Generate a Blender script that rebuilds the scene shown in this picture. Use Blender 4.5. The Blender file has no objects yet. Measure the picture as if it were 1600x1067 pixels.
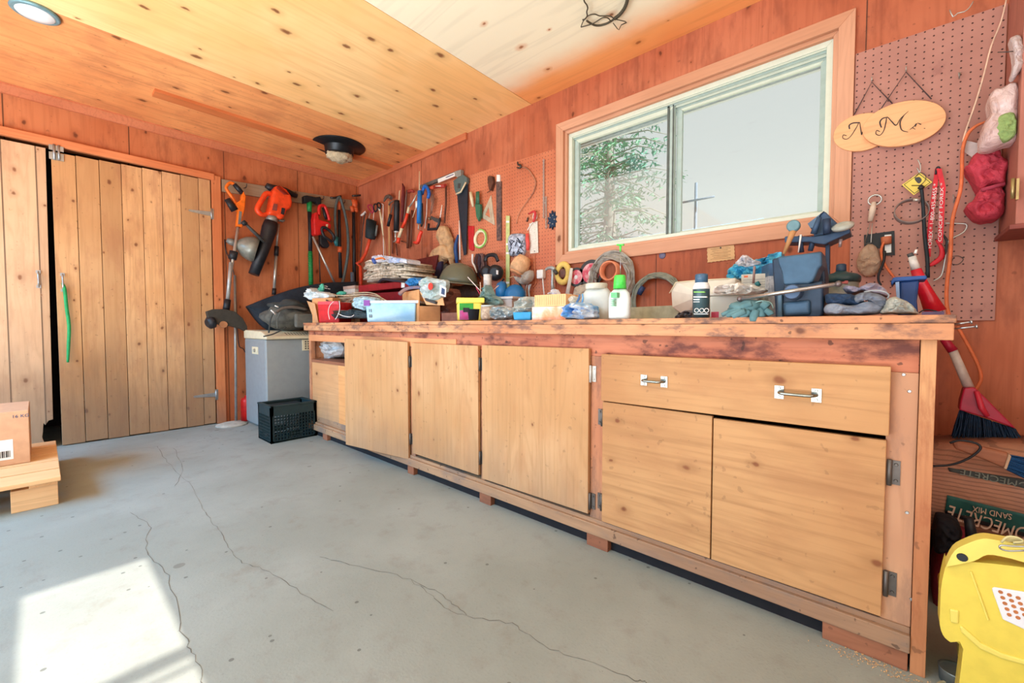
import bpy, bmesh, math, random
from mathutils import Vector, Matrix, noise as mnoise
random.seed(7)
SC = bpy.context.scene
COL = SC.collection
R = math.radians
V = Vector
# ------------------------------------------------------------------ camera
CAM = V((4.3234, -2.3449, .8403)); YAW, PITCH, FPX = R(48.2544), R(-2.0658), 658.48
cd = bpy.data.cameras.new('camera'); cam = bpy.data.objects.new('camera', cd); COL.objects.link(cam)
cd.sensor_fit = 'HORIZONTAL'; cd.sensor_width = 36; cd.lens = FPX/1600*36; cd.clip_start = .02; cd.clip_end = 200
FW = V((-math.cos(YAW)*math.cos(PITCH), math.sin(YAW)*math.cos(PITCH), math.sin(PITCH)))
RT = V((math.sin(YAW), math.cos(YAW), 0)); UP = RT.cross(FW)
cam.matrix_world = Matrix(((RT.x, UP.x, -FW.x, CAM.x), (RT.y, UP.y, -FW.y, CAM.y), (RT.z, UP.z, -FW.z, CAM.z), (0, 0, 0, 1)))
SC.camera = cam
# ------------------------------------------------------------------ colour management and light
vs = SC.view_settings; vs.view_transform = 'Standard'; vs.look = 'None'; vs.exposure = 0.08; vs.gamma = 1.0; vs.use_curve_mapping = False
W = bpy.data.worlds.new('world'); SC.world = W; W.use_nodes = True
W.node_tree.nodes['Background'].inputs[0].default_value = (.87, .88, .89, 1)
W.node_tree.nodes['Background'].inputs[1].default_value = .82
def light(name, kind, loc, direction, energy, color=(1, 1, 1), size=1, size_y=None, angle=None):
    d = bpy.data.lights.new(name, kind); d.energy = energy; d.color = color
    if kind == 'AREA':
        d.size = size
        if size_y: d.shape = 'RECTANGLE'; d.size_y = size_y
    if angle is not None: d.angle = angle
    o = bpy.data.objects.new(name, d); COL.objects.link(o); o.location = loc
    o.rotation_euler = V(direction).to_track_quat('-Z', 'Y').to_euler()
    return o
SUNTAN = .65
light('sun', 'SUN', (8, -2, 5), (-1, 0, -SUNTAN), 11, (1, .93, .86), angle=R(.45))
light('garage_opening_fill', 'AREA', (2.6, -4.9, 1.2), (0, 1, -.02), 30, (.78, .90, 1), 4.4, 2.1)  # added area lamp in the unseen garage opening, brightens the room
light('ceiling_fill_lamp', 'AREA', (3.0, -3.9, .10), (0, .12, 1), 205, (.92, .95, 1), 3.6, 1.6)  # added upward fill lamp inside the room, lifts the ceiling
sk = light('floor_blue_fill', 'AREA', (1.5, -4.6, 2.0), (.0, .85, -.9), 74, (.16, .56, 1), 3.0, 1.0); sk.data.spread = R(95)  # added blue fill lamp inside the room, tints the left floor
light('side_window_daylight', 'AREA', (5.2, -2.2, 1.45), (-1, .12, -.1), 12, (.85, .93, 1), 1.6, 1.1)
SC.cycles.max_bounces = 8; SC.cycles.diffuse_bounces = 5; SC.cycles.transparent_max_bounces = 12
SC.cycles.use_denoising = True; SC.cycles.sample_clamp_indirect = 6
# ------------------------------------------------------------------ pixel rays (1600 x 1067 frame) onto real planes
def ray(px, py): return FW + RT*((px-800)/FPX) - UP*((py-533.5)/FPX)
def onY(px, py, Y=0.0): d = ray(px, py); return CAM + d*((Y-CAM.y)/d.y)
def onX(px, py, X=0.0): d = ray(px, py); return CAM + d*((X-CAM.x)/d.x)
def onZ(px, py, Z=0.0): d = ray(px, py); return CAM + d*((Z-CAM.z)/d.z)
BT = .8667     # bench top height
# ------------------------------------------------------------------ materials
def lin(c): return tuple(((x/255)/12.92 if x/255 <= .04045 else ((x/255+.055)/1.055)**2.4) for x in c) + (1,)
MATS = {}
class NT:
    def __init__(s, name):
        s.m = bpy.data.materials.new(name); s.m.use_nodes = True; s.t = s.m.node_tree; s.b = s.t.nodes['Principled BSDF']
    def n(s, typ, **k):
        nd = s.t.nodes.new(typ)
        for a, v in k.items():
            if a == 'i':
                for q, w in v.items():
                    if isinstance(w, bpy.types.NodeSocket): s.t.links.new(w, nd.inputs[q])
                    else: nd.inputs[q].default_value = w
            else: setattr(nd, a, v)
        return nd
    def math(s, op, a, b=0.0, c=0.0):
        return s.n('ShaderNodeMath', operation=op, i={0: a, 1: b, 2: c}).outputs[0]
    def mix(s, f, a, b, mode='MIX'):
        nd = s.n('ShaderNodeMix', data_type='RGBA', blend_type=mode)
        for k, w in ((0, f), (6, a), (7, b)):
            if isinstance(w, bpy.types.NodeSocket): s.t.links.new(w, nd.inputs[k])
            else: nd.inputs[k].default_value = w
        return nd.outputs[2]
    def ramp(s, f, stops):
        nd = s.n('ShaderNodeValToRGB', i={0: f}); e = nd.color_ramp.elements
        while len(e) < len(stops): e.new(.5)
        for el, (p, c) in zip(e, stops): el.position = p; el.color = c if len(c) == 4 else (*c, 1)
        return nd.outputs[0]
    def step(s, f, lo, hi):
        return s.n('ShaderNodeMapRange', interpolation_type='SMOOTHSTEP', i={0: f, 1: lo, 2: hi}).outputs[0]
    def coords(s, scale=(1, 1, 1), off=(0, 0, 0)):
        tc = s.n('ShaderNodeTexCoord'); mp = s.n('ShaderNodeMapping', i={0: tc.outputs['Object'], 1: off, 3: scale}); return mp.outputs[0]
    def noise(s, vec, scale, detail=4, rough=.55, dist=0.0):
        return s.n('ShaderNodeTexNoise', i={'Vector': vec, 'Scale': scale, 'Detail': detail, 'Roughness': rough, 'Distortion': dist}).outputs['Fac']
    def out(s, col, rough=.6, bump=None, bs=.2, bd=.005):
        for k, w in (('Base Color', col), ('Roughness', rough)):
            if isinstance(w, bpy.types.NodeSocket): s.t.links.new(w, s.b.inputs[k])
            else: s.b.inputs[k].default_value = w
        if bump is not None:
            bn = s.n('ShaderNodeBump', i={'Height': bump, 'Strength': bs, 'Distance': bd}); s.t.links.new(bn.outputs[0], s.b.inputs['Normal'])
        return s.m
def M(name, rgb=None, rough=.55, metal=0, var=.12, sc=25, alpha=1, trans=0, bump=0, rgb2=None, spec=.4, wrinkle=0):
    if name in MATS: return MATS[name]
    t = NT(name); c = lin(rgb); co = t.coords()
    f = t.noise(co, sc, 4)
    c2 = lin(rgb2) if rgb2 else tuple(x*(1-var*2) for x in c[:3]) + (1,)
    col = t.mix(t.step(f, .35, .7), c, c2)
    bsrc = None
    if bump: bsrc = t.noise(co, sc*4, 3)
    if wrinkle: bsrc = t.noise(co, wrinkle, 3, .6, 1.2)
    m = t.out(col, rough, bsrc, .5 if wrinkle else bump, .02 if wrinkle else .004)
    t.b.inputs['Metallic'].default_value = metal; t.b.inputs['Alpha'].default_value = alpha
    t.b.inputs['Transmission Weight'].default_value = trans; t.b.inputs['Specular IOR Level'].default_value = spec
    m['rgb'] = rgb; MATS[name] = m; return m
def wood(name, c1, c2, grain='z', gs=1.0, knots=.35, kscale=3.0, plank=None, paxis='y', stain=0.0, stainc=(70, 50, 45), rough=.62,
         rings=.5, dirt_z=None, pale=None, kcol=(95, 50, 30), seed=0.0, pvar=.25, dirtc=(120, 105, 90), knr=.055, nax='y', poff=None, gap=True, sscale=1.0, fine_a=.35):
    if name in MATS: return MATS[name]
    t = NT(name); a = 'xyz'.index(grain)
    s1 = [9.0*gs]*3; s1[a] = .9*gs
    s2 = [70.0*gs]*3; s2[a] = 2.5*gs
    off = (seed*3.1, seed*1.7, seed*2.3)
    big = t.noise(t.coords(s1, off), 1.0, 3, .5, .6)
    ring = t.math('PINGPONG', t.math('MULTIPLY', big, 14.0), 1.0)
    fine = t.noise(t.coords(s2, off), 1.0, 4, .6)
    lo = t.noise(t.coords((1, 1, 1), off), 1.6, 3)
    col = t.mix(t.step(lo, .3, .7), lin(c1), lin(c2))
    dk = tuple(x*.72 for x in lin(c2)[:3]) + (1,)
    col = t.mix(t.math('MULTIPLY', t.step(ring, .55, 1.0), rings*.55), col, dk)
    col = t.mix(t.math('MULTIPLY', t.step(fine, .45, .75), fine_a), col, dk)
    bump = fine
    if plank:
        sep = t.n('ShaderNodeSeparateXYZ', i={0: t.coords()}).outputs['xyz'.index(paxis)]
        q = t.math('DIVIDE', t.math('ADD', sep, -poff if poff is not None else seed*.013), plank)
        idx = t.math('FLOOR', q)
        wn = t.n('ShaderNodeTexWhiteNoise', noise_dimensions='1D', i={'W': t.math('ADD', idx, seed+.37)})
        col = t.mix(t.math('MULTIPLY', wn.outputs[0], pvar*2), col, tuple(x*.62 for x in lin(c2)[:3]) + (1,))
        if gap:
            fr = t.math('FRACT', q); gw = .0035/plank
            gp = t.math('ADD', t.math('LESS_THAN', fr, gw), t.math('GREATER_THAN', fr, 1-gw))
            col = t.mix(t.math('MULTIPLY', gp, .75), col, (.03, .015, .01, 1))
    if pale:  # paler sheet tone; its ragged edge is the fade of light, painted in: (x0, y0, x1, y1, colour)
        x0, y0, x1, y1, pc = pale
        sp = t.n('ShaderNodeSeparateXYZ', i={0: t.coords()})
        wob = t.math('MULTIPLY', t.math('SUBTRACT', t.noise(t.coords(), 5, 5), .5), .12)
        X = sp.outputs[0]; Y = t.math('ADD', sp.outputs[1], wob)
        f = t.math('MULTIPLY', t.step(X, x0-.003, x0+.003), t.math('SUBTRACT', 1.0, t.step(Y, y1-.16, y1+.10)))
        pcol = t.mix(t.math('MULTIPLY', t.step(ring, .5, 1.0), .35), lin(pc), tuple(x*.8 for x in lin(pc)[:3]) + (1,))
        col = t.mix(f, col, pcol)
    if knots:
        sx = t.n('ShaderNodeSeparateXYZ', i={0: t.coords()}); ax_ = [q for q in range(3) if q != 'xyz'.index(nax)]
        uv = [t.math('MULTIPLY', sx.outputs[q], kscale*(.8 if q == a else 1.2)) for q in ax_]
        cv = t.n('ShaderNodeCombineXYZ', i={0: t.math('ADD', uv[0], seed*5.3), 1: t.math('ADD', uv[1], seed*2.1), 2: 0.0})
        wob2 = t.n('ShaderNodeTexNoise', i={'Vector': t.coords((1, 1, 1), off), 'Scale': 28.0, 'Detail': 2.0}).outputs['Color']
        wv = t.n('ShaderNodeVectorMath', operation='MULTIPLY_ADD', i={0: wob2, 1: (knr*1.6,)*3, 2: cv.outputs[0]}).outputs[0]
        vo = t.n('ShaderNodeTexVoronoi', voronoi_dimensions='2D', i={'Vector': wv, 'Scale': 1.0, 'Randomness': 1.0})
        rnd = t.n('ShaderNodeSeparateColor', i={0: vo.outputs['Color']}).outputs[0]
        dst = t.math('DIVIDE', vo.outputs['Distance'], t.math('MULTIPLY_ADD', rnd, 1.1/max(knots, .05), .35))
        kn = t.math('SUBTRACT', 1.0, t.step(dst, knr*.4, knr*1.3))
        halo = t.math('SUBTRACT', 1.0, t.step(dst, knr, knr*3.4))
        on = t.math('LESS_THAN', rnd, knots)
        col = t.mix(t.math('MULTIPLY', t.math('MULTIPLY', halo, on), .45), col, dk)
        col = t.mix(t.math('MULTIPLY', t.math('MULTIPLY', kn, on), .85), col, lin(kcol))
    if stain:
        sn = t.noise(t.coords((1.6, 1.6, 3.5) if grain != 'z' else (4, 4, 1.3), (seed, 3, 1)), 2.2*sscale, 6, .65)
        col = t.mix(t.math('MULTIPLY', t.step(sn, .47, .66), stain), col, lin(stainc))
        sp2 = t.noise(t.coords((1, 1, 1), (seed, 0, 0)), 42, 2, .4)
        col = t.mix(t.math('MULTIPLY', t.step(sp2, .69, .73), stain*.8), col, (.04, .02, .015, 1))
    if dirt_z:  # splash dirt worn into the foot of the boards
        z = t.n('ShaderNodeSeparateXYZ', i={0: t.coords()}).outputs[2]
        dn = t.noise(t.coords((6, 6, 1.5), (seed, 1, 1)), 1.5, 5, .6)
        h = t.math('SUBTRACT', 1.0, t.step(t.math('ADD', z, t.math('MULTIPLY', t.math('SUBTRACT', dn, .5), -dirt_z*1.3)), 0.0, dirt_z*1.25))
        col = t.mix(t.math('MULTIPLY', h, .6), col, lin(dirtc))
    m = t.out(col, rough, bump, .12, .003); t.b.inputs['Specular IOR Level'].default_value = .25
    MATS[name] = m; return m
# ------------------------------------------------------------------ mesh building
class MB:
    def __init__(s): s.v = []; s.f = []; s.sm = []; s.mi = []; s.cur = 0
    def add(s, vs, fs, smooth=False):
        b = len(s.v); s.v += [V(p) for p in vs]
        for f in fs: s.f.append([b+i for i in f]); s.sm.append(smooth); s.mi.append(s.cur)
        return s
    def box(s, a, b):
        x0, x1 = sorted((a[0], b[0])); y0, y1 = sorted((a[1], b[1])); z0, z1 = sorted((a[2], b[2]))
        return s.add([(x0, y0, z0), (x1, y0, z0), (x1, y1, z0), (x0, y1, z0), (x0, y0, z1), (x1, y0, z1), (x1, y1, z1), (x0, y1, z1)],
                     [(0, 3, 2, 1), (4, 5, 6, 7), (0, 1, 5, 4), (1, 2, 6, 5), (2, 3, 7, 6), (3, 0, 4, 7)])
    def obox(s, o, ux, uy, uz):  # oriented box: corner + three edge vectors
        o, ux, uy, uz = V(o), V(ux), V(uy), V(uz)
        p = [o, o+ux, o+ux+uy, o+uy]; p += [q+uz for q in p]
        f = [(0, 3, 2, 1), (4, 5, 6, 7), (0, 1, 5, 4), (1, 2, 6, 5), (2, 3, 7, 6), (3, 0, 4, 7)]
        if ux.cross(uy).dot(uz) < 0: f = [tuple(reversed(q)) for q in f]
        return s.add(p, f)
    def prism(s, pts, ext):  # planar outline pushed along ext
        pts = [V(p) for p in pts]; ext = V(ext); n = len(pts); nm = V((0, 0, 0))
        for i in range(n): nm += (pts[i]-pts[0]).cross(pts[(i+1) % n]-pts[0])
        if nm.dot(ext) > 0: pts.reverse()
        f = [tuple(range(n)), tuple(range(2*n-1, n-1, -1))]
        for i in range(n): j = (i+1) % n; f.append((j, i, n+i, n+j))
        return s.add(pts+[p+ext for p in pts], f)
    def tube(s, pts, r, n=10, caps=True, closed=False, flat=1.0):
        pts = [V(p) for p in pts]; k = len(pts)
        rr = [r]*k if not isinstance(r, (list, tuple)) else list(r)
        vs = []; prev = None
        for i in range(k):
            if closed: t = pts[(i+1) % k]-pts[i-1]
            else: t = pts[min(i+1, k-1)]-pts[max(i-1, 0)]
            if t.length < 1e-9: t = V((0, 0, 1))
            t.normalize()
            if prev is None:
                a = V((0, 0, 1)) if abs(t.z) < .9 else V((0, 1, 0)); u = t.cross(a).normalized()
            else:
                u = prev - t*prev.dot(t)
                u = u.normalized() if u.length > 1e-6 else t.orthogonal().normalized()
            prev = u; w = t.cross(u)
            for j in range(n):
                an = 2*math.pi*j/n; vs.append(pts[i]+(u*math.cos(an)+w*math.sin(an)*flat)*rr[i])
        fs = []
        for i in range(k if closed else k-1):
            a = i*n; b = ((i+1) % k)*n
            for j in range(n): q = (j+1) % n; fs.append((a+j, a+q, b+q, b+j))
        s.add(vs, fs, True)
        if caps and not closed:
            b = len(s.v)-k*n
            s.f += [[b+j for j in range(n-1, -1, -1)], [b+(k-1)*n+j for j in range(n)]]; s.sm += [False, False]; s.mi += [s.cur]*2
        return s
    def lathe(s, base, prof, axis=(0, 0, 1), n=24, caps=True, jag=0):  # prof: (radius, distance along axis)
        base = V(base); ax = V(axis).normalized(); u = ax.orthogonal().normalized(); w = ax.cross(u); vs = []
        for r, h in prof:
            for j in range(n):
                an = 2*math.pi*j/n; k = 1+jag*math.sin(j*2.7+h*90)*.5
                vs.append(base+ax*h+(u*math.cos(an)+w*math.sin(an))*r*k)
        fs = []
        for i in range(len(prof)-1):
            for j in range(n): q = (j+1) % n; fs.append((i*n+j, i*n+q, (i+1)*n+q, (i+1)*n+j))
        s.add(vs, fs, True)
        if caps:
            b = len(s.v)-len(prof)*n
            s.f += [[b+j for j in range(n-1, -1, -1)], [b+(len(prof)-1)*n+j for j in range(n)]]; s.sm += [False]*2; s.mi += [s.cur]*2
        return s
    def ball(s, c, r, n=14, m=9, lump=0, seed=0, rot=None, freq=1.5):
        c = V(c); r = V(r) if not isinstance(r, (int, float)) else V((r, r, r)); vs = []
        for i in range(m+1):
            th = math.pi*i/m
            for j in range(n):
                ph = 2*math.pi*j/n; d = V((math.sin(th)*math.cos(ph), math.sin(th)*math.sin(ph), math.cos(th)))
                k = 1+lump*mnoise.noise(d*freq+V((seed, seed*.7, 0)))*1.6 if lump else 1
                p = V((d.x*r.x*k, d.y*r.y*k, d.z*r.z*k))
                if rot: p = rot @ p
                vs.append(c+p)
        fs = []
        for i in range(m):
            for j in range(n): q = (j+1) % n; fs.append((i*n+j, (i+1)*n+j, (i+1)*n+q, i*n+q))
        return s.add(vs, fs, True)
    def torus(s, c, R_, r, axis=(0, 1, 0), n=28, m=8, squash=1, a0=0, a1=360):
        c = V(c); ax = V(axis).normalized(); u = ax.orthogonal().normalized() if abs(ax.z) > .9 else ax.cross(V((0, 0, 1))).normalized(); w = u.cross(ax)
        full = a1-a0 >= 360; k = n if full else n+1
        pts = [c+(u*math.cos(R(a0+(a1-a0)*i/n))+w*math.sin(R(a0+(a1-a0)*i/n))*squash)*R_ for i in range(k)]
        return s.tube(pts, r, m, closed=full)
    def sheet(s, fn, nu, nv, th=None, smooth=True):  # fn(u,v)->point; th thickness vector
        vs = [V(fn(i/nu, j/nv)) for i in range(nu+1) for j in range(nv+1)]; k = len(vs); w = nv+1
        fs = [(i*w+j, (i+1)*w+j, (i+1)*w+j+1, i*w+j+1) for i in range(nu) for j in range(nv)]
        if th is not None:
            th = V(th); vs += [p+th for p in vs]; fs += [tuple(reversed([q+k for q in f])) for f in fs]
            rim = [i*w for i in range(nu+1)]+[nu*w+j for j in range(1, nv+1)]+[i*w+nv for i in range(nu-1, -1, -1)]+[j for j in range(nv-1, 0, -1)]
            for i in range(len(rim)):
                a, b = rim[i], rim[(i+1) % len(rim)]; fs.append((b, a, a+k, b+k))
        return s.add(vs, fs, smooth)
    def build(s, name, mat, parent=None, bev=0, seg=2, sub=0, solid=0, org=None):
        me = bpy.data.meshes.new(name); o = bpy.data.objects.new(name, me); COL.objects.link(o)
        if parent is not None:
            org = WORG[parent.name]; o.parent = parent; loc = V((0, 0, 0))
        else:
            xs = [p.x for p in s.v]; ys = [p.y for p in s.v]; zs = [p.z for p in s.v]
            org = V(org) if org is not None else V(((min(xs)+max(xs))/2, (min(ys)+max(ys))/2, min(zs))); o.location = org
        WORG[o.name] = org
        me.from_pydata([tuple(p-org) for p in s.v], [], [tuple(f) for f in s.f])
        mats = mat if isinstance(mat, (list, tuple)) else [mat]
        for m_ in mats: me.materials.append(m_)
        me.polygons.foreach_set('use_smooth', s.sm); me.polygons.foreach_set('material_index', s.mi); me.update()
        if bev:
            md = o.modifiers.new('bevel', 'BEVEL'); md.width = bev; md.segments = seg; md.limit_method = 'ANGLE'; md.angle_limit = R(40)
        if sub:
            md = o.modifiers.new('subdivision', 'SUBSURF'); md.levels = sub; md.render_levels = sub
        if solid:
            md = o.modifiers.new('solidify', 'SOLIDIFY'); md.thickness = solid
        return o
WORG = {}
def thing(name, label, cat, loc, group=None):
    o = bpy.data.objects.new(name, None); COL.objects.link(o); o.location = loc; o.empty_display_size = .05
    o['label'] = label; o['category'] = cat; WORG[o.name] = V(loc)
    if group: o['group'] = group
    return o
def tag(o, label, cat, group=None, kind=None):
    o['label'] = label; o['category'] = cat
    if group: o['group'] = group
    if kind: o['kind'] = kind
    return o
def struct(o, label=None, cat=None):
    o['kind'] = 'structure'
    if label: o['label'] = label
    if cat: o['category'] = cat
    return o
def smooth_path(pts, n=6, closed=False):  # Catmull-Rom
    pts = [V(p) for p in pts]; out = []; k = len(pts)
    for i in range(k if closed else k-1):
        g = lambda j: pts[j % k] if closed else pts[max(0, min(k-1, j))]
        p0, p1, p2, p3 = g(i-1), g(i), g(i+1), g(i+2)
        for a in range(n):
            t = a/n; out.append(.5*((2*p1)+(p2-p0)*t+(2*p0-5*p1+4*p2-p3)*t*t+(3*p1-p0-3*p2+p3)*t**3))
    if not closed: out.append(pts[-1])
    return out
def text_mesh(txt, name, mat, parent, origin, ux, uy, size, depth=.001, align='CENTER', shear=0, fit=None):
    cu = bpy.data.curves.new('lettering', 'FONT'); cu.body = txt; cu.size = size; cu.extrude = depth; cu.align_x = align; cu.align_y = 'CENTER'; cu.shear = shear
    cu.resolution_u = 3
    to = bpy.data.objects.new('lettering', cu); COL.objects.link(to)
    dg = bpy.context.evaluated_depsgraph_get(); me = bpy.data.meshes.new_from_object(to.evaluated_get(dg))
    bpy.data.objects.remove(to); bpy.data.curves.remove(cu)
    ux = V(ux).normalized(); uy = V(uy).normalized(); uz = ux.cross(uy)
    if fit:
        xs = [v.co.x for v in me.vertices]; k = fit/(max(xs)-min(xs))
    else: k = 1
    org = WORG[parent.name]
    for v in me.vertices: v.co = V(origin)+ux*v.co.x*k+uy*v.co.y+uz*v.co.z-org
    o = bpy.data.objects.new(name, me); COL.objects.link(o); o.parent = parent; me.materials.clear(); me.materials.append(mat)
    WORG[o.name] = org; me.name = name
    return o
# ================================================================== ROOM
O3 = (0, 0, 0)
CH = 2.40; XR = 5.3; YB = -5.0
m_floor = None
def floor_mat():
    t = NT('concrete_floor'); co = t.coords()
    a = t.noise(co, 1.1, 5, .6); b = t.noise(co, 9, 6, .65); c = t.noise(co, 130, 3, .6)
    col = t.mix(t.step(a, .35, .65), lin((150, 154, 147)), lin((136, 140, 132)))
    col = t.mix(t.math('MULTIPLY', t.step(b, .5, .75), .5), col, lin((124, 120, 111)))
    col = t.mix(t.math('MULTIPLY', t.step(c, .55, .8), .3), col, lin((92, 88, 80)))
    st = t.noise(t.coords((1, 1, 1), (5, 2, 0)), 2.4, 6, .7)
    col = t.mix(t.math('MULTIPLY', t.step(st, .60, .72), .35), col, lin((116, 98, 80)))
    vo = t.n('ShaderNodeTexVoronoi', i={'Vector': t.coords((1, 1, 1), (3, 1, 0)), 'Scale': 5.5})
    r1 = t.n('ShaderNodeSeparateColor', i={0: vo.outputs['Color']}).outputs[0]
    sp = t.math('MULTIPLY', t.math('LESS_THAN', vo.outputs['Distance'], .10), t.math('LESS_THAN', r1, .22))
    col = t.mix(t.math('MULTIPLY', sp, .5), col, lin((95, 88, 80)))
    v2 = t.n('ShaderNodeTexVoronoi', i={'Vector': t.coords(), 'Scale': 22})
    r2 = t.n('ShaderNodeSeparateColor', i={0: v2.outputs['Color']}).outputs[1]
    sp2 = t.math('MULTIPLY', t.math('LESS_THAN', v2.outputs['Distance'], .13), t.math('LESS_THAN', r2, .12))
    col = t.mix(t.math('MULTIPLY', sp2, .6), col, lin((60, 58, 55)))
    m = t.out(col, .75, c, .15, .003); MATS['concrete'] = m; return m
m_floor = floor_mat()
struct(MB().box((-.1, YB-.1, -.1), (XR+.1, .1, 0)).build('floor', m_floor, org=O3), 'grey concrete garage floor with thin cracks', 'floor')
m_crack = M('crack', (108, 104, 96), .9)
def crack(pp, w=.0010, nm='trim_9'):
    P = [onZ(*p, 0.0008) for p in pp]; Q = smooth_path(P, 7)
    for i, p in enumerate(Q): Q[i] = p+V((random.uniform(-1, 1), random.uniform(-1, 1), 0))*.006
    b = MB()
    for i in range(len(Q)-1):
        d = (Q[i+1]-Q[i]); 
        if d.length < 1e-6: continue
        s = V((-d.y, d.x, 0)).normalized()*w*random.uniform(.4, 1.3)
        b.add([Q[i]-s, Q[i+1]-s, Q[i+1]+s, Q[i]+s], [(0, 1, 2, 3)])
    return b
fl = bpy.data.objects['floor']
for pp in ([(247, 697), (262, 722), (300, 760), (320, 800), (345, 832), (368, 872), (412, 890), (470, 925), (520, 955)],
           [(200, 800), (232, 820), (228, 862), (262, 900), (285, 985), (300, 1020), (320, 1067)],
           [(640, 905), (680, 935), (722, 962), (800, 975), (850, 1010), (930, 1035), (990, 1060), (1010, 1067)],
           [(430, 700), (560, 720), (500, 790), (560, 850)][:0] or [(272, 700), (285, 735), (272, 760)],
           [(500, 870), (560, 885), (640, 905), (690, 930), (730, 958)]):
    crack(pp).build('crack', m_crack, fl)
# walls
mw_R = wood('stained_plywood_red', (198, 122, 90), (178, 97, 66), 'z', .8, knots=.45, kscale=4.2, stain=.4, stainc=(120, 62, 48), seed=1, fine_a=.5, rings=.35)
mw_L = wood('stained_plywood_orange', (206, 132, 88), (190, 108, 66), 'z', .8, knots=.5, kscale=4.0, stain=.35, stainc=(110, 55, 38), seed=2, rings=.4, plank=.61, paxis='y', pvar=.12, nax='x')
mw_plain = wood('plain_plywood', (205, 150, 105), (190, 130, 85), 'z', .8, knots=.3, seed=5)
WX0, WX1, WZ0, WZ1 = 2.697, 4.134, 1.315, 2.127
b = MB(); b.box((-.1, 0, 0), (WX0, .1, CH)).box((WX1, 0, 0), (XR+.1, .1, CH)).box((WX0, 0, 0), (WX1, .1, WZ0)).box((WX0, 0, WZ1), (WX1, .1, CH))
struct(b.build('wall_north', mw_R, org=O3), 'red stained plywood wall above the workbench', 'wall')
DY0, DY1, DZ = -3.25, -1.345, 2.085
wl = struct(MB().box((-.1, YB, 0), (0, DY0, CH)).box((-.1, DY1, 0), (0, 0, CH)).box((-.1, DY0, DZ), (0, DY1, CH)).build('wall_west', mw_L, org=O3), 'orange stained plywood wall around the plank doors', 'wall')
# east wall behind the camera with a narrow glazed slot for the sun
sy0, sy1 = -2.405, -2.11
def zofx(x): return (XR-x)*SUNTAN
zt_, zb_ = zofx(2.24), .35
b = MB(); b.box((XR, YB, 0), (XR+.1, sy0, CH)).box((XR, sy1, 0), (XR+.1, .1, CH)).box((XR, sy0, 0), (XR+.1, sy1, zb_)).box((XR, sy0, zt_), (XR+.1, sy1, CH))
struct(b.build('wall_east', mw_plain, org=O3))
b = MB()
for x0, x1 in ((2.93, 2.985), (3.015, 3.03), (2.295, 2.305)):
    b.box((XR+.03, sy0, zofx(x1)), (XR+.035, sy1, zofx(x0)))
struct(b.build('window_2', M('white_bar', (230, 230, 225))))
# south wall: open garage door
b = MB(); b.box((-.1, YB-.1, 0), (.4, YB, CH)).box((4.9, YB-.1, 0), (XR+.1, YB, CH)).box((.4, YB-.1, 2.2), (4.9, YB, CH))
struct(b.build('wall_south', mw_plain, org=O3))
# ceiling: two plywood sheets
m_ce1 = wood('ceiling_plywood', (254, 214, 152), (248, 196, 128), 'y', .55, knots=.55, kscale=5.5, seed=3, rings=.45, kcol=(110, 55, 30), stain=.0, knr=.085, nax='z')
m_ce1b = wood('ceiling_plywood_dark', (244, 172, 110), (226, 148, 92), 'y', .6, knots=.25, kscale=4.5, seed=6, rings=.7, stain=.3, stainc=(160, 95, 68), knr=.07, nax='z')
m_ce2 = wood('ceiling_plywood_pale', (250, 178, 110), (244, 164, 98), 'x', .5, knots=.3, kscale=5, seed=4, rings=.3, pale=(-9, -9, 9, -.22, (246, 238, 208)), kcol=(150, 85, 45), knr=.05, nax='z')
SEAM = 2.413; SEAM2 = 1.19
struct(MB().box((-.1, YB-.1, CH), (SEAM2, .1, CH+.08)).build('ceiling', m_ce1b, org=O3), 'varnished plywood ceiling, darker sheet near the corner', 'ceiling')
struct(MB().box((SEAM2+.003, YB-.1, CH), (SEAM-.0015, .1, CH+.08)).build('ceiling', m_ce1, org=O3), 'varnished orange plywood ceiling sheet full of knots', 'ceiling')
c2 = struct(MB().box((SEAM+.0015, YB-.1, CH+.001), (XR+.1, .1, CH+.08)).build('ceiling', m_ce2, org=O3), 'pale plywood ceiling sheet with fading light painted in as orange along the window wall', 'ceiling')
m_trimw = wood('trim_wood', (214, 164, 134), (202, 148, 116), 'x', 1, knots=.15, seed=8, rings=.3)
m_trimv = wood('trim_wood_upright', (214, 164, 134), (202, 148, 116), 'z', 1, knots=.15, seed=9, rings=.3)
m_cove = wood('cove_wood', (208, 128, 88), (192, 112, 76), 'x', 1, knots=.2, seed=10)
struct(MB().box((0, -.022, CH-.055), (1.75, 0, CH)).build('trim_1', m_cove, bev=.004), 'thin wooden strip where ceiling meets window wall', 'trim')
struct(MB().prism([(0, 0, CH), (.07, 0, CH), (.07, 0, CH-.012), (.02, 0, CH-.05), (0, 0, CH-.05)], (0, YB, 0)).build('trim_2', m_cove), 'wooden strip where ceiling meets the door wall', 'trim')
struct(MB().box((.60, -1.8, CH-.02), (.70, 0, CH)).build('trim_3', wood('batten', (214, 130, 78), (198, 112, 64), 'y', 1, knots=.2, seed=11)), 'flat wooden batten across the corner of the ceiling', 'trim')
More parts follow.
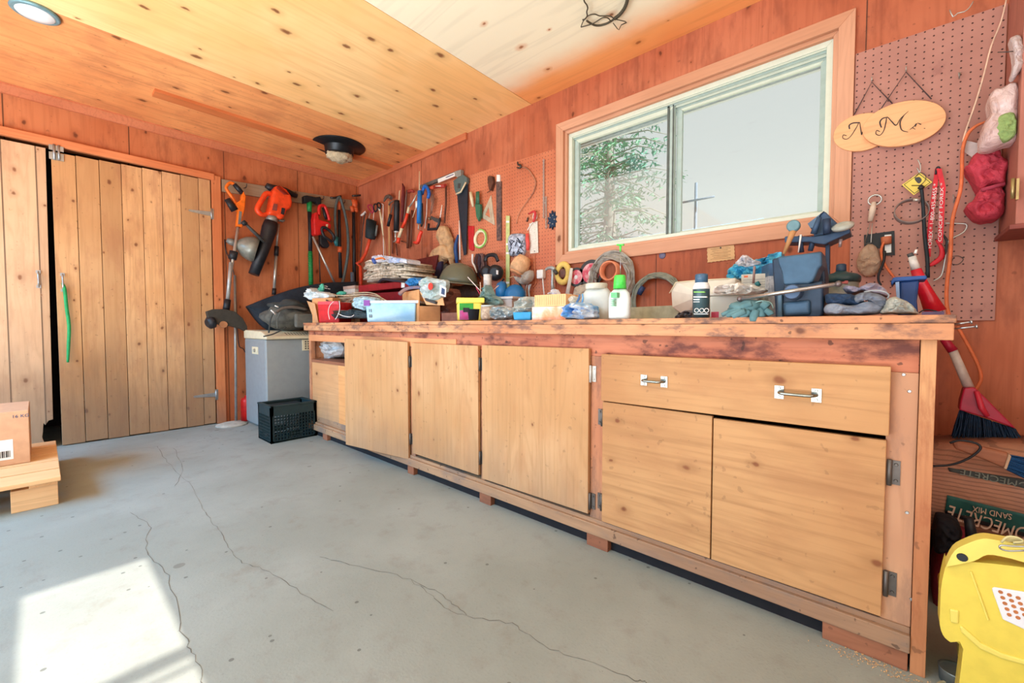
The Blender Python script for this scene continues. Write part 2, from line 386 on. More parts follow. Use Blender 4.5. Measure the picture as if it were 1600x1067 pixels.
# window
m_vinyl = M('window_vinyl', (214, 224, 208), .4, var=.03); m_vin2 = M('window_track', (176, 196, 190), .4, var=.05)
t_ = .02
def mitre(x0, x1, z0, z1, w, y0, y1, names, mat_h, mat_v, parent=None, wb=None):
    wb = wb or w
    for q, mt in (([(x0, z1), (x1, z1), (x1-w, z1-w), (x0+w, z1-w)], mat_h), ([(x0, z0), (x1, z0), (x1-w, z0+wb), (x0+w, z0+wb)], mat_h),
                  ([(x0, z0), (x0, z1), (x0+w, z1-w), (x0+w, z0+wb)], mat_v), ([(x1, z0), (x1, z1), (x1-w, z1-w), (x1-w, z0+wb)], mat_v)):
        o = MB().prism([(a, y0, c) for a, c in q], (0, y1-y0, 0)).build(names, mt, parent, bev=.002)
        if parent is None: struct(o)
win = thing('window_1', 'wide sliding window with pale vinyl frame above the workbench', 'window', (3.41, 0, WZ0)); win['kind'] = 'structure'
mitre(2.640, 4.190, 1.250, 2.182, .057, -.02, 0, 'casing', m_trimw, m_trimv, win, wb=.065)
mitre(WX0, WX1, WZ0, WZ1, .02, 0, .1, 'jamb', m_trimw, m_trimv, win)
mitre(WX0+.01, WX1-.01, WZ0+.008, WZ1-.01, .035, .02, .1, 'window_frame', m_vinyl, m_vinyl, win)
for k, (dy, dz) in enumerate(((.03, .045), (.045, .052), (.06, .059), (.075, .066))):
    MB().box((WX0+.045, dy, WZ1-dz-.005), (WX1-.045, dy+.004, WZ1-.03)).build('track', m_vin2 if k % 2 else m_vinyl, win)
mitre(2.745, 3.405, WZ0+.03, WZ1-.05, .03, .05, .075, 'sash', m_vinyl, m_vin2, win)
MB().box((3.365, .045, WZ0+.035), (3.378, .05, WZ1-.05)).box((3.395, .045, WZ0+.035), (3.402, .05, WZ1-.05)).build('sash_seal', M('seal', (95, 105, 100)), win)
mitre(3.405, 4.095, WZ0+.03, WZ1-.05, .032, .078, .098, 'sash', m_vinyl, m_vin2, win)
def glass(nm, rgb, a, ro=.02):
    t = NT(nm); tr = t.n('ShaderNodeBsdfTransparent'); gl = t.n('ShaderNodeBsdfGlossy', i={'Roughness': ro}); mx = t.n('ShaderNodeMixShader', i={0: a, 1: tr.outputs[0], 2: gl.outputs[0]})
    tr.inputs[0].default_value = lin(rgb); t.t.links.new(mx.outputs[0], t.t.nodes['Material Output'].inputs[0]); return t.m
m_glass = glass('window_glass', (248, 252, 250), .04)
MB().box((2.77, .061, WZ0+.05), (3.385, .064, WZ1-.07)).build('pane', m_glass, win)
MB().box((3.43, .086, WZ0+.05), (4.07, .089, WZ1-.07)).build('pane', m_glass, win)
def veil_mat():
    t = NT('lower_pane_veil'); tr = t.n('ShaderNodeBsdfTransparent'); df = t.n('ShaderNodeBsdfDiffuse', i={0: (.9, .9, .95, 1)}); tl = t.n('ShaderNodeBsdfTranslucent', i={0: (.95, .93, .97, 1)})
    a = t.n('ShaderNodeAddShader', i={0: df.outputs[0], 1: tl.outputs[0]})
    mx = t.n('ShaderNodeMixShader', i={0: .2, 1: tr.outputs[0], 2: tl.outputs[0]})
    t.t.links.new(mx.outputs[0], t.t.nodes['Material Output'].inputs[0]); return t.m
MB().box((2.775, .088, WZ0+.05), (3.39, .0885, 1.78)).build('lower_pane_veil', veil_mat(), win)  # faint milky sheet over the lower part of the left pane
# outdoors: soffit, tree, utility pole, ground
m_soff = wood('soffit_boards', (226, 236, 232), (210, 224, 222), 'x', 1, knots=0, plank=.16, paxis='y', pvar=.05, seed=2, rings=.1)
so = MB(); so.box((-.4, .1, 2.20), (6.2, .41, 2.22)).box((-.4, .41, 2.185), (6.2, .43, 2.34)); so.cur = 1
for i in range(24): so.lathe((.6+i*.20, .34, 2.20), [(.014, 0), (.012, -.003)], n=8)
so.cur = 2; so.box((-.4, .1, 2.185), (6.2, .12, 2.20)).box((-.4, .22, 2.192), (6.2, .235, 2.20)).box((-.4, .38, 2.19), (6.2, .41, 2.20))
struct(so.build('trim_4', [M('soffit', (222, 232, 230), .6, var=.05, sc=3), M('vent', (90, 100, 105)), M('soffit_edge', (172, 192, 200))]), 'white eave soffit seen through the top of the window', 'soffit')
struct(MB().box((-18, .12, -.3), (20, 30, -.2)).box((-18, -25, -.3), (20, YB-.12, -.2)).build('ground', M('gravel', (190, 186, 178), .9, sc=4)))
def tree():
    base = V((onY(950, 300, 5.2).x, 5.2, -.2)); t = thing('conifer_tree', 'soft green fir tree seen through the left window pane', 'tree', base)
    b = MB().tube([base, base+V((.05, 0, 2.5)), base+V((0, 0, 7.4))], [.18, .13, .02], 10)
    b.build('trunk', M('bark', (130, 130, 125), .9), t)
    lf = MB(); br = MB(); rnd = random.Random(3)
    for k in range(190):
        h = 1.6+5.6*(k/190); L = (1.75*(1-(h-1.2)/6.8)+.3)*rnd.uniform(.7, 1.1); an = rnd.uniform(0, 6.283)
        d = V((math.cos(an), math.sin(an), rnd.uniform(-.25, .1))); p0 = base+V((0, 0, h)); p1 = p0+d*L*.6; p2 = p0+d*L-V((0, 0, .16*L))
        br.tube([p0, p1, p2], [.018, .012, .004], 4)
        for q in range(42):
            u = rnd.uniform(.22, 1); c = p0.lerp(p2, u)+V((rnd.uniform(-1, 1), rnd.uniform(-1, 1), rnd.uniform(-.8, .4)))*.2*(1.3-u)
            e = V((rnd.uniform(-1, 1), rnd.uniform(-1, 1), rnd.uniform(-.9, .2))).normalized()*rnd.uniform(.07, .17); s = e.cross(V((rnd.random(), rnd.random(), rnd.random()))).normalized()*.018
            lf.add([c, c+e*.5+s, c+e, c+e*.5-s], [(0, 1, 2, 3)])
    br.build('branch', M('twig', (140, 145, 135), .9), t)
    m = M('fir_needles', (112, 168, 128), .8, rgb2=(86, 146, 140), sc=1.5)
    lf.build('foliage', m, t)
tree()
pb = onY(1087, 330, 9.0); px_ = thing('utility_pole', 'grey utility pole with a crossarm seen through the window', 'pole', (pb.x, 9, -.2))
top = onY(1086, 286, 9.0); a1 = onY(1068, 317, 9.0); a2 = onY(1117, 311, 9.0)
MB().lathe((pb.x, 9, -.2), [(.05, 0), (.035, top.z+.2)], n=10).build('pole', M('pole_grey', (120, 135, 155)), px_)
MB().tube([V((a1.x, 8.95, a1.z)), V((a2.x, 8.95, a1.z))], .028, 6).build('crossarm', MATS['pole_grey'], px_)
# ================================================================== closet doors in the west wall
m_dk = M('dark_closet', (60, 52, 50), .9)
b = MB(); b.box((-.95, DY0-.1, 0), (-.9, DY1+.1, CH)).box((-.95, DY0-.1, 0), (-.1, DY0-.05, CH)).box((-.95, DY1+.05, 0), (-.1, DY1+.1, CH)).box((-.95, DY0-.1, CH-.05), (-.1, DY1+.1, CH))
struct(b.build('wall_closet', m_dk))
struct(MB().box((-.95, DY0-.1, -.1), (-.1, DY1+.1, 0)).build('floor_closet', m_floor, org=O3))
m_door = wood('door_planks', (230, 186, 136), (210, 158, 106), 'z', .9, knots=.5, kscale=5.5, plank=.118, paxis='y', pvar=.36, nax='x', poff=-.462, gap=False, seed=12, rings=.4, dirt_z=.85, dirtc=(120, 102, 88), kcol=(110, 62, 38), stain=.35, stainc=(158, 104, 76), fine_a=.5)
m_door2 = wood('door_planks_grey', (226, 190, 152), (210, 168, 130), 'z', .9, knots=.5, kscale=5.5, plank=.15, paxis='y', pvar=.2, nax='x', seed=14, rings=.4, dirt_z=.8, dirtc=(130, 112, 96), stain=.25, stainc=(168, 124, 96), kcol=(125, 75, 45))
m_zinc = M('zinc', (176, 182, 184), .35, .75, var=.08); m_steel = M('steel', (170, 170, 172), .28, .9, var=.05); m_rust = M('old_steel', (105, 98, 92), .5, .6)
d1 = thing('door_1', 'wide closet door of pale knotty planks, strap hinged on its right', 'door', (0, -1.80, 0)); d1['kind'] = 'structure'
pl = MB(); ys = [-2.262+i*.118 for i in range(8)]+[-1.352]
for i in range(len(ys)-1):
    za = 2.038+.036*(ys[i]+2.262)/.9
    pl.box((0, ys[i]+.0015, .006+.004*(i % 2)), (.022, ys[i+1]-.0015, za))
pl.box((-.04, -2.25, .3), (0, -1.37, .42)).box((-.04, -2.25, 1.6), (0, -1.37, 1.72))
pl.build('door_panel', m_door, d1, bev=.002)
def strap(z, nm, root):
    h = thing_part = MB(); h.prism([V((.024, -1.352, z-.018)), V((.024, -1.352, z+.018)), V((.024, -1.50, z+.008)), V((.024, -1.51, z)), V((.024, -1.50, z-.008))], (.004, 0, 0))
    h.box((.024, -1.349, z-.045), (.032, -1.335, z+.045)); h.tube([(.036, -1.351, z-.045), (.036, -1.351, z+.045)], .006, 8)
    for a in (-1.38, -1.42, -1.47): h.lathe((.028, a, z), [(.005, 0), (.004, .003)], (1, 0, 0), 8)
    h.build(nm, m_zinc, root)
strap(onX(310, 332).z, 'hinge', d1); strap(onX(325, 617).z, 'hinge', d1)
def pull(y, z, root, L=.11):
    g = MB(); g.box((.022, y-.011, z+L/2), (.026, y+.011, z+L/2+.02)).box((.022, y-.011, z-L/2-.02), (.026, y+.011, z-L/2))
    g.tube(smooth_path([(.026, y, z+L/2+.01), (.055, y, z+L/2-.01), (.055, y, z-L/2+.01), (.026, y, z-L/2-.01)], 4), .005, 8)
    g.build('handle', m_zinc, root)
p = onX(98, 441, .03); pull(p.y, p.z, d1, .09)
d2 = thing('door_2', 'paler left closet door with a broken lower corner', 'door', (0, -2.75, 0)); d2['kind'] = 'structure'
def L_(px, py, x=.02): q = onX(px, py, x); return (q.y, q.z)
edge = [(-2.285, 2.05), L_(78, 480), L_(83, 655), L_(76, 657), L_(71, 664), L_(68, 661), L_(67, 676), L_(66, 683), L_(70, 694)]
out_ = [(DY0+.01, .01), (DY0+.01, 2.04)]+edge
MB().prism([(.0, a, c) for a, c in out_], (.022, 0, 0)).build('door_panel', m_door2, d2, bev=.0015)
MB().box((-.035, DY0+.02, .5), (0, -2.33, .6)).box((-.035, DY0+.02, 1.6), (0, -2.33, 1.7)).build('ledge', m_door2, d2)
p = onX(60, 436, .03); pull(p.y, p.z, d2, .08)
struct(MB().box((0, DY0-.04, DZ-.01), (.034, DY1+.02, DZ+.045)).build('trim_5', wood('header_wood', (222, 142, 94), (208, 122, 76), 'y', 1, knots=.2, seed=16, nax='x'), bev=.003), 'wooden header strip over the closet doors', 'trim')
struct(MB().box((0, DY1, 0), (.028, -1.278, 2.12)).build('trim_6', wood('post_wood', (216, 140, 92), (200, 118, 72), 'z', 1, knots=.35, kscale=6, seed=17, dirt_z=.3, nax='x'), bev=.003), 'knotty upright board beside the closet door', 'trim')
c_ = onX(88, 238, .035); h = MB()
h.box((.034, c_.y-.035, c_.z+.01), (.04, c_.y+.035, c_.z+.045)).box((.022, c_.y-.035, c_.z-.05), (.03, c_.y+.035, c_.z-.002)); h.tube([(.04, c_.y-.01, c_.z-.055), (.04, c_.y-.01, c_.z+.05)], .007, 8); h.tube([(.04, c_.y+.012, c_.z-.05), (.04, c_.y+.012, c_.z+.05)], .006, 8)
h.build('latch', m_zinc, d2)
# ================================================================== WORKBENCH
YF = -.945
bench = thing('workbench', 'long wooden workbench with plywood doors and a drawer under the window', 'workbench', (2.68, -.5, 0))
m_top = wood('bench_edge', (206, 154, 110), (180, 114, 78), 'x', 1, knots=.45, kscale=6, stain=.9, stainc=(92, 70, 64), sscale=3.2, seed=20, rough=.55, kcol=(70, 40, 30))
m_topb = wood('bench_nosing', (210, 158, 114), (188, 126, 88), 'x', 1, knots=.45, kscale=6, stain=.8, stainc=(108, 80, 74), sscale=3.0, seed=21, rough=.55, kcol=(90, 50, 35))
m_apron = wood('bench_apron', (192, 122, 90), (170, 94, 68), 'x', 1, knots=.6, kscale=7, stain=.85, stainc=(84, 44, 42), sscale=1.8, seed=22, kcol=(70, 32, 26))
m_ply1 = wood('cabinet_ply_upright', (204, 162, 118), (186, 138, 90), 'z', .8, knots=.35, kscale=5, seed=23, rings=.4, kcol=(110, 60, 35), knr=.045, dirt_z=.34, dirtc=(140, 112, 88), stain=.28, stainc=(176, 118, 74), fine_a=.55)
m_ply2 = wood('cabinet_ply_level', (194, 148, 100), (176, 126, 80), 'x', .8, knots=.5, kscale=5.5, seed=24, rings=.45, kcol=(120, 66, 38), knr=.05, stain=.26, stainc=(160, 108, 72), fine_a=.55)
m_plyp = wood('cabinet_ply_pale', (214, 166, 120), (200, 148, 100), 'x', .8, knots=.1, kscale=5, seed=25, rings=.35, dirt_z=.3)
m_stile = wood('stile_wood', (200, 142, 102), (178, 114, 80), 'z', 1, knots=.45, kscale=7, stain=.6, stainc=(110, 76, 66), sscale=2, seed=26, dirt_z=.3)
m_plinth = wood('plinth_wood', (182, 144, 108), (152, 118, 92), 'x', 1, knots=.45, kscale=5, stain=.75, stainc=(118, 106, 98), seed=27, kcol=(80, 50, 38))
m_foot = wood('foot_wood', (158, 104, 76), (138, 88, 64), 'x', 1, knots=.5, kscale=9, stain=.4, seed=28)
m_edge = wood('ply_edge', (202, 150, 104), (176, 114, 76), 'z', 2, knots=.2, seed=29, stain=.5, stainc=(150, 84, 54), sscale=2.5)
m_ins = M('cabinet_inside', (150, 110, 80), .8)
MB().box((.935, -.982, BT-.019), (4.437, 0, BT)).build('benchtop', m_top, bench, bev=.0025)
tn = MB().box((.94, -.980, BT-.058), (4.434, -.945, BT-.0195)); tn.box((.94, -.945, BT-.058), (.975, -.02, BT-.0195)); tn.box((4.40, -.945, BT-.058), (4.434, -.02, BT-.0195)); tn.build('nosing', m_topb, bench, bev=.002)
MB().box((.955, YF, .728), (4.381, YF+.03, .8085)).build('apron', m_apron, bench, bev=.0015)
MB().box((.957, YF-.004, .728), (2.70, YF, .775)).build('lower_apron', wood('apron_low', (224, 160, 112), (212, 138, 90), 'x', 1, knots=.2, seed=30, stain=.2, stainc=(150, 110, 85)), bench)
MB().box((4.382, -.960, 0), (4.409, -.01, .8085)).build('end_panel', m_edge, bench, bev=.001)
MB().box((.945, -.945, .05), (.963, -.01, .8085)).build('end_panel', m_stile, bench)
for a, c in ((.955, .985), (2.303, 2.343), (2.877, 2.902), (3.480, 3.538)):
    MB().box((a, YF-.002, .10), (c, YF+.03, .728)).build('stile', m_stile, bench, bev=.0015)
MB().box((4.325, YF-.004, .105), (4.381, YF+.03, .728)).build('stile', wood('stile_right', (200, 154, 118), (180, 130, 98), 'z', 1, knots=.3, seed=33, kscale=8, stain=.5, stainc=(140, 108, 90), sscale=2), bench, bev=.0015)
pb_ = MB()
def plf(u, v): return (0, 0, 0)
pb_.box((.97, -.968, .048), (4.381, -.935, .092)); pb_.box((.97, -.955, .088), (4.381, -.90, .106)); pb_.build('plinth', m_plinth, bench, bev=.003)
for a, c in ((2.287, 2.345), (2.88, 2.955), (3.475, 3.565), (1.2, 1.27)):
    MB().box((a, -.962, 0), (c, -.87, .05)).build('foot', m_foot, bench, bev=.002)
MB().box((4.21, -.962, 0), (4.378, -.87, .048)).build('foot', m_foot, bench, bev=.002)
# inside
MB().box((.97, -.935, 0), (4.381, -.925, .05)).build('under_bench_shade', M('shade_black', (26, 26, 30), .9), bench)  # added near-black strip, paints the shade in the gap under the bench
MB().box((.963, -.93, .07), (4.381, -.02, .09)).build('bottom_shelf', m_ins, bench)
MB().box((.963, -.03, .05), (4.381, -.015, .80)).build('back_panel', m_ins, bench)
for x in (2.315, 2.88, 3.5): MB().box((x, -.915, .09), (x+.018, -.03, .80)).build('divider', m_ins, bench)
sz = onY(500, 561, YF).z
MB().box((.985, YF, sz-.03), (2.303, -.03, sz-.008)).build('shelf', m_foot, bench, bev=.001)
MB().box((.985, YF+.004, .15), (1.42, YF+.018, sz-.03)).box((1.60, YF+.004, .15), (2.303, YF+.018, sz-.03)).build('lower_panel', m_plyp, bench)
MB().box((1.42, YF+.003, .15), (1.60, YF+.018, sz-.03)).build('lower_panel', wood('panel_orange', (226, 166, 108), (214, 148, 90), 'x', .8, knots=.1, seed=31), bench)
MB().box((.985, YF+.006, .108), (2.303, YF+.02, .15)).build('lower_rail', m_plinth, bench)
def bhinge(x, z, m=None, nm='hinge', par=None, mirror=1):
    g = MB(); g.box((x, -.9485, z-.03), (x+.02*mirror, -.951, z+.03)); g.tube([(x, -.957, z-.032), (x, -.957, z+.032)], .005, 8)
    g.lathe((x+.012*mirror, -.951, z+.02), [(.004, 0), (.003, .003)], (0, -1, 0), 8).lathe((x+.012*mirror, -.951, z-.02), [(.004, 0), (.003, .003)], (0, -1, 0), 8)
    g.build(nm, m or m_rust, par or bench)
def cdoor(x0, x1, z0, z1, mt, hs=(), tilt=0, hm=None):
    d = MB().prism([(x0, -.965, z0), (x1, -.965, z0+tilt), (x1, -.965, z1+tilt), (x0, -.965, z1)], (0, .016, 0)).build('door', mt, bench, bev=.0015)
    for hx, hz, mir, m in hs: bhinge(hx, hz, m, par=d, mirror=mir)
    return d
# first door stands ajar, hinged at its right edge
b = MB(); P0, P1 = V((1.795, -1.082, .097)), V((2.306, -.968, .084)); ht = .668
nrm = V((P1.y-P0.y, -(P1.x-P0.x), 0)).normalized()*-.017
b.prism([P0, P1, P1+V((0, 0, ht)), P0+V((0, 0, ht))], nrm)
da = b.build('door', m_ply1, bench, bev=.0015)
bhinge(2.309, .64, par=da); bhinge(2.309, .20, par=da)
cdoor(2.341, 2.876, .127, .748, m_ply1, [(2.879, .66, 1, None), (2.879, .21, 1, None)])
cdoor(2.903, 3.481, .118, .752, m_ply1, [(3.484, .66, 1, M('white_hinge', (205, 200, 190), .5)), (3.484, .17, 1, None)], tilt=.004)
dr = thing_d = MB().prism([(3.538, -.972, .566), (4.331, -.972, .572), (4.331, -.972, .742), (3.538, -.972, .738)], (0, .024, 0)).build('drawer', m_ply2, bench, bev=.002)
def dpull(x, z, L):
    g = MB(); y = -.972
    for s in (-1, 1):
        g.box((x+s*L/2-.011, y-.003, z-.018), (x+s*L/2+.011, y, z+.018))
        for q in (-.012, .012): g.lathe((x+s*L/2, y-.003, z+q), [(.004, 0), (.003, .002)], (0, -1, 0), 8)
    g.tube(smooth_path([(x-L/2, y-.003, z), (x-L/2+.004, y-.022, z+.001), (x-L/2+.016, y-.027, z), (x+L/2-.016, y-.027, z), (x+L/2-.004, y-.022, z+.001), (x+L/2, y-.003, z)], 4), .0045, 8)
    g.build('handle', M('chrome', (150, 150, 142), .28, 1, var=.1), dr)
h1 = onY(1022, 595, -.972); h2 = onY(1246, 615, -.972); dpull(h1.x, h1.z, .07); dpull(h2.x, h2.z, .085)
cdoor(3.541, 3.923, .112, .562, m_ply2, [(3.535, .50, -1, None), (3.535, .18, -1, None)])
cdoor(3.927, 4.327, .112, .556, m_ply2, [(4.334, .48, 1, None), (4.334, .20, 1, None)], tilt=.003)
for pz in (onY(1412, 585, YF), onY(1421, 611, YF), onY(1417, 800, YF), onY(1424, 935, YF)): MB().lathe((pz.x, YF-.004, pz.z), [(.004, 0), (.003, .002)], (0, -1, 0), 8).build('screw', m_zinc, bench)
for zz, dx in ((BT-.023, .026), (BT-.033, .034)):
    MB().tube([(4.43, -.95, zz), (4.434+dx, -.96, zz+.006)], .0022, 6).lathe((4.434+dx, -.96, zz+.006), [(.0045, 0), (.0045, .003)], (1, 0, .1), 8).build('nail', m_steel, bench)
# ================================================================== helpers for outlines measured on a wall or on an upright plane
def zf(ox, oy, s): return lambda *p: [(ox+a/s, oy+b/s) for a, b in p]
def WL(off): return lambda p: onX(p[0], p[1], off)
def WR(off): return lambda p: onY(p[0], p[1], -off)
def PY(Y): return lambda p: onY(p[0], p[1], Y)
def rpx(P, px): return px*((P-CAM).dot(FW))/FPX/2
def plate(b, pts, fn, th):  # th: push-back vector
    return b.prism([fn(p) for p in pts], th)
def rod(b, pts, fn, w, n=10, sm=0, closed=False, flat=1.0):  # w in photo pixels (full width)
    P = [fn(p) for p in pts]; ws = list(w) if isinstance(w, (list, tuple)) else [w]*len(P)
    if sm:
        k = len(P); Q = smooth_path(P, sm, closed); m = len(Q)
        ws = [ws[min(k-1, int(i*(k-1)/(m-1)))]*(1-((i*(k-1)/(m-1)) % 1))+ws[min(k-1, int(i*(k-1)/(m-1))+1)]*((i*(k-1)/(m-1)) % 1) for i in range(m)]; P = Q
    return b.tube(P, [rpx(p, q) for p, q in zip(P, ws)], n, closed=closed, flat=flat)
IN_L = V((-1, 0, 0)); IN_R = V((0, 1, 0))
def T_(name, label, cat, base, group=None): return thing(name, label, cat, base, group)
c_orange = M('orange_plastic', (245, 118, 28), .4); c_orred = M('orange_red_plastic', (240, 78, 34), .38); c_black = M('black_plastic', (34, 38, 44), .45, var=.2)
c_navy = M('navy_cloth', (32, 44, 56), .85, var=.15, bump=.3); c_red = M('red_plastic', (214, 38, 36), .4); c_green = M('green_plastic', (30, 140, 74), .45)
c_grey = M('grey_metal', (128, 132, 128), .45, .3); c_silver = M('silver_tube', (196, 198, 192), .3, .6, var=.05); c_dgrey = M('dark_grey', (66, 68, 68), .6)
c_white = M('white_plastic', (228, 228, 222), .45, var=.04); c_cream = M('cream_plastic', (222, 210, 176), .5, var=.05); c_label = M('label_white', (232, 232, 228), .6, var=.03)
c_wood = wood('handle_wood', (214, 168, 118), (192, 140, 92), 'z', 2, knots=0, seed=40); c_rusty = M('rusty_steel', (112, 72, 56), .7, .4, rgb2=(80, 56, 48))
c_teal = M('teal_plastic', (38, 120, 128), .45); c_blue = M('blue_plastic', (32, 104, 186), .4); c_dsteel = M('dark_steel', (84, 82, 80), .4, .7)
# grey batten that carries the tools
rail = thing('tool_rail', 'weathered grey board nailed across the orange wall, tools hanging on it', 'board', (0, -.65, 2.0))
mrail = wood('weathered_board', (176, 158, 132), (150, 130, 106), 'y', 1, knots=.3, kscale=8, seed=41, nax='x')
MB().prism([(.001, -1.27, 2.105), (.001, -1.27, 2.0), (.001, -.02, 2.08), (.001, -.02, 2.19)], (.02, 0, 0)).build('board', mrail, rail, bev=.002)
for y, z in ((-1.1, 2.07), (-.75, 2.09), (-.42, 2.12), (-.2, 2.13), (-.09, 2.14)):
    MB().tube(smooth_path([(.02, y, z), (.06, y, z-.008), (.085, y, z), (.088, y, z+.02)], 3), .004, 6).build('hook', c_dsteel, rail)
# --- string trimmer
z = zf(330, 270, 7.117)
t = T_('string_trimmer', 'orange cordless string trimmer hanging head-down left of the leaf blower', 'trimmer', (.08, -1.1, .9))
b = MB(); rod(b, z((300, 400), (235, 275), (170, 180), (178, 140), (212, 112), (252, 125)), WL(.10), (5, 5, 4.4, 4.4, 5, 5.5), 10, 3); b.build('handle_loop', c_orange, t)
b = MB(); rod(b, z((255, 125), (300, 175), (345, 228)), WL(.10), (6.5, 7.5, 7), 12); b.build('grip', c_black, t)
b = MB(); plate(b, z((362, 200), (388, 262), (378, 390), (352, 500), (348, 605), (282, 592), (300, 430), (268, 340), (335, 300), (340, 250)), WL(.125), IN_L*.05); bd = b.build('motor_housing', c_orange, t, bev=.008, seg=3)
plate(MB(), z((312, 425), (342, 432), (330, 572), (300, 568)), WL(.13), IN_L*.006).build('label_panel', c_grey, bd)
b = MB(); rod(b, z((175, 290), (265, 420)), WL(.115), (7, 9), 10, flat=1.3); b.build('battery', c_black, t)
S2 = zf(320, 260, 4.446)
rod(MB(), [(372, 355), (362, 418), (354, 475)], WL(.105), 4.2, 12).build('shaft', c_silver, t)
rod(MB(), [(365.5, 393), (363, 405)], WL(.105), (12, 11.5), 12).build('clamp', c_black, t)
b = MB(); rod(b, [(361, 410), (355.5, 472)], WL(.105), 5.5, 12); b.build('lower_shaft', M('trimmer_shaft', (178, 182, 180), .35, .4), t)
rod(MB(), [(356, 468), (353, 486)], WL(.105), (9, 10), 12).build('coupling', c_black, t)
z3 = zf(320, 440, 4.104)
b = MB(); pts = z3((12, 192), (60, 176), (130, 176), (195, 192), (245, 235), (272, 285), (275, 318), (255, 316), (225, 300), (165, 286), (100, 278), (62, 262), (28, 258))
plate(b, pts, WL(.16), IN_L*.05); b.build('guard', M('guard_plastic', (58, 56, 50), .6), t, bev=.004)
q = onX(329, 504, .14); b = MB().lathe(q, [(.03, -.03), (.05, -.02), (.052, .01), (.03, .03)], (.25, -.9, -.2), 16); b.build('spool_head', c_black, t)
q = onX(349, 507, .165); MB().lathe(q, [(.028, -.01), (.028, .012)], (1, 0, 0), 14).build('hub_cap', M('tan_plastic', (176, 120, 80), .6), t)
# --- leaf blower
z = S2
t = T_('leaf_blower', 'orange-red leaf blower with long black nozzle hanging on the grey board', 'leaf blower', (.10, -.85, 1.2))
bl = MB(); plate(bl, z((478, 160), (498, 134), (530, 130), (572, 158), (604, 202), (612, 245), (606, 285), (572, 305), (556, 350), (532, 372), (500, 345), (440, 330), (458, 275), (470, 212)), WL(.19), IN_L*.13)
bo = bl.build('motor_housing', c_orred, t, bev=.025, seg=4)
for i in range(9):
    a = i/8; rod(MB(), z((497+a*50, 150+a*42), (520+a*62, 140+a*60-6)), WL(.194), 1.3, 6).build('vent_slot', M('vent_dark', (150, 40, 22), .6), bo)
plate(MB(), z((480, 258), (506, 262), (500, 308), (470, 300)), WL(.198), IN_L*.01).build('label_panel', M('dull_red', (138, 70, 62), .6), bo)
plate(MB(), z((536, 286), (558, 292), (552, 335), (530, 328)), WL(.198), IN_L*.01).build('speed_switch', c_black, bo)
rod(MB(), z((425, 130), (450, 145), (480, 150), (560, 170), (600, 190), (640, 205)), WL(.09), (8, 11, 10, 10, 9, 7), 12).build('shoulder_rest', c_black, t)
rod(MB(), z((462, 190), (425, 190), (395, 235), (365, 290), (375, 320), (405, 338), (448, 325)), WL(.13), (7, 8, 7.5, 8, 8, 7, 6), 12, 3).build('handle', c_orred, t)
rod(MB(), z((474, 335), (460, 395)), WL(.13), (15, 17), 18).build('collar', M('clear_grey', (150, 148, 142), .3, .3), t)
b = MB(); rod(b, z((462, 385), (450, 430), (412, 560), (340, 750)), WL(.13), (19, 22, 17.5, 15), 20); b.build('nozzle', c_black, t)
rod(MB(), z((505, 370), (540, 380), (552, 372)), WL(.12), 4, 8).build('hook_lug', c_grey, t)
# --- clamp lamp
t = T_('clamp_lamp', 'grey bell-shaped clamp lamp hanging behind the trimmer and blower', 'lamp', (.03, -1.0, 1.35))
s0 = onX(354, 375, .06); s1 = onX(371, 381.5, .07); ax = (onX(395, 389, .10)-s1).normalized()
MB().tube([s0, s0.lerp(s1, .3), s1], [.016, .028, .03], 14).build('socket', c_grey, t)
b = MB().lathe(s1-ax*.01, [(.03, 0), (.055, .02), (.085, .055), (.105, .10), (.116, .16), (.113, .16), (.10, .10), (.05, .02)], ax, 28, caps=False); b.build('lamp_shade', M('lamp_grey', (142, 146, 136), .35, .3), t)
rod(MB(), [(379, 346), (384, 351)], WL(.22), (8, 8), 12).build('clamp_knob', c_black, t)
rod(MB(), z((262, 378), (330, 445), (412, 522)), WL(.215), (4, 5, 5.5), 10).build('clamp_arm', c_dgrey, t)
tag(rod(MB(), [(351, 374), (353, 392), (361, 410), (366, 430), (368, 440), (372, 532), (380, 545), (388, 558)], WL(.012), 1.3, 6, 4).build('lamp_cord', c_black), 'thin black cord hanging down the wall behind the tall pole', 'cord')
# --- pole behind the blower
t = T_('telescopic_pole', 'slim silver telescopic pole hanging below the leaf blower, black foot', 'pole', (.05, -.8, 1.1))
rod(MB(), z((515, 400), (498, 560)), WL(.05), 3.0, 10).build('upper_tube', c_silver, t)
rod(MB(), z((500, 556), (496, 620)), WL(.05), 6.5, 10).build('lock_collar', c_black, t)
rod(MB(), z((496, 620), (482, 850)), WL(.05), 4.4, 10).build('lower_tube', c_silver, t)
rod(MB(), z((483, 848), (480, 892)), WL(.05), 6, 10).build('foot_cap', c_black, t)
# --- tall thin pole on round base
fb = onZ(362, 664, 0); t = T_('mop_stand', 'tall thin grey pole rising from a flat oval base beside the door', 'pole', fb)
fb2 = onZ(369, 661, .0)
MB().tube([fb2+V((0, 0, .02)), onX(367, 430, fb2.x-.05)], [.0105, .0095], 10).build('pole', M('pole_grey2', (160, 162, 158), .4, .4), t)
MB().lathe(fb, [(.02, .03), (.07, .022), (.112, .010), (.116, 0)], n=32).build('base', M('mop_base', (186, 180, 166), .7), t)
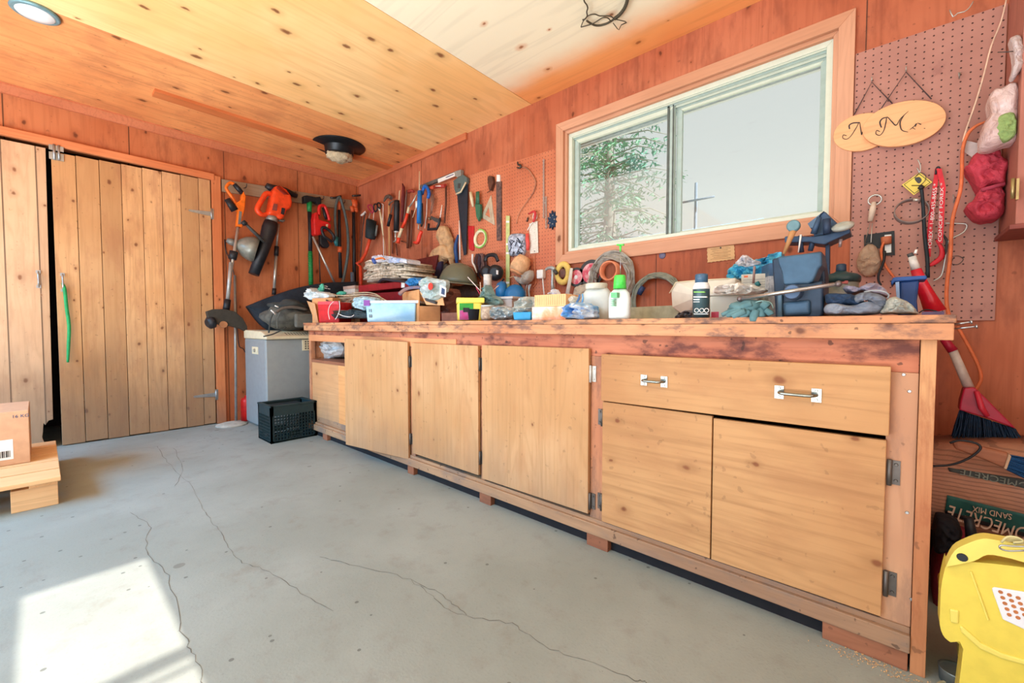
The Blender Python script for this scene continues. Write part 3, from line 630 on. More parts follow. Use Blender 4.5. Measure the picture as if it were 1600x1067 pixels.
# --- green axe
z = zf(470, 290, 6.273)
t = T_('splitting_axe', 'green and black splitting axe hanging by its head on the grey board', 'axe', (.05, -.6, 1.2))
b = MB(); plate(b, z((32, 98), (60, 94), (110, 104), (150, 112), (192, 106), (206, 135), (200, 178), (165, 182), (150, 162), (115, 158), (60, 165), (34, 170)), WL(.10), IN_L*.06); b.build('axe_head', M('axe_steel', (36, 46, 52), .4, .4), t, bev=.006)
rod(MB(), z((84, 160), (84, 258)), WL(.075), (8.5, 6.5), 14).build('collar', c_green, t)
rod(MB(), z((85, 255), (92, 450), (93, 650)), WL(.075), (6, 5.6, 6), 12).build('handle', c_black, t)
b = MB(); rod(b, z((93, 645), (97, 780), (100, 990)), WL(.075), (6.2, 6.4, 6.6), 12)
for i in range(14): 
    a = z((93.5+i*.45, 670+i*22))[0]; rod(b, [a, (a[0], a[1]+1.4)], WL(.075), 7.2, 12)
b.build('grip', c_green, t)
# --- red hedge trimmer
t = T_('hedge_trimmer', 'red cordless hedge trimmer with black guard hanging right of the axe', 'hedge trimmer', (.06, -.5, 1.3))
b = MB(); plate(b, z((140, 262), (165, 255), (175, 285), (185, 330), (230, 345), (262, 352), (285, 360), (300, 385), (296, 430), (250, 440), (215, 470), (170, 488), (135, 480), (128, 330)), WL(.16), IN_L*.10); b.build('motor_housing', c_red, t, bev=.012, seg=3)
rod(MB(), z((178, 290), (180, 215), (205, 195), (235, 205), (262, 275), (282, 345)), WL(.14), (5.5, 5, 5, 5, 5, 5), 10, 3).build('handle_loop', c_red, t)
rod(MB(), z((215, 215), (235, 280), (250, 330)), WL(.135), (3.5, 5, 4), 10).build('grip', c_black, t)
plate(MB(), z((250, 380), (266, 378), (264, 412), (248, 410)), WL(.166), IN_L*.01).build('label_panel', c_cream, t)
b = MB(); P = [onX(*p, .18) for p in z((205, 420), (240, 412), (280, 440), (315, 480), (325, 520), (300, 545), (265, 520), (225, 490))]; b.tube(smooth_path(P, 3, True), .014, 8, closed=True); b.build('front_guard', c_black, t)
plate(MB(), z((190, 485), (225, 490), (262, 535), (285, 585), (268, 612), (225, 605), (192, 570)), WL(.12), IN_L*.05).build('battery', c_black, t, bev=.008)
rod(MB(), z((180, 490), (181, 700), (190, 950)), WL(.06), 3.6, 8, flat=.35).build('blade', c_dsteel, t)
tag(rod(MB(), z((118, 500), (235, 750), (350, 992)), WL(.13), 3.4, 10).build('aluminium_rod', c_silver), 'pale bare rod leaning right of the green axe', 'rod')
# --- pipes with orange couplings
t = T_('pipe_with_orange_couplings', 'black upright pipe with two orange couplings, grey hose looped over it', 'pipe', (.06, -.3, 1.2))
rod(MB(), z((375, 240), (378, 450), (390, 905)), WL(.07), (4.5, 4.8, 5.5), 12).build('pipe', c_black, t)
rod(MB(), z((376, 158), (376, 190), (374, 238)), WL(.07), (5, 6, 4.4), 12).build('coupling', M('coupling_orange', (220, 100, 52), .5), t)
rod(MB(), z((383, 602), (383, 655)), WL(.075), (8, 7), 12).build('coupling', MATS['coupling_orange'], t)
tag(rod(MB(), z((350, 510), (336, 330), (345, 190), (378, 110), (410, 190), (442, 320), (462, 480), (462, 660), (432, 850), (402, 985)), WL(.10), (4, 4, 4, 4, 4, 4, 4.4, 4.4, 4.4, 4.6), 10, 4).build('grey_hose', M('hose_grey', (86, 100, 100), .6)), 'grey hose looped over a hook beside the black pipes', 'hose')
tag(rod(MB(), z((352, 505), (345, 545), (352, 592)), WL(.10), (6.5, 7.5, 5), 12).build('hose_nozzle', c_teal), 'teal nozzle on the end of the looped grey hose', 'nozzle')
t = T_('pipe_with_valve', 'black pipe with orange valve fitting in the corner of the two walls', 'pipe', (.06, -.15, 1.2))
rod(MB(), z((518, 260), (522, 560), (525, 985)), WL(.07), (5, 5, 6), 12).build('pipe', c_black, t)
b = MB(); rod(b, z((505, 150), (552, 152)), WL(.08), (5, 5), 10); rod(b, z((530, 150), (528, 215)), WL(.08), (8, 8), 12); rod(b, z((485, 215), (540, 222), (540, 258)), WL(.08), (4, 6, 6), 10, 2); rod(b, z((505, 205), (505, 258)), WL(.08), (7, 5), 12); b.build('valve', MATS['coupling_orange'], t)
tag(rod(MB(), z((505, 850), (510, 990)), WL(.12), (6, 6.6), 12).build('corrugated_hose_end', M('hose_blue_grey', (92, 108, 122), .6)), 'short blue-grey ribbed hose end standing behind the white carton', 'hose')
# hooks and a spring on the rail
tag(rod(MB(), z((292, 118), (330, 120), (395, 105)), WL(.04), (3, 3, 4), 8).build('steel_clip', c_dsteel), 'small dark clip on the wall above the looped hose', 'clip')
tag(rod(MB(), z((505, 100), (550, 98), (595, 92)), WL(.04), (3, 3.4, 2.4), 8).build('steel_clip', c_dsteel), 'small dark clip high in the corner above the orange valve', 'clip')
# green cord on the door handle
tag(rod(MB(), [(97.5, 442), (101, 452), (104, 480), (108, 510), (107, 540), (106, 566)], WL(.05), (3, 4.5, 4.5, 4.5, 4.2, 3), 10, 4).build('green_strap', M('green_cord', (34, 160, 92), .6)), 'green hook strap hanging from the closet door handle', 'strap')
# ================================================================== floor things on the left
# dehumidifier / cooler cabinet
X0, X1, Y0, Y1 = .13, .66, -1.155, -.60; ZL = .735
t = T_('air_cooler', 'grey appliance cabinet with cream vented lid beside the workbench', 'air cooler', (.34, -.88, 0))
MB().box((X0, Y0, .012), (X1-.03, Y1, ZL)).build('body', M('appliance_grey', (142, 148, 148), .45, var=.04), t, bev=.012, seg=3)
MB().box((X1-.032, Y0+.006, .02), (X1-.02, Y1-.006, ZL-.004)).build('front_panel', M('appliance_panel', (148, 155, 155), .4, var=.03), t, bev=.004)
b = MB(); b.prism([(X0-.005, Y0-.005, ZL), (X1+.01, Y0-.005, ZL), (X1+.015, Y0-.005, ZL+.025), (X1-.12, Y0-.005, ZL+.065), (X0-.005, Y0-.005, ZL+.075)], (0, Y1-Y0+.01, 0)); lid = b.build('lid', c_cream, t, bev=.01, seg=3)
for i in range(16):
    y = Y0+.16+i*.023; MB().obox((X1-.075, y, ZL+.046), (.055, 0, -.0163), (0, .008, 0), (0, 0, .006)).build('vent_slot', M('vent_shadow', (96, 92, 80), .7), lid)
gr = MB().box((X1-.022, -.875, ZL-.10), (X1-.014, -.70, ZL-.008)); g_ = gr.build('grille', c_cream, t, bev=.002)
gd = MB()
for i in range(7):
    for j in range(4): gd.box((X1-.0145, -.855+i*.022, ZL-.088+j*.019), (X1-.0125, -.842+i*.022, ZL-.076+j*.019))
o = gd.build('grille_openings', MATS['vent_shadow'], g_); o['kind'] = 'stuff'
MB().box((.33, Y0-.004, ZL-.125), (.47, Y0+.001, ZL-.065)).build('dial_plate', c_cream, t)
MB().lathe((.40, Y0-.004, ZL-.095), [(.016, 0), (.013, .01)], (0, -1, 0), 14).build('dial', M('dial_grey', (170, 165, 150), .5), t)
# milk crate
t = T_('milk_crate', 'dark green plastic milk crate on the floor in front of the cooler', 'crate', (.93, -1.105, 0))
mc = M('crate_plastic', (30, 52, 56), .5, var=.1); cx0, cx1, cy0, cy1, cz = .80, 1.06, -1.267, -.945, .27
def crate_side(o, u, L):
    g = MB(); o = V(o); u = V(u); n = V((u.y, -u.x, 0)); up = V((0, 0, 1)); th = .007
    def bar(a0, a1, z0, z1, t_=th): g.obox(o+u*a0+up*z0, u*(a1-a0), -n*t_, up*(z1-z0))
    bar(0, L, cz-.075, cz, .012); bar(0, L, 0, .018, .012); bar(0, .02, 0, cz, .012); bar(L-.02, L, 0, cz, .012)
    n1 = int(L/.021)
    for i in range(1, n1): bar(i*L/n1-.0025, i*L/n1+.0025, .018, cz-.075)
    for j in range(1, 8): bar(.02, L-.02, .018+j*.0225-.0025, .018+j*.0225+.0025)
    bar(L*.38, L*.66, .03, .07, .009)
    return g
crate_side((cx1, cy0, 0), (0, 1, 0), cy1-cy0).build('side_panel', mc, t)
crate_side((cx0, cy0, 0), (1, 0, 0), cx1-cx0).build('side_panel', mc, t)
crate_side((cx1, cy1, 0), (-1, 0, 0), cx1-cx0).build('side_panel', mc, t)
crate_side((cx0, cy1, 0), (0, -1, 0), cy1-cy0).build('side_panel', mc, t)
MB().box((cx0, cy0, .004), (cx1, cy1, .012)).build('bottom', mc, t)
b = MB(); b.box((cx0-.004, cy0-.004, cz-.012), (cx1+.004, cy0+.02, cz)).box((cx0-.004, cy1-.02, cz-.012), (cx1+.004, cy1+.004, cz)).box((cx0-.004, cy0, cz-.012), (cx0+.02, cy1, cz)).box((cx1-.02, cy0, cz-.012), (cx1+.004, cy1, cz)); b.build('rim', mc, t, bev=.002)
MB().box((cx0+.03, cy0+.04, cz-.03), (cx1-.03, cy1-.06, cz-.02)).build('divider', M('crate_inner', (22, 34, 38), .7), t)
tag(MB().lathe((.07, -1.13, 0), [(.04, 0), (.05, .005), (.05, .17), (.045, .20), (.02, .21), (.018, .225)], n=18).build('red_canister', c_red), 'red cylinder standing against the wall left of the grey appliance', 'canister')
# pallet and carton
mpal = wood('pallet_wood', (236, 194, 144), (222, 174, 122), 'y', 1, knots=.35, kscale=5, seed=50, rings=.4); mpal2 = wood('pallet_block', (228, 186, 138), (214, 166, 116), 'y', 1, knots=.1, seed=51)
t = T_('pallet', 'pale wooden pallet at the left edge of the floor', 'pallet', (1.0, -2.9, 0))
Pt = onZ(95, 744, .135); Pu = onZ(50, 698, .135); px1, py1 = Pt.x, Pt.y
bk = onZ(68, 802, 0)
w_ = .145
for i in range(5): MB().box((px1-.02-i*.19-w_, py1-1.1, .117), (px1-.02-i*.19+.03, py1, .137)).build('deck_board', mpal, t, bev=.002)
for yy in (py1-.10, py1-.55, py1-1.1):
    MB().box((px1-.95, yy, .10), (px1-.012, yy+.09, .1165)).build('stringer_board', wood('pallet_x', (234, 188, 136), (220, 168, 116), 'x', 1, knots=.2, seed=53), t, bev=.002)
    for xx in (px1-.12, px1-.53, px1-.95): MB().box((xx, yy-.055, 0), (xx+.10, yy+.09, .0995)).build('block', mpal2, t, bev=.002)
t = T_('shipping_carton', 'brown cardboard carton marked 16 KG on the pallet', 'carton', (1.1, -2.9, .138))
cb = onZ(48, 722, .137)
mcart = M('carton_brown', (206, 160, 124), .8, var=.05)
ch_ = onX(48, 640, cb.x).z-.137
bx_ = MB().box((cb.x-.40, cb.y-.5, .138), (cb.x, cb.y, .137+ch_)).build('carton_body', mcart, t, bev=.003)
MB().box((cb.x-.40, cb.y-.30, .137+ch_), (cb.x+.0005, cb.y-.24, .1378+ch_)).build('packing_tape', M('tape_clear', (214, 190, 160), .25), t)
la = onX(20, 686, cb.x); lb = onX(0, 720, cb.x)
lo = MB().box((cb.x+.0003, la.y-.12, lb.z), (cb.x+.001, la.y, la.z)).build('shipping_label', c_label, t)
for i in range(9):
    MB().box((cb.x+.001, la.y-.012-i*.0045-(i % 3)*.001, lb.z+.012), (cb.x+.0013, la.y-.0100-i*.0045, lb.z+.045)).build('barcode_bar', c_black, lo)
pk = onX(32, 650, cb.x); text_mesh('16 KG', 'printed_mark', M('ink_blue', (70, 84, 120), .7), t, (cb.x+.001, pk.y, pk.z), (0, 1, 0), (0, 0, 1), .022, .0003)
# ================================================================== bags on the cooler
b = MB(); pts = [onX(*p, .62) for p in ((390, 475), (398, 466), (430, 455), (485, 440), (530, 436), (552, 448), (560, 500), (470, 512), (425, 522), (410, 518), (398, 500))]
gb = MB(); n_ = 22
def bagfn(u, v):
    # u along the bag, v up; lumpy soft front
    xA, xB = 390, 560; px = xA+(xB-xA)*u
    topy = [478, 462, 455, 448, 441, 437, 440, 446][min(7, int(u*7.99))]; tp = 478-34*math.sin(min(1, u*1.25)*1.57)-4*u; bt = 480+40*math.sin(min(1, u*4)*1.57)-10*u
    py = tp+(bt-tp)*v; d = .29+.07*math.sin(math.pi*v)*math.sin(math.pi*min(1, u*1.1+.05))+.02*mnoise.noise(V((u*7, v*4, 0)))
    return onX(px, py, d)
gb.sheet(bagfn, 26, 14, th=(-.10, .0, 0)).build('carry_case', c_navy)
o = bpy.data.objects['carry_case']; o.name = 'carry_case_body'
cc = thing('carry_case', 'large black soft carry case leaning on the wall behind the grey bag', 'bag', (.3, -.75, .8))
o.parent = cc; o.location = o.location-cc.location; WORG[o.name] = WORG['carry_case']
zz = zf(400, 420, 8)
for pp in ((503, 445, 507, 446.4), (508, 446, 512, 447.4), (504, 448.6, 511, 450), (512, 450.2, 516, 451)):
    MB().prism([onX(pp[0], pp[1], .37), onX(pp[2], pp[3], .37), onX(pp[2], pp[3]+1.2, .37), onX(pp[0], pp[1]+1.2, .37)], (-.002, 0, 0)).build('printed_mark', c_label, cc)
# grey tool bag on the cooler lid
t = T_('tool_bag', 'grey canvas tool bag with straps on top of the grey appliance', 'bag', (.55, -.85, ZL+.06))
mb_ = M('canvas_grey', (92, 92, 84), .9, bump=.4, var=.2); mb2 = M('canvas_dark', (56, 60, 58), .9, bump=.4)
gz = ZL+.08
def blob(b, c, r, lump=.18, seed=0, rot=None, n=20, m=12, freq=1.5): return b.ball(c, r, n, m, lump, seed, rot, freq)
b = MB(); A = onX(452, 500, .62); blob(b, (.50, A.y+.06, gz+.10), (.16, .23, .105), .16, 3); b.build('bag_body', mb_, t)
b = MB().box((.655, A.y+.02, gz+.015), (.70, A.y+.20, gz+.13)); b.build('side_pocket', M('canvas_pocket', (104, 104, 96), .9, bump=.3), t, bev=.018, seg=3)
rod(MB(), zz((250, 545), (330, 495), (470, 480), (640, 510)), WL(.66), (4.5, 5, 5, 4), 10, 3).build('zip_flap', M('canvas_brown', (98, 90, 82), .9), t)
rod(MB(), zz((395, 420), (440, 392), (520, 405), (590, 450)), WL(.60), (1.8, 2.2, 2.2, 1.8), 8, 4).build('carry_handle', mb2, t)
rod(MB(), zz((215, 560), (180, 640), (160, 800)), WL(.69), (3, 4, 4), 8, 4, flat=.5).build('shoulder_strap', mb2, t)
rod(MB(), zz((300, 545), (265, 640), (268, 745)), WL(.70), (4, 4, 4), 8, 4, flat=.5).build('side_strap', mb_, t)
rod(MB(), zz((95, 845), (200, 820), (300, 775), (375, 730)), WL(.70), (4, 4, 4, 4), 8, 4, flat=.5).build('loose_strap', mb2, t)
rod(MB(), zz((235, 460), (262, 472), (280, 480)), WL(.66), 1.8, 8).build('buckle', c_label, t)
rod(MB(), zz((185, 515), (215, 540), (240, 570)), WL(.68), 2.0, 8).build('buckle', c_label, t)
b = MB(); blob(b, onX(452, 478, .55), (.10, .14, .05), .3, 5); b.build('crumpled_liner', mb2, t)
# ================================================================== tools on the window wall
def mpeg(ca=(186, 134, 120), cb=(168, 118, 106)):
    t = NT('pegboard'); sp = t.n('ShaderNodeSeparateXYZ', i={0: t.coords()})
    fx = t.math('SUBTRACT', t.math('FRACT', t.math('DIVIDE', sp.outputs[0], .0254)), .5); fz = t.math('SUBTRACT', t.math('FRACT', t.math('DIVIDE', sp.outputs[2], .0254)), .5)
    d = t.math('ADD', t.math('MULTIPLY', fx, fx), t.math('MULTIPLY', fz, fz))
    h = t.math('LESS_THAN', d, .0135)
    n1 = t.noise(t.coords(), 3.5, 4); n2 = t.noise(t.coords(), 9, 5, .65)
    c = t.mix(t.step(n1, .3, .7), lin(ca), lin(cb))
    c = t.mix(t.math('MULTIPLY', t.step(n2, .6, .72), .4), c, lin((130, 78, 76)))
    c = t.mix(h, c, lin((66, 34, 32)))
    m = t.out(c, .6, t.math('SUBTRACT', 1.0, h), .4, .003); return m
m_peg = mpeg()
t = T_('pegboard', 'large brown pegboard right of the window, oval name signs hung on it', 'pegboard', (4.39, 0, .86))
MB().box((4.192, -.008, .862), (4.615, 0, 1.995)).build('panel', m_peg, t, bev=.001)
t = T_('pegboard', 'orange pegboard left of the window with saws and squares', 'pegboard', (2.05, 0, 1.2))
zt1 = onY(870, 235).z
MB().prism([(1.30, -.009, .92), (1.30, -.009, 2.07), (2.632, -.009, 2.03), (2.632, -.009, .92)], (0, .0075, 0)).build('panel', mpeg((204, 126, 90), (188, 106, 74)), t)
for x, zA, zB in ((1.13, .92, 2.34), (3.33, .87, 1.25), (4.225, 2.0, 2.4)):
    struct(MB().box((x-.0018, -.0015, zA), (x+.0018, 0, zB)).build('trim_7', c_rusty))
z4 = zf(540, 250, 7.111); za = zf(560, 300, 8.89); zb = zf(630, 260, 7.62)
# level along the top
t = T_('spirit_level', 'long grey straightedge with a white printed sleeve tilted along the wall top', 'level', (1.2, 0, 2.1))
MB().prism([onY(*p, -.03) for p in zb((200, 225), (640, 50), (640, 85), (200, 262))], (0, .02, 0)).build('bar', M('level_grey', (110, 112, 110), .5, .3), t)
MB().prism([onY(*p, -.034) for p in zb((412, 152), (610, 70), (616, 115), (414, 196))], (0, .004, 0)).build('sleeve', c_label, t)
MB().prism([onY(*p, -.035) for p in zb((505, 128), (600, 88), (600, 98), (508, 137))], (0, .001, 0)).build('printed_band', M('print_blue', (70, 88, 140), .5), t)
MB().prism([onY(*p, -.04) for p in zb((610, 62), (686, 38), (686, 110), (640, 130), (616, 110))], (0, .03, 0)).build('end_plate', M('grey_plate', (150, 152, 146), .5), t)
# row of long tools
t = T_('scraper', 'small white-bladed scraper on a thin dark shaft, first tool by the corner', 'scraper', (.22, -.02, 1.7))
plate(MB(), za((25, 322), (92, 262), (104, 290), (44, 335)), WR(.05), IN_R*.004).build('blade', c_label, t)
rod(MB(), za((95, 285), (60, 500), (45, 700), (30, 900)), WR(.05), (1.6, 1.4, 1.4, 1.3), 6).build('shaft', c_dgrey, t)
t = T_('scissors', 'dark scissors with pink and black handles above the black cylinder', 'scissors', (.3, -.03, 1.8))
for pp, m_ in ((((130, 200), (150, 180), (180, 185), (205, 250), (190, 290), (150, 240)), M('pink_plastic', (176, 52, 84), .5)), (((215, 190), (235, 165), (262, 185), (262, 240), (235, 275), (215, 240)), c_black)):
    b = MB(); b.tube(smooth_path([onY(*p, -.06) for p in za(*pp)], 3, True), .007, 8, closed=True); b.build('handle', m_, t)
rod(MB(), za((215, 285), (205, 400)), WR(.06), (1.6, 1.2), 6, flat=.4).build('blade', c_label, t)
rod(MB(), za((165, 290), (132, 420)), WR(.065), (1.6, 1.0), 6, flat=.4).build('blade', c_silver, t)
t = T_('foam_cylinder_tool', 'fat black cylinder on a bent orange pipe near the corner', 'tool', (.36, -.05, 1.5))
rod(MB(), za((182, 392), (180, 400), (168, 630), (165, 648)), WR(.09), (14, 16, 16.5, 14), 18).build('cylinder', M('foam_black', (30, 46, 52), .7), t)
rod(MB(), za((262, 460), (240, 610)), WR(.06), (3.5, 3.5), 8).build('side_bracket', c_grey, t)
z5 = zf(540, 380, 8.206)
rod(MB(), za((165, 645), (100, 850), (45, 955), (-20, 990))+z5((190, 300), (195, 560), (200, 620)), WR(.09), (5, 5, 5, 5, 4.6, 5, 5.4), 12).build('bent_pipe', M('orange_pipe', (222, 76, 44), .45), t)
t = T_('paint_brush', 'long white-handled brush hanging with the bristles down', 'brush', (.5, -.03, 1.7))
rod(MB(), za((268, 190), (300, 262)), WR(.05), (2, 3), 8).build('ferrule', c_silver, t)
rod(MB(), za((298, 262), (320, 380), (345, 605)), WR(.05), (3.4, 3.8, 2), 10).build('handle', c_cream, t)
rod(MB(), za((345, 600), (365, 720), (380, 900)), WR(.05), (1.2, 1.2, 1), 6).build('cord', M('beige_cord', (214, 180, 140), .7), t)
b = MB(); b.tube(smooth_path([onY(*p, -.05) for p in za((262, 165), (285, 150), (308, 180), (300, 225), (275, 210))], 3, True), .008, 8, closed=True); b.build('hanging_loop', c_black, t)
t = T_('metal_skewer', 'thin white metal rod hanging between brush and hammer', 'rod', (.55, -.03, 1.5))
rod(MB(), za((325, 160), (345, 175), (340, 400), (348, 720), (352, 885)), WR(.04), (1.6, 1.4, 1.3, 1.3, 1.4), 6).build('rod', c_label, t)
t = T_('claw_hammer', 'claw hammer with a long wooden handle and dull grey head', 'hammer', (.62, -.05, 1.5))
rod(MB(), za((425, 130), (428, 400), (435, 885)), WR(.05), (3, 3.6, 3.8), 10).build('handle', c_wood, t)
rod(MB(), za((355, 130), (385, 75), (425, 60), (455, 85)), WR(.06), (2.5, 5, 6.5, 6), 10, 3).build('hammer_head', M('dull_steel', (118, 108, 100), .55, .5), t)
rod(MB(), za((425, 180), (440, 150), (485, 120)), WR(.07), (3, 2.4, 1.4), 8).build('claw', MATS['dull_steel'], t)
t = T_('putty_knife', 'small knife with a black handle hanging beside the black cartridge gun', 'knife', (.64, -.03, 1.7))
rod(MB(), za((450, 310), (410, 475)), WR(.07), (5, 4), 10).build('handle', c_black, t)
plate(MB(), za((455, 300), (490, 160), (470, 165), (440, 290)), WR(.07), IN_R*.003).build('blade', M('dull_steel'), t)
def cartridge(name, label, body, pts_body, w, pts_tip, wt, tipm, extra=None, off=.08):
    t = T_(name, label, 'caulking gun', onY(*pts_body[-1], -off))
    rod(MB(), pts_body, WR(off), w, 16).build('barrel', body, t)
    rod(MB(), pts_tip, WR(off), wt, 8).build('nozzle', tipm, t)
    return t
t = cartridge('caulking_gun', 'black caulking gun hanging between wood hammer and orange bow saw', c_black, za((533, 118), (533, 160), (528, 545)), (8, 9.5, 8.6), za((566, 110), (570, 0), (578, -25)), (1.8, 1.5, 1.2), c_cream)
rod(MB(), za((515, 540), (515, 660)), WR(.08), (3, 2.4), 8).build('plunger_rod', c_silver, t); rod(MB(), za((490, 692), (520, 668), (515, 640)), WR(.08), 2.2, 8, 3).build('hook_end', c_silver, t); rod(MB(), za((505, 545), (540, 545)), WR(.08), 4, 8).build('end_cap', c_label, t)
z2 = zf(540, 250, 7.111)
tag(rod(MB(), z2((632, 262), (645, 300), (640, 420), (632, 560), (622, 690)), WR(.05), (2, 5.5, 7.4, 6, 4), 12, flat=.5).build('leather_sheath', M('maroon_leather', (116, 44, 44), .7)), 'dark maroon sheath hanging behind the black caulking gun', 'sheath')
t = T_('bow_saw', 'orange bow saw frame with cream grips hanging slanted', 'saw', (.8, -.05, 1.6))
rod(MB(), z2((790, 385), (745, 470), (705, 525)), WR(.08), (2.2, 2.6, 3), 10).build('frame_end', c_silver, t)
rod(MB(), z2((705, 520), (690, 590)), WR(.08), (4, 4.5), 10).build('grip', c_cream, t)
rod(MB(), z2((690, 590), (660, 690), (625, 760)), WR(.08), (4.6, 4.8, 4.8), 10).build('frame', M('saw_orange', (232, 72, 46), .4), t)
rod(MB(), z2((628, 755), (590, 865)), WR(.08), (5, 5), 10).build('lower_grip', c_cream, t)
rod(MB(), z2((592, 862), (582, 925)), WR(.08), (5.5, 6), 10).build('frame_tip', MATS['saw_orange'], t)
rod(MB(), z2((790, 500), (745, 640)), WR(.04), (1.2, 1), 6).build('blade', c_cream, t)
t = cartridge('caulking_gun', 'blue sealant gun with white nozzle pointing up and orange trigger grip', M('sealant_blue', (30, 118, 196), .45), z2((825, 345), (822, 480), (815, 705)), (7.5, 7.6, 7.2), z2((820, 335), (820, 125)), (1.6, 1.2), c_cream, off=.10)
rod(MB(), z2((805, 462), (804, 535)), WR(.101), (8.2, 8.2), 16).build('paper_label', c_label, t)
rod(MB(), z2((812, 700), (808, 775)), WR(.10), 2.2, 8).build('plunger_rod', c_silver, t)
rod(MB(), z2((845, 790), (820, 850), (800, 915), (760, 915)), WR(.10), (5, 6, 6, 4), 12, 3).build('trigger_grip', M('orange_grip', (240, 72, 52), .45), t)
rod(MB(), z2((840, 740), (850, 700), (845, 480)), WR(.07), (3, 5, 4), 8).build('cradle', c_dsteel, t)
t = T_('spring_clamp', 'bright blue curved plastic clamp hanging right of the sealant gun', 'clamp', (1.05, -.06, 2))
rod(MB(), z2((830, 350), (850, 370), (862, 330), (885, 290), (915, 320), (928, 375), (915, 425)), WR(.07), (5, 6, 5, 6, 5, 6, 5), 10, 3).build('jaw', M('clamp_blue', (26, 102, 196), .4), t)
rod(MB(), z2((905, 425), (900, 600), (880, 760)), WR(.04), (1.4, 1.2, 1), 6).build('wire', c_label, t)
for k, (pp, lab) in enumerate(((((975, 380), (960, 480), (940, 620)), 'tarnished long pliers hanging under the blue clamp'), (((985, 420), (965, 540), (955, 600)), 'second tarnished pliers leg close to the mini hacksaw'))):
    tag(rod(MB(), z2(*pp), WR(.05), (3, 2.4, 1.4), 8).build('pliers', M('tarnish', (150, 112, 96), .5, .4)), lab, 'pliers')
t = T_('mini_hacksaw', 'black D-handled mini hacksaw with a silver blade tip', 'hacksaw', (1.25, -.05, 1.7))
b = MB(); P = [onY(*p, -.07) for p in z2((925, 700), (945, 775), (1000, 770), (1035, 690), (1045, 640), (1040, 700), (960, 700))]
rod(b, z2((925, 705), (918, 770), (1015, 765), (1040, 700), (1050, 640)), WR(.07), (4, 4.5, 4.5, 4, 3), 10); b.build('handle', c_black, t)
plate(MB(), z2((945, 620), (975, 635), (1045, 655), (1030, 700), (985, 680), (940, 645)), WR(.075), IN_R*.02).build('frame', c_dgrey, t)
rod(MB(), z2((925, 650), (945, 652)), WR(.078), (5.5, 5), 12).build('wing_nut', M('brass_dull', (150, 120, 96), .4, .6), t)
rod(MB(), z2((1052, 640), (1072, 500)), WR(.07), (1.8, 1.4), 6).build('blade', c_label, t)
t = T_('bar_clamp', 'reddish brown bar clamp with a screw hanging beneath the level', 'clamp', (1.4, -.04, 1.8))
rod(MB(), z2((990, 300), (1110, 285)), WR(.06), (5, 6), 8).build('head', M('clamp_red', (176, 58, 48), .6), t)
rod(MB(), z2((1115, 290), (1115, 480), (1098, 700)), WR(.05), (3.4, 3.2, 2.6), 8).build('bar', c_rusty, t)
rod(MB(), z2((1000, 290), (1060, 288)), WR(.075), 1.5, 6).build('screw', c_label, t)
t = T_('bar_clamp', 'small orange-red screw clamp head hanging left of the brown bar clamp', 'clamp', (1.3, -.04, 2))
rod(MB(), z2((940, 315), (985, 300)), WR(.05), (5, 6), 8).build('head', M('clamp_orange', (208, 84, 56), .6), t)
rod(MB(), z2((960, 330), (950, 470)), WR(.04), (2, 1.6), 8).build('bar', MATS['tarnish'], t)
tag(rod(MB(), z2((685, 330), (672, 420), (660, 560), (640, 760)), WR(.04), (3, 3, 2.4, 2), 8).build('file_tool', M('old_iron', (120, 96, 88), .6, .5)), 'old iron bar hanging between maroon sheath and blue sealant gun', 'bar')
tag(rod(MB(), z2((700, 350), (735, 340), (760, 350)), WR(.06), (6, 5, 4), 8).build('pipe_fitting', M('fitting_red', (160, 62, 52), .6)), 'dull red fitting hooked above the orange bow saw', 'fitting')
for k, (x0, y0, x1, y1, w) in enumerate(((178, 620, 160, 900, 2), (560, 930, 575, 1060, 3), (620, 900, 680, 920, 2), (700, 600, 690, 980, 5), (740, 560, 725, 960, 4), (520, 780, 522, 1040, 3))):
    tag(rod(MB(), z2((x0, y0), (x1, y1)), WR(.03), (w, w*.8), 8).build('steel_bar', M('brown_bar', (112, 66, 48), .6)), ['thin dark bar hanging left of the black cylinder', 'brown bar below the black caulking gun', 'short dark hook tip below the caulking gun', 'broad brown bar hanging below the orange bow saw', 'brown bar hanging just left of the blue sealant gun', 'brown bar hanging beside the hammer handle'][k], 'bar')
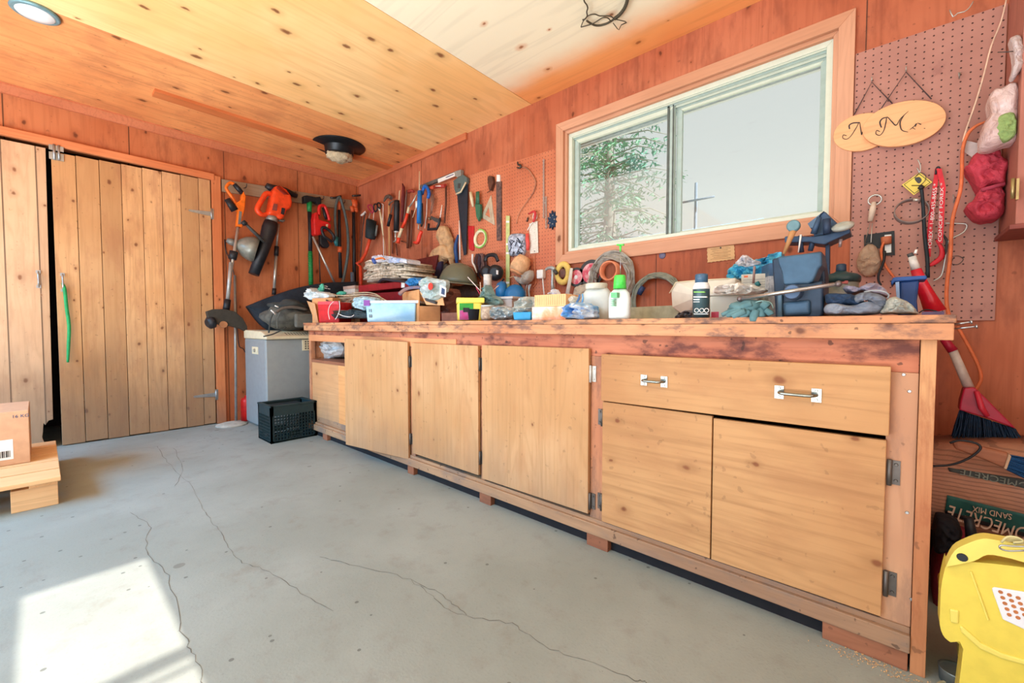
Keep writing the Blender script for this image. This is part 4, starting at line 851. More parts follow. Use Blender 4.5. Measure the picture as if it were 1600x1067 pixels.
# beige hide bag
t = T_('chamois_bag', 'beige cloth glove bundle hanging on the wall below the mini hacksaw', 'cloth', (1.45, -.05, 1.3))
zc = zf(540, 380, 8.206)
def cloth(b, c, px_, sy, seed, dpt=.08, lump=.25): pass
b = MB(); c0 = onY(686, 384, -.07)
plate(MB(), [], lambda p: p, IN_R) if 0 else None
def pad(outline, fn, th, name, m, par=None, off=.0, puff=.03, seed=0, rings=5, crease=.45):
    # creased cushion over an outline: rings shrink towards the centre while rising, ridged noise folds the surface
    P = [fn(p) for p in outline]; P = smooth_path(P, 5, True); n = len(P); c = sum(P, V((0, 0, 0)))/n; nrm = -V(th).normalized(); vs = []; fs = []
    sz = max((p-c).length for p in P); fq = 2.6/sz; sd = V((seed*3.1, seed, 5)); rings += 3
    rim = [p+(p-c).normalized()*sz*.10*crease*mnoise.noise(p*fq*2.4+sd) for p in P]
    vs += [p+V(th) for p in rim]
    for k in range(rings+1):
        s = 1-k/(rings+.6); h = puff*(1-s*s)**.5; g = min(1, k/2)
        for p in rim:
            q = c.lerp(p, s); r1 = mnoise.noise(q*fq+sd); r2 = mnoise.noise(q*fq*2.7+sd*2)
            h2 = (.55-abs(r1)*2.2)*puff*crease*g+(.25-abs(r2)*1.2)*puff*crease*g*.8
            vs.append(q+nrm*(h+h2)+V((mnoise.noise(q*fq*3+sd*3), 0, mnoise.noise(q*fq*3-sd)))*sz*.06*crease*g)
    for k in range(rings+1):
        for i in range(n): j = (i+1) % n; fs.append((k*n+i, k*n+j, (k+1)*n+j, (k+1)*n+i))
    bb = MB(); bb.add(vs, fs, crease < .7); bb.add([vs[(rings+1)*n+i] for i in range(n)], [tuple(range(n))]); bb.add(vs[:n], [tuple(range(n-1, -1, -1))]); return bb.build(name, m, par)
c_beige = M('beige_cloth', (200, 164, 122), .9, var=.15, bump=.4, wrinkle=18); c_beige2 = M('tan_cloth', (216, 178, 134), .9, wrinkle=14)
pad(z2((1010, 830), (1040, 740), (1085, 725), (1120, 760), (1170, 900), (1190, 1050), (1170, 1110), (1080, 1000), (1030, 900)), WR(.07), IN_R*.03, 'upper_fold', c_beige, t, puff=.03, seed=1)
pad(zc((1085, 130), (1160, 60), (1250, 20), (1300, 60), (1340, 180), (1300, 200), (1260, 235), (1205, 272), (1140, 245), (1085, 190)), WR(.10), IN_R*.03, 'lower_fold', c_beige2, t, puff=.04, seed=2)
pad(zc((1270, 60), (1350, 20), (1362, 180), (1355, 290), (1320, 200)), WR(.08), IN_R*.02, 'side_fold', c_beige, t, puff=.02, seed=3)
# handsaw
z6 = zf(690, 240, 7.115)
t = T_('handsaw', 'big handsaw with black blade cover and grey-green handle hanging handle-up', 'saw', (1.75, -.03, 1.6))
MB().prism([onY(*p, -.035) for p in z6((172, 455), (290, 340), (285, 600), (278, 880), (272, 1120), (245, 1130), (215, 900), (190, 650))], (0, .006, 0)).build('blade', M('blade_black', (34, 46, 58), .5), t)
hn = [(128, 300), (185, 262), (235, 232), (275, 255), (280, 320), (270, 330), (235, 290), (190, 330), (185, 400), (225, 405), (262, 330), (275, 330), (262, 360), (215, 430), (165, 462), (140, 400)]
MB().prism([onY(*p, -.05) for p in z6((128, 300), (185, 262), (235, 232), (278, 262), (280, 310), (215, 425), (165, 462), (140, 400))], (0, .03, 0)).build('handle', M('saw_handle', (88, 108, 108), .5), t, bev=.004)
rod(MB(), z6((160, 450), (215, 425), (270, 320)), WR(.055), (2.6, 2.6, 2.6), 8).build('handle_edge', c_cream, t)
plate(MB(), z6((180, 330), (210, 330), (205, 385), (180, 385)), WR(.052), IN_R*.002).build('grip_opening', c_dgrey, t)
tag(rod(MB(), z6((185, 900), (160, 1000), (155, 1060), (175, 1250)), WR(.05), (3, 6, 6.6, 5), 10).build('screwdriver_handle', M('handle_blue', (28, 72, 130), .5)), 'blue handle hanging in front of the handsaw blade', 'screwdriver')
tag(rod(MB(), z6((195, 745), (200, 900), (205, 1180)), WR(.06), (1.4, 2, 2.6), 8).build('white_stick', c_label), 'white stick hanging in front of the big saw tip', 'stick')
tag(rod(MB(), z6((322, 430), (335, 500), (350, 590)), WR(.04), (4.5, 5.6, 3.6), 10).build('utility_knife', c_cream), 'cream utility knife hanging right of the saw handle', 'knife')
t = T_('chisel', 'chisel with green handle hanging between cream knife and set square', 'chisel', (1.9, -.03, 1.8))
rod(MB(), z6((400, 425), (400, 560)), WR(.045), (7.5, 8), 12, flat=.5).build('handle', M('chisel_green', (56, 110, 84), .5), t)
plate(MB(), z6((370, 560), (430, 560), (428, 700), (408, 750), (385, 700)), WR(.05), IN_R*.02).build('sheath', MATS['chisel_green'], t)
tag(plate(plate(MB(), z6((510, 262), (525, 245), (560, 250), (572, 320), (555, 370), (545, 410), (525, 400), (512, 330)), WR(.04), IN_R*.03), z6((545, 400), (500, 430), (505, 438), (550, 408)), WR(.03), IN_R*.004).build('glass_cutter', c_rusty, bev=.003), 'small brown tool hooked above the set square', 'tool')
t = T_('set_square', 'pale triangular speed square with a slot hanging on the left pegboard', 'square', (2.0, -.01, 1.6))
A_, B_, C_ = z6((550, 460), (437, 705), (592, 798)); 
def tri_frame(b, A, B, C, k, off, th):
    A, B, C = [onY(*p, -off) for p in (A, B, C)]; c = (A+B+C)/3; a, d, e = [c.lerp(q, k) for q in (A, B, C)]
    for (p, q, r, s) in ((A, B, d, a), (B, C, e, d), (C, A, a, e)): b.prism([p, q, r, s], (0, th, 0))
b = MB(); tri_frame(b, A_, B_, C_, .48, .014, .005); b.build('frame', M('square_alu', (206, 196, 172), .4, .3), t)
MB().prism([onY(*p, -.015) for p in z6((518, 560), (536, 560), (560, 760), (545, 755))], (0, .005, 0)).build('rib', MATS['square_alu'], t)
t = T_('steel_ruler', 'dark scuffed straight bar with a white top hanging near the set square', 'bar', (2.1, -.01, 1.5))
MB().prism([onY(*p, -.02) for p in z6((605, 310), (662, 310), (662, 965), (612, 965))], (0, .01, 0)).build('bar', M('scuffed_black', (66, 58, 60), .5, rgb2=(120, 92, 84), sc=60), t)
MB().prism([onY(*p, -.02) for p in z6((612, 235), (646, 235), (648, 312), (612, 312))], (0, .01, 0)).build('white_end', c_label, t)
tag(MB().prism([onY(*p, -.02) for p in z6((290, 800), (355, 805), (355, 1075), (335, 1080), (300, 1060))], (0, .012, 0)).build('red_file', M('file_red', (196, 36, 40), .5), bev=.003), 'flat red tool hanging just right of the saw blade', 'file')
q = onY(751, 373, -.02); q2 = onY(751, 383, -.02)
t = T_('masking_tape', 'roll of masking tape with green edge hung under the set square', 'tape', q)
MB().torus(q, .062, .013, (0, 1, 0), 30, 8).build('roll', M('tape_cream', (232, 226, 190), .6), t); MB().torus(q+V((0, -.010, 0)), .070, .006, (0, 1, 0), 30, 6, a0=-140, a1=100).build('outer_layer', M('tape_green', (140, 206, 96), .6), t)
# yardstick, screw bag, grabber
z8 = zf(770, 320, 8.89)
t = T_('yardstick', 'long yellow-green yardstick hanging from the pegboard behind the ear defenders', 'yardstick', onY(792, 465, -.03))
MB().prism([onY(*p, -.03) for p in ((790.5, 337), (796, 337), (796, 466), (790.5, 466))], (0, .006, 0)).build('stick', M('yardstick_green', (196, 204, 138), .6, rgb2=(172, 186, 120)), t)
for yy in (345, 380, 394, 440, 458): MB().prism([onY(*p, -.0305) for p in ((790.7, yy), (795.8, yy), (795.8, yy+3), (790.7, yy+3))], (0, .001, 0)).build('printed_mark', c_label, t)
t = T_('screw_bag', 'clear bag of dark screws hanging right of the yardstick', 'bag', onY(808, 398, -.03))
pad(z8((225, 430), (400, 402), (435, 440), (432, 680), (320, 705), (225, 680)), WR(.03), IN_R*.02, 'bag', M('bag_clear', (196, 206, 222), .15, rgb2=(120, 130, 150), sc=40), t, puff=.02)
rn = random.Random(5)
for k in range(16):
    p = onY(797+rn.random()*20, 374+rn.random()*24, -.052); d = V((rn.uniform(-1, 1), 0, rn.uniform(-1, 1))).normalized()*.022
    MB().tube([p-d, p+d*.8], .0028, 6).lathe(p-d, [(.006, 0), (.003, .004)], d, 6).build('screw', M('screw_dark', (56, 62, 76), .4, .5), t)
t = T_('thermometer_card', 'long white printed card with a hanging cord', 'card', onY(832, 395, -.02))
MB().prism([onY(*p, -.02) for p in z8((505, 262), (620, 225), (632, 665), (518, 678))], (0, .003, 0)).build('card', M('card_white', (226, 222, 208), .6, rgb2=(200, 196, 182), sc=90), t)
MB().lathe(onY(835.2, 392.4, -.021), [(.004, 0), (.004, .001)], (0, -1, 0), 10).build('eyelet', c_dgrey, t)
rod(MB(), z8((480, 355), (530, 270), (610, 180), (590, 90), (560, 160), (575, 240)), WR(.03), 1.6, 6, 4).build('cord', c_label, t)
tag(rod(MB(), z8((495, 130), (575, 90), (590, 160), (560, 240)), WR(.04), (2, 4, 5, 3), 8, 3).build('red_ribbon', M('ribbon_red', (206, 62, 64), .6)), 'red ribbon tied on top of the white card', 'ribbon')
tag(rod(MB(), z8((480, 400), (478, 480), (490, 540), (482, 630)), WR(.04), (5, 6, 6, 5), 10).build('red_pen', M('pen_red', (232, 84, 76), .5)), 'red stubby tool hanging between screw bag and white card', 'tool')
tag(rod(MB(), z8((490, 175), (472, 235)), WR(.02), 2.4, 8).build('small_bolt', c_dsteel), 'small dark bolt on the pegboard left of the red ribbon', 'bolt')
tag(rod(MB(), z6((890, 150), (950, 165), (1010, 240), (1045, 320), (1020, 430), (930, 560), (860, 670), (830, 780)), WR(.02), (1.6, 2, 2, 2, 1.6, 1.3, 1.2, 1.2), 8, 4).build('curved_wire', M('wire_pink', (196, 140, 108), .6, rgb2=(120, 84, 70), sc=6)), 'long curved wire arching over the pegboard', 'wire')
tag(rod(MB(), z6((845, 90), (850, 120), (880, 130), (870, 160), (838, 155)), WR(.03), (2, 3, 3, 3, 2), 8, 3).build('wire_clip', c_dsteel), 'dark clip holding the curved wire near the pegboard top', 'clip')
# chain and spiked wheel
t = T_('chain', 'thin pale chain hanging beside the window casing', 'chain', onY(850, 350, -.02))
b = MB(); 
for (xa, ya, xb, yb_, nn) in ((849.5, 250, 849.5, 340, 44), (853, 308, 853.5, 356, 22), (849.5, 310, 853, 320, 4)):
    for i in range(nn):
        u = i/(nn-1); p = onY(xa+(xb-xa)*u, ya+(yb_-ya)*u, -.02); b.torus(p, .0058, .0018, (1, 0, 0) if i % 2 else (0, 1, 0), 8, 5)
ch = b.build('links', c_silver, t); ch['kind'] = 'stuff'
t = T_('spiked_wheel', 'small dark blue toothed wheel hung by the window casing', 'wheel', onY(863, 356, -.02))
q = onY(862.5, 343.5, -.025); b = MB(); pts = []
for i in range(20): a = i*math.pi/10; r = .052 if i % 2 else .034; pts.append(q+V((math.cos(a)*r*.8, 0, math.sin(a)*r*1.25)))
b.prism(pts, (0, .012, 0)); w_ = b.build('wheel', M('wheel_blue', (30, 56, 84), .5, .3), t); 
for k in range(5): a = k*1.257; MB().lathe(q+V((math.cos(a)*.02, -.001, math.sin(a)*.03)), [(.005, 0), (.003, .003)], (0, -1, 0), 8).build('rivet', c_silver, t)
# lower row
z7 = zf(690, 400, 10.163)
t = T_('hard_hat', 'olive green hard hat hanging above the yellow tub', 'helmet', (1.9, -.2, 1.1))
def dome(c, r, tilt, m, par):
    rot = Matrix.Rotation(tilt, 3, 'Y'); b = MB()
    prof = [(0.001, r[2]), (r[0]*.35, r[2]*.94), (r[0]*.65, r[2]*.76), (r[0]*.86, r[2]*.48), (r[0]*.97, r[2]*.18), (r[0], 0), (r[0]*.97, 0), (r[0]*.6, r[2]*.6), (.001, r[2]*.9)]
    n = 32; vs = []
    for pr_, h in prof:
        for j in range(n): a = 2*math.pi*j/n; vs.append(c+rot @ V((math.cos(a)*pr_, math.sin(a)*pr_*r[1]/r[0], h)))
    fs = [(i*n+j, i*n+(j+1) % n, (i+1)*n+(j+1) % n, (i+1)*n+j) for i in range(len(prof)-1) for j in range(n)]
    b.add(vs, fs, True); o = b.build('shell', m, par)
    b = MB(); vs = []
    for k, (q1, dz) in enumerate(((1.0, .004), (1.12, -.006), (1.12, -.010), (1.0, -.003))):
        for j in range(n):
            a = 2*math.pi*j/n; e = 1+(.16*max(0, math.cos(a))**3 if q1 > 1 else 0)
            vs.append(c+rot @ V((math.cos(a)*r[0]*q1*e, math.sin(a)*r[1]*q1, dz)))
    fs = [(i*n+j, i*n+(j+1) % n, ((i+1) % 4)*n+(j+1) % n, ((i+1) % 4)*n+j) for i in range(4) for j in range(n)]
    b.add(vs, fs, True); b.build('brim', m, par)
hc = onY(716, 441, -.17); dome(hc, (.165, .14, .15), R(8), M('olive_hat', (112, 114, 94), .28, var=.04), t)
tag(pad(z7((10, 180), (60, 120), (120, 190), (150, 300), (90, 420), (150, 480), (180, 640), (60, 560), (0, 420)), WR(.06), IN_R*.03, 'canvas_pouch', M('pouch_grey', (118, 104, 90), .9, wrinkle=15), puff=.02), 'grey-brown canvas pouch hanging behind the olive hard hat', 'pouch')
tag(pad(z7((180, 480), (330, 470), (440, 430), (560, 520), (590, 640), (400, 660), (200, 640)), WR(.05), IN_R*.03, 'leather_apron', M('brown_leather', (98, 70, 52), .8, wrinkle=15), puff=.02), 'dark brown leather piece on the wall below the hard hat', 'leather')
tag(pad(z7((290, 190), (340, 140), (420, 150), (480, 200), (520, 260), (480, 300), (420, 230), (330, 210)), WR(.08), IN_R*.03, 'work_glove', M('glove_brown', (150, 92, 72), .9, wrinkle=20), puff=.03), 'reddish work glove tucked behind the hard hat', 'glove')
t = T_('bundle_of_wires', 'dark tangled bundle of straps hanging right of the hard hat', 'straps', (2.05, -.04, 1.1))
zz7 = zf(690, 370, 7.62)
for k, pp in enumerate((((420, 205), (400, 300), (420, 400), (460, 500)), ((450, 200), (440, 320), (470, 420), (500, 470)), ((480, 200), (490, 300), (510, 420), (515, 480)), ((500, 210), (520, 300), (530, 380), (550, 460)), ((430, 210), (470, 260), (450, 380), (430, 470)), ((465, 205), (500, 260), (480, 360), (500, 450)))):
    rod(MB(), zz7(*pp), WR(.03+.01*(k % 3)), (5, 6, 5, 3), 8, 3, flat=.5).build('strap', M('strap_%d' % (k % 3), [(88, 64, 66), (66, 48, 58), (112, 84, 80)][k % 3], .85), t)
rod(MB(), zz7((370, 205), (368, 300), (392, 350), (420, 430)), WR(.07), (3.4, 3, 3, 1.6), 8, 3).build('white_hook', c_label, t)
# headphones-type ear protectors (black)
t = T_('ear_protectors', 'black ear protectors with an arched headband hanging behind the glass jar', 'ear protectors', onY(772, 435, -.08))
rod(MB(), zz7((520, 290), (530, 240), (580, 215), (640, 225), (670, 290)), WR(.08), (8, 7, 6, 7, 6), 10, 4, flat=.6).build('headband', c_black, t)
for p, w in (((645, 430), .055), ((545, 420), .045)):
    q = onY(*zz7(p)[0], -.09); MB().lathe(q, [(w*.9, -.02), (w*1.1, 0), (w, .03), (w*.5, .042)], (.45, -1, .1), 20).build('ear_cup', c_black, t)
plate(MB(), zz7((650, 395), (672, 400), (670, 450), (650, 445)), WR(.145), IN_R*.004).build('sticker', c_label, t)
# blue ear muffs
t = T_('ear_muffs', 'blue ear muffs hanging upside down from a black band around the yardstick', 'ear muffs', onY(796, 470, -.10))
rod(MB(), zz7((740, 500), (700, 560), (685, 620), (690, 690), (760, 740), (840, 735), (930, 700), (955, 620), (930, 560), (905, 510)), WR(.10), (3.4, 4, 4, 4, 4, 4, 4, 4, 4, 3.4), 10, 4, flat=.6).build('headband', c_black, t)
for p, ax in (((875, 700), (.5, -1, 0)), ((728, 655), (-.8, -.7, 0))):
    q = onY(*zz7(p)[0], -.13); MB().lathe(q, [(.055, -.03), (.075, -.015), (.078, .01), (.06, .04), (.03, .05)], ax, 24).build('ear_cup', M('muff_blue', (28, 112, 172), .3, var=.05), t)
# peach rolled cloth, dust mask
t = T_('rolled_cloth', 'tan rolled cloth with a round end hanging below the screw bag', 'cloth', onY(813, 432, -.06))
p0, p1 = onY(820, 402, -.06), onY(808, 425, -.10)
MB().tube([p0, p0.lerp(p1, .3), p0.lerp(p1, .7), p1], [.045, .062, .068, .06], 18).build('roll', M('peach_cloth', (232, 186, 140), .9, wrinkle=20), t)
MB().lathe(p1, [(.055, -.004), (.05, .012), (.03, .014)], (p1-p0), 18).build('roll_end', M('peach_end', (236, 170, 120), .9), t)
t = T_('dust_mask', 'pale grey dust mask with a strap hanging right of the ear muffs', 'mask', onY(820, 445, -.08))
pad(zz7((865, 480), (890, 470), (940, 500), (1000, 480), (1040, 430), (1070, 400), (1078, 470), (1050, 530), (990, 565), (930, 560)), WR(.08), IN_R*.02, 'mask_shell', M('mask_grey', (176, 166, 154), .8), t, puff=.045)
rod(MB(), zz7((870, 470), (830, 480), (800, 495)), WR(.06), 1.6, 6, 3).build('strap', c_beige, t); rod(MB(), zz7((980, 450), (1020, 415), (1055, 395)), WR(.08), 1.6, 6, 3).build('strap', c_beige, t)
for k, (x0, x1) in enumerate(((1020, 1010), (1045, 1040), (1065, 1050))):
    tag(rod(MB(), zz7((x0, 560), (x1-8, 640), (x1, 720)), WR(.05), (2, 2.4, 1.6), 8, 3).build('metal_rod', c_silver), ['silver rod below the dust mask, left of three', 'middle silver rod below the dust mask', 'silver rod below the dust mask, right of three'][k], 'rod')
tag(rod(MB(), zz7((1105, 205), (1105, 350), (1125, 540), (1080, 600)), WR(.02), 1.1, 6, 3).build('hanging_string', M('string_orange', (226, 150, 110), .8)), 'thin string hanging down from the white card', 'string')
# outlet, plug
t = T_('power_outlet', 'black outlet plate with a white adapter and cord under the window corner', 'outlet', onY(846, 442, -.01))
MB().prism([onY(*p, -.008) for p in zz7((1122, 372), (1255, 365), (1250, 548), (1128, 546))], (0, .008, 0)).build('cover_plate', c_black, t, bev=.002)
ad = MB().box(onY(*zz7((1170, 400))[0], -.01), onY(*zz7((1245, 498))[0], -.01)+V((0, -.04, 0))).build('adapter', c_label, t, bev=.008, seg=3)
rod(MB(), zz7((1205, 498), (1212, 600), (1222, 692)), WR(.04), 2.0, 8, 3).build('cord', c_label, t)
# plumbing wrench, discs, coils
t = T_('ball_peen_tool', 'silver T-shaped tool with black knob and long handle left of the yellow disc', 'tool', onY(862, 465, -.05))
rod(MB(), zz7((1240, 395), (1265, 375), (1310, 368), (1350, 385)), WR(.06), (4, 5, 6, 5), 12, 3).build('head', M('pale_steel', (186, 194, 192), .35, .4), t)
rod(MB(), zz7((1345, 400), (1372, 440)), WR(.07), (6, 6), 12).build('knob', c_dgrey, t)
rod(MB(), zz7((1318, 385), (1322, 450), (1318, 560), (1330, 640)), WR(.055), (4, 4.4, 4.4, 7), 12).build('handle', MATS['pale_steel'], t)
q = onY(880, 427, -.03); t = T_('grinding_disc', 'yellow grinding disc with dark centre on the wall', 'disc', q)
MB().torus(q, .044, .020, (0, 1, 0), 30, 10, squash=1.35).build('disc', M('disc_yellow', (236, 206, 112), .8), t); MB().lathe(q, [(.03, .0), (.03, .012), (.012, .014)], (0, -1, 0), 18).build('hub', M('hub_brown', (116, 78, 70), .6), t)
tag(rod(MB(), [(893, 419), (891, 435), (886, 462)], WR(.06), (5.5, 6.5, 7.5), 12, flat=.5).build('paint_stick', M('stick_white', (226, 224, 212), .6)), 'white paddle stick standing right of the yellow disc', 'stick')
for cx_, cy_, r_, lab in ((901, 433, .062, 'smaller red-centred cutting disc hanging right of the white stick'), (924, 427, .085, 'larger red-centred cutting disc hanging beside the cable coil')):
    q = onY(cx_, cy_, -.03); t = T_('cutting_disc', lab, 'disc', q, None)
    MB().lathe(q, [(r_, 0), (r_, .006)], (0, -1, 0), 32).build('disc', c_dgrey, t); MB().lathe(q+V((0, -.006, 0)), [(r_*.74, 0), (r_*.74, .001)], (0, -1, 0), 28).build('paper_label', M('label_red', (206, 60, 88), .6, rgb2=(232, 190, 190), sc=30), t)
    MB().lathe(q+V((0, -.007, 0)), [(r_*.2, 0), (r_*.2, .002)], (0, -1, 0), 16).build('hub', c_label, t)
tag(pad([(897, 452), (905, 446), (920, 444), (930, 458), (922, 470), (905, 480), (896, 470)], WR(.05), IN_R*.02, 'small_fan_grille', M('fan_beige', (206, 192, 172), .8, wrinkle=30), puff=.03), 'beige lumpy cloth below the small cutting disc', 'cloth')
zz8 = zf(850, 370, 6.667)
def coil(cx, cy, R1, R2, nn, off, m, name, label, a0=0, a1=360, w=.006, sq=1.0):
    t = T_(name, label, 'coil', onY(cx, cy, -off)); rn = random.Random(cx)
    b = MB(); c = onY(cx, cy, -off)
    for i in range(nn):
        r = R1+(R2-R1)*i/max(1, nn-1); pts = [c+V((math.cos(R(a))*r*(1+.02*math.sin(R(a*2+i*40))), -rn.uniform(0, .03)*math.sin(R(a+i*30)), math.sin(R(a))*r*sq*(1+.015*math.sin(R(a*3+i*70)))))+V((rn.uniform(-1, 1), 0, rn.uniform(-1, 1)))*.001 for a in range(0, 360, 12)]
        b.tube(pts, w, 7, closed=True)
    b.build('loops', m, t); return t
m_cable = M('cable_grey', (170, 166, 156), .5, rgb2=(140, 136, 128))
t = coil(955, 436, .105, .145, 9, .05, m_cable, 'cable_coil', 'coil of grey cable hanging under the window around an orange roll', sq=1.15)
rod(MB(), zz8((600, 215), (700, 225), (800, 265), (900, 275)), WR(.08), (2, 2.6, 2.2, 1), 8, 3).build('loose_end', m_cable, t)
for k in range(5):
    p = onY(*zz8((545-k*6, 300+k*32))[0], -.07); MB().torus(p, .03, .003, (.8, 0, .3), 14, 6).build('tie', M('tie_grey', (150, 148, 140), .6), t) if k in (1, 3) else None
q = onY(956, 424, -.09); t = T_('tape_roll', 'orange ring of tape inside the grey cable coil', 'tape', q)
MB().lathe(q, [(.058, 0), (.058, .045), (.049, .045), (.049, 0)], (0, -1, 0), 28, caps=False).build('roll', M('ring_orange', (236, 150, 110), .6), t)
t = coil(1025, 470, .125, .150, 7, .04, M('cable_green', (148, 152, 136), .5, rgb2=(116, 124, 112)), 'cable_coil', 'coil of greenish cable with a blue tie leaning behind the bench', sq=1.05, w=.0055)
rod(MB(), zz8((1035, 520), (1010, 560), (990, 600)), WR(.06), (8, 9, 8), 12).build('blue_tie', M('tie_blue', (42, 66, 110), .6), t)
q = onY(1035, 399, -.0); tag(MB().lathe(q, [(.02, 0), (.018, .004), (.006, .006)], (0, -1, 0), 14).build('blue_stain_plug', M('plug_blue', (120, 120, 150), .6)), 'round blue-grey plug on the wall under the window', 'plug')
# scalloped note
zn = zf(1030, 340, 6.277); t = T_('note_card', 'small tan note with scalloped edge pinned under the window', 'note', onY(1127, 408, -.004))
P = []; x0, x1, y0, y1 = 470, 742, 270, 435
crn = [onY(*zn(p)[0], -.006) for p in ((x0, 285), (x1-8, 258), (x1-2, 405), (x0+5, 440))]
for a, b_ in ((0, 1), (1, 2), (2, 3), (3, 0)):
    nn = 7 if a % 2 == 0 else 4; A_, B_ = crn[a], crn[b_]; nrm_ = V((B_.z-A_.z, 0, A_.x-B_.x)).normalized()
    for i in range(nn*3): P.append(A_.lerp(B_, i/(nn*3))+nrm_*(-.0025 if (i % 3) == 0 else .0005))
MB().prism(P, (0, .003, 0)).build('card', M('note_tan', (222, 182, 132), .8, var=.06), t)
MB().lathe(onY(*zn((602, 296))[0], -.007), [(.004, 0), (.002, .003)], (0, -1, 0), 8).build('pin', c_dsteel, t)
for k in range(7):
    yA = 305+k*16; MB().tube([onY(*zn((505+(k % 3)*15, yA+8))[0], -.0065), onY(*zn((700-(k % 2)*25, yA-8))[0], -.0065)], .0007, 4).build('written_line', M('note_ink', (150, 104, 72), .8), t)
# oval signs
zs = zf(1290, 0, 4.268)
m_sign = wood('sign_wood', (240, 186, 136), (230, 168, 118), 'x', 1.3, knots=0, seed=60, rings=.6); m_ink = M('burnt_ink', (58, 54, 60), .7)
def oval(cx, cy, ax, ay, rot, off, label, strokes, hook, ends, w=6):
    t = T_('oval_sign', label, 'sign', onY(*zs((cx, cy))[0], -off), 'oval wooden name signs'); P = []
    for i in range(48):
        a = 2*math.pi*i/48; x, y = ax*math.cos(a), ay*math.sin(a); P.append(onY(*zs((cx+x*math.cos(rot)-y*math.sin(rot), cy+x*math.sin(rot)+y*math.cos(rot)))[0], -off))
    MB().prism(P, (0, .014, 0)).build('board', m_sign, t, bev=.002)
    for st, ww in strokes: rod(MB(), zs(*st), WR(off+.0008), [q/3.2 for q in ww], 8, 5, flat=.35).build('letter_stroke', m_ink, t)
    MB().tube([onY(*zs(ends[0])[0], -off+.007), onY(*zs(hook)[0], -.018), onY(*zs(ends[1])[0], -off+.007)], .0022, 6).build('cord', M('sign_cord', (84, 66, 66), .8), t)
    h = onY(*zs(hook)[0], -.012); MB().tube([h+V((0, .006, .004)), h+V((0, -.012, 0)), h+V((0, -.014, .016))], .0018, 6).build('peg_hook', c_silver, t)
oval(245, 880, 198, 122, -.26, .026, 'left oval wooden sign, partly hidden, lettered with an A-like initial',
     [(((140, 905), (118, 900), (115, 920), (140, 928), (170, 905), (205, 850), (225, 815), (232, 850), (240, 898), (245, 880)), (6, 8, 8, 7, 8, 9, 6, 10, 12, 6)), (((160, 860), (158, 835), (185, 820), (225, 818)), (5, 6, 6, 5))], (308, 548), ((192, 762), (445, 690)))
oval(525, 822, 285, 145, -.23, .042, 'right oval wooden sign lettered Mr. in dark script',
     [(((362, 878), (340, 870), (336, 892), (362, 902), (388, 870), (402, 815), (410, 780), (440, 810), (470, 835), (500, 790), (552, 742)), (7, 8, 9, 8, 10, 12, 7, 10, 12, 8, 5)),
      (((525, 765), (498, 810), (500, 850), (515, 872), (550, 880)), (8, 14, 12, 9, 4)), (((372, 850), (362, 815), (380, 790), (410, 782)), (5, 6, 6, 5)),
      (((562, 864), (592, 840), (603, 826), (598, 845), (612, 822), (636, 830)), (5, 8, 11, 7, 5, 11)), (((580, 852), (598, 862)), (6, 4)), (((656, 856), (664, 856)), (6, 7))], (536, 480), ((372, 722), (705, 660)))
# peg hooks
for k, (p, lab) in enumerate((((893, 515), 'empty silver peg hook right of the oval signs'), ((755, 0), ''),)):
    if not lab: continue
    h = onY(*zs(p)[0], -.012); tag(MB().tube([h+V((0, .006, .012)), h+V((0, -.016, .010)), h+V((-.002, -.018, -.012)), h+V((-.004, -.02, .01))], .002, 6).build('peg_hook', c_silver), lab, 'hook')
tag(rod(MB(), zs((828, 66), (850, 112), (880, 88), (925, 78), (960, 50), (984, 10)), WR(.03), 1.8, 8, 2).build('wire_rack', c_silver), 'bent silver wire rack at the top of the right pegboard', 'rack')
# ring with cork float, tea strainer
zr = zf(1290, 220, 3.81)
t = T_('key_float', 'white float on a steel ring hung from the right pegboard', 'float', onY(1361, 348, -.03))
MB().torus(onY(*zr((293, 352))[0], -.03), .021, .0032, (0, 1, .2), 22, 8, squash=.95).build('ring', c_silver, t)
rod(MB(), zr((288, 365), (280, 410), (265, 480)), WR(.03), (5.5, 8.5, 6.5), 14).build('float', M('float_white', (222, 206, 188), .7), t)
MB().tube([onY(*zr((290, 322))[0], -.0), onY(*zr((290, 330))[0], -.035), onY(*zr((290, 318))[0], -.04)], .0018, 6).build('peg_hook', c_silver, t)
t = T_('mesh_strainer', 'beige mesh pouch hanging on a wire below the white float', 'strainer', onY(1358, 432, -.03))
rod(MB(), zr((265, 490), (232, 615), (270, 605), (278, 490)), WR(.03), 1.2, 6).build('wire', c_silver, t)
pad(zr((270, 612), (315, 645), (338, 710), (320, 770), (270, 808), (215, 795), (186, 745), (195, 680), (232, 630)), WR(.02), IN_R*.012, 'mesh', M('mesh_beige', (190, 166, 146), .7, wrinkle=30), t, puff=.02)
t = T_('power_outlet', 'black outlet box with an orange plug on the right pegboard', 'outlet', onY(1378, 400, -.01))
MB().prism([onY(*p, -.012) for p in zr((228, 560), (410, 535), (413, 680), (330, 686), (328, 640), (230, 640))], (0, .004, 0)).build('cover_plate', M('outlet_black', (26, 34, 40), .5), t)
MB().prism([onY(*p, -.014) for p in zr((350, 560), (392, 556), (392, 665), (352, 668))], (0, .003, 0)).build('receptacle', c_silver, t, bev=.001)
rod(MB(), zr((360, 572), (362, 615)), WR(.03), (13, 12), 14).build('plug', M('plug_orange', (196, 118, 84), .6), t)
tag(rod(MB(), zr((350, 600), (333, 640), (335, 690), (360, 750), (405, 810), (430, 850)), WR(.04), (3.4, 3.4, 3.4, 3.4, 3.4, 3.2), 10, 4).build('orange_cable', M('cord_orange', (226, 120, 74), .6)), 'short orange cord running from the outlet down behind the blue stand', 'cord')
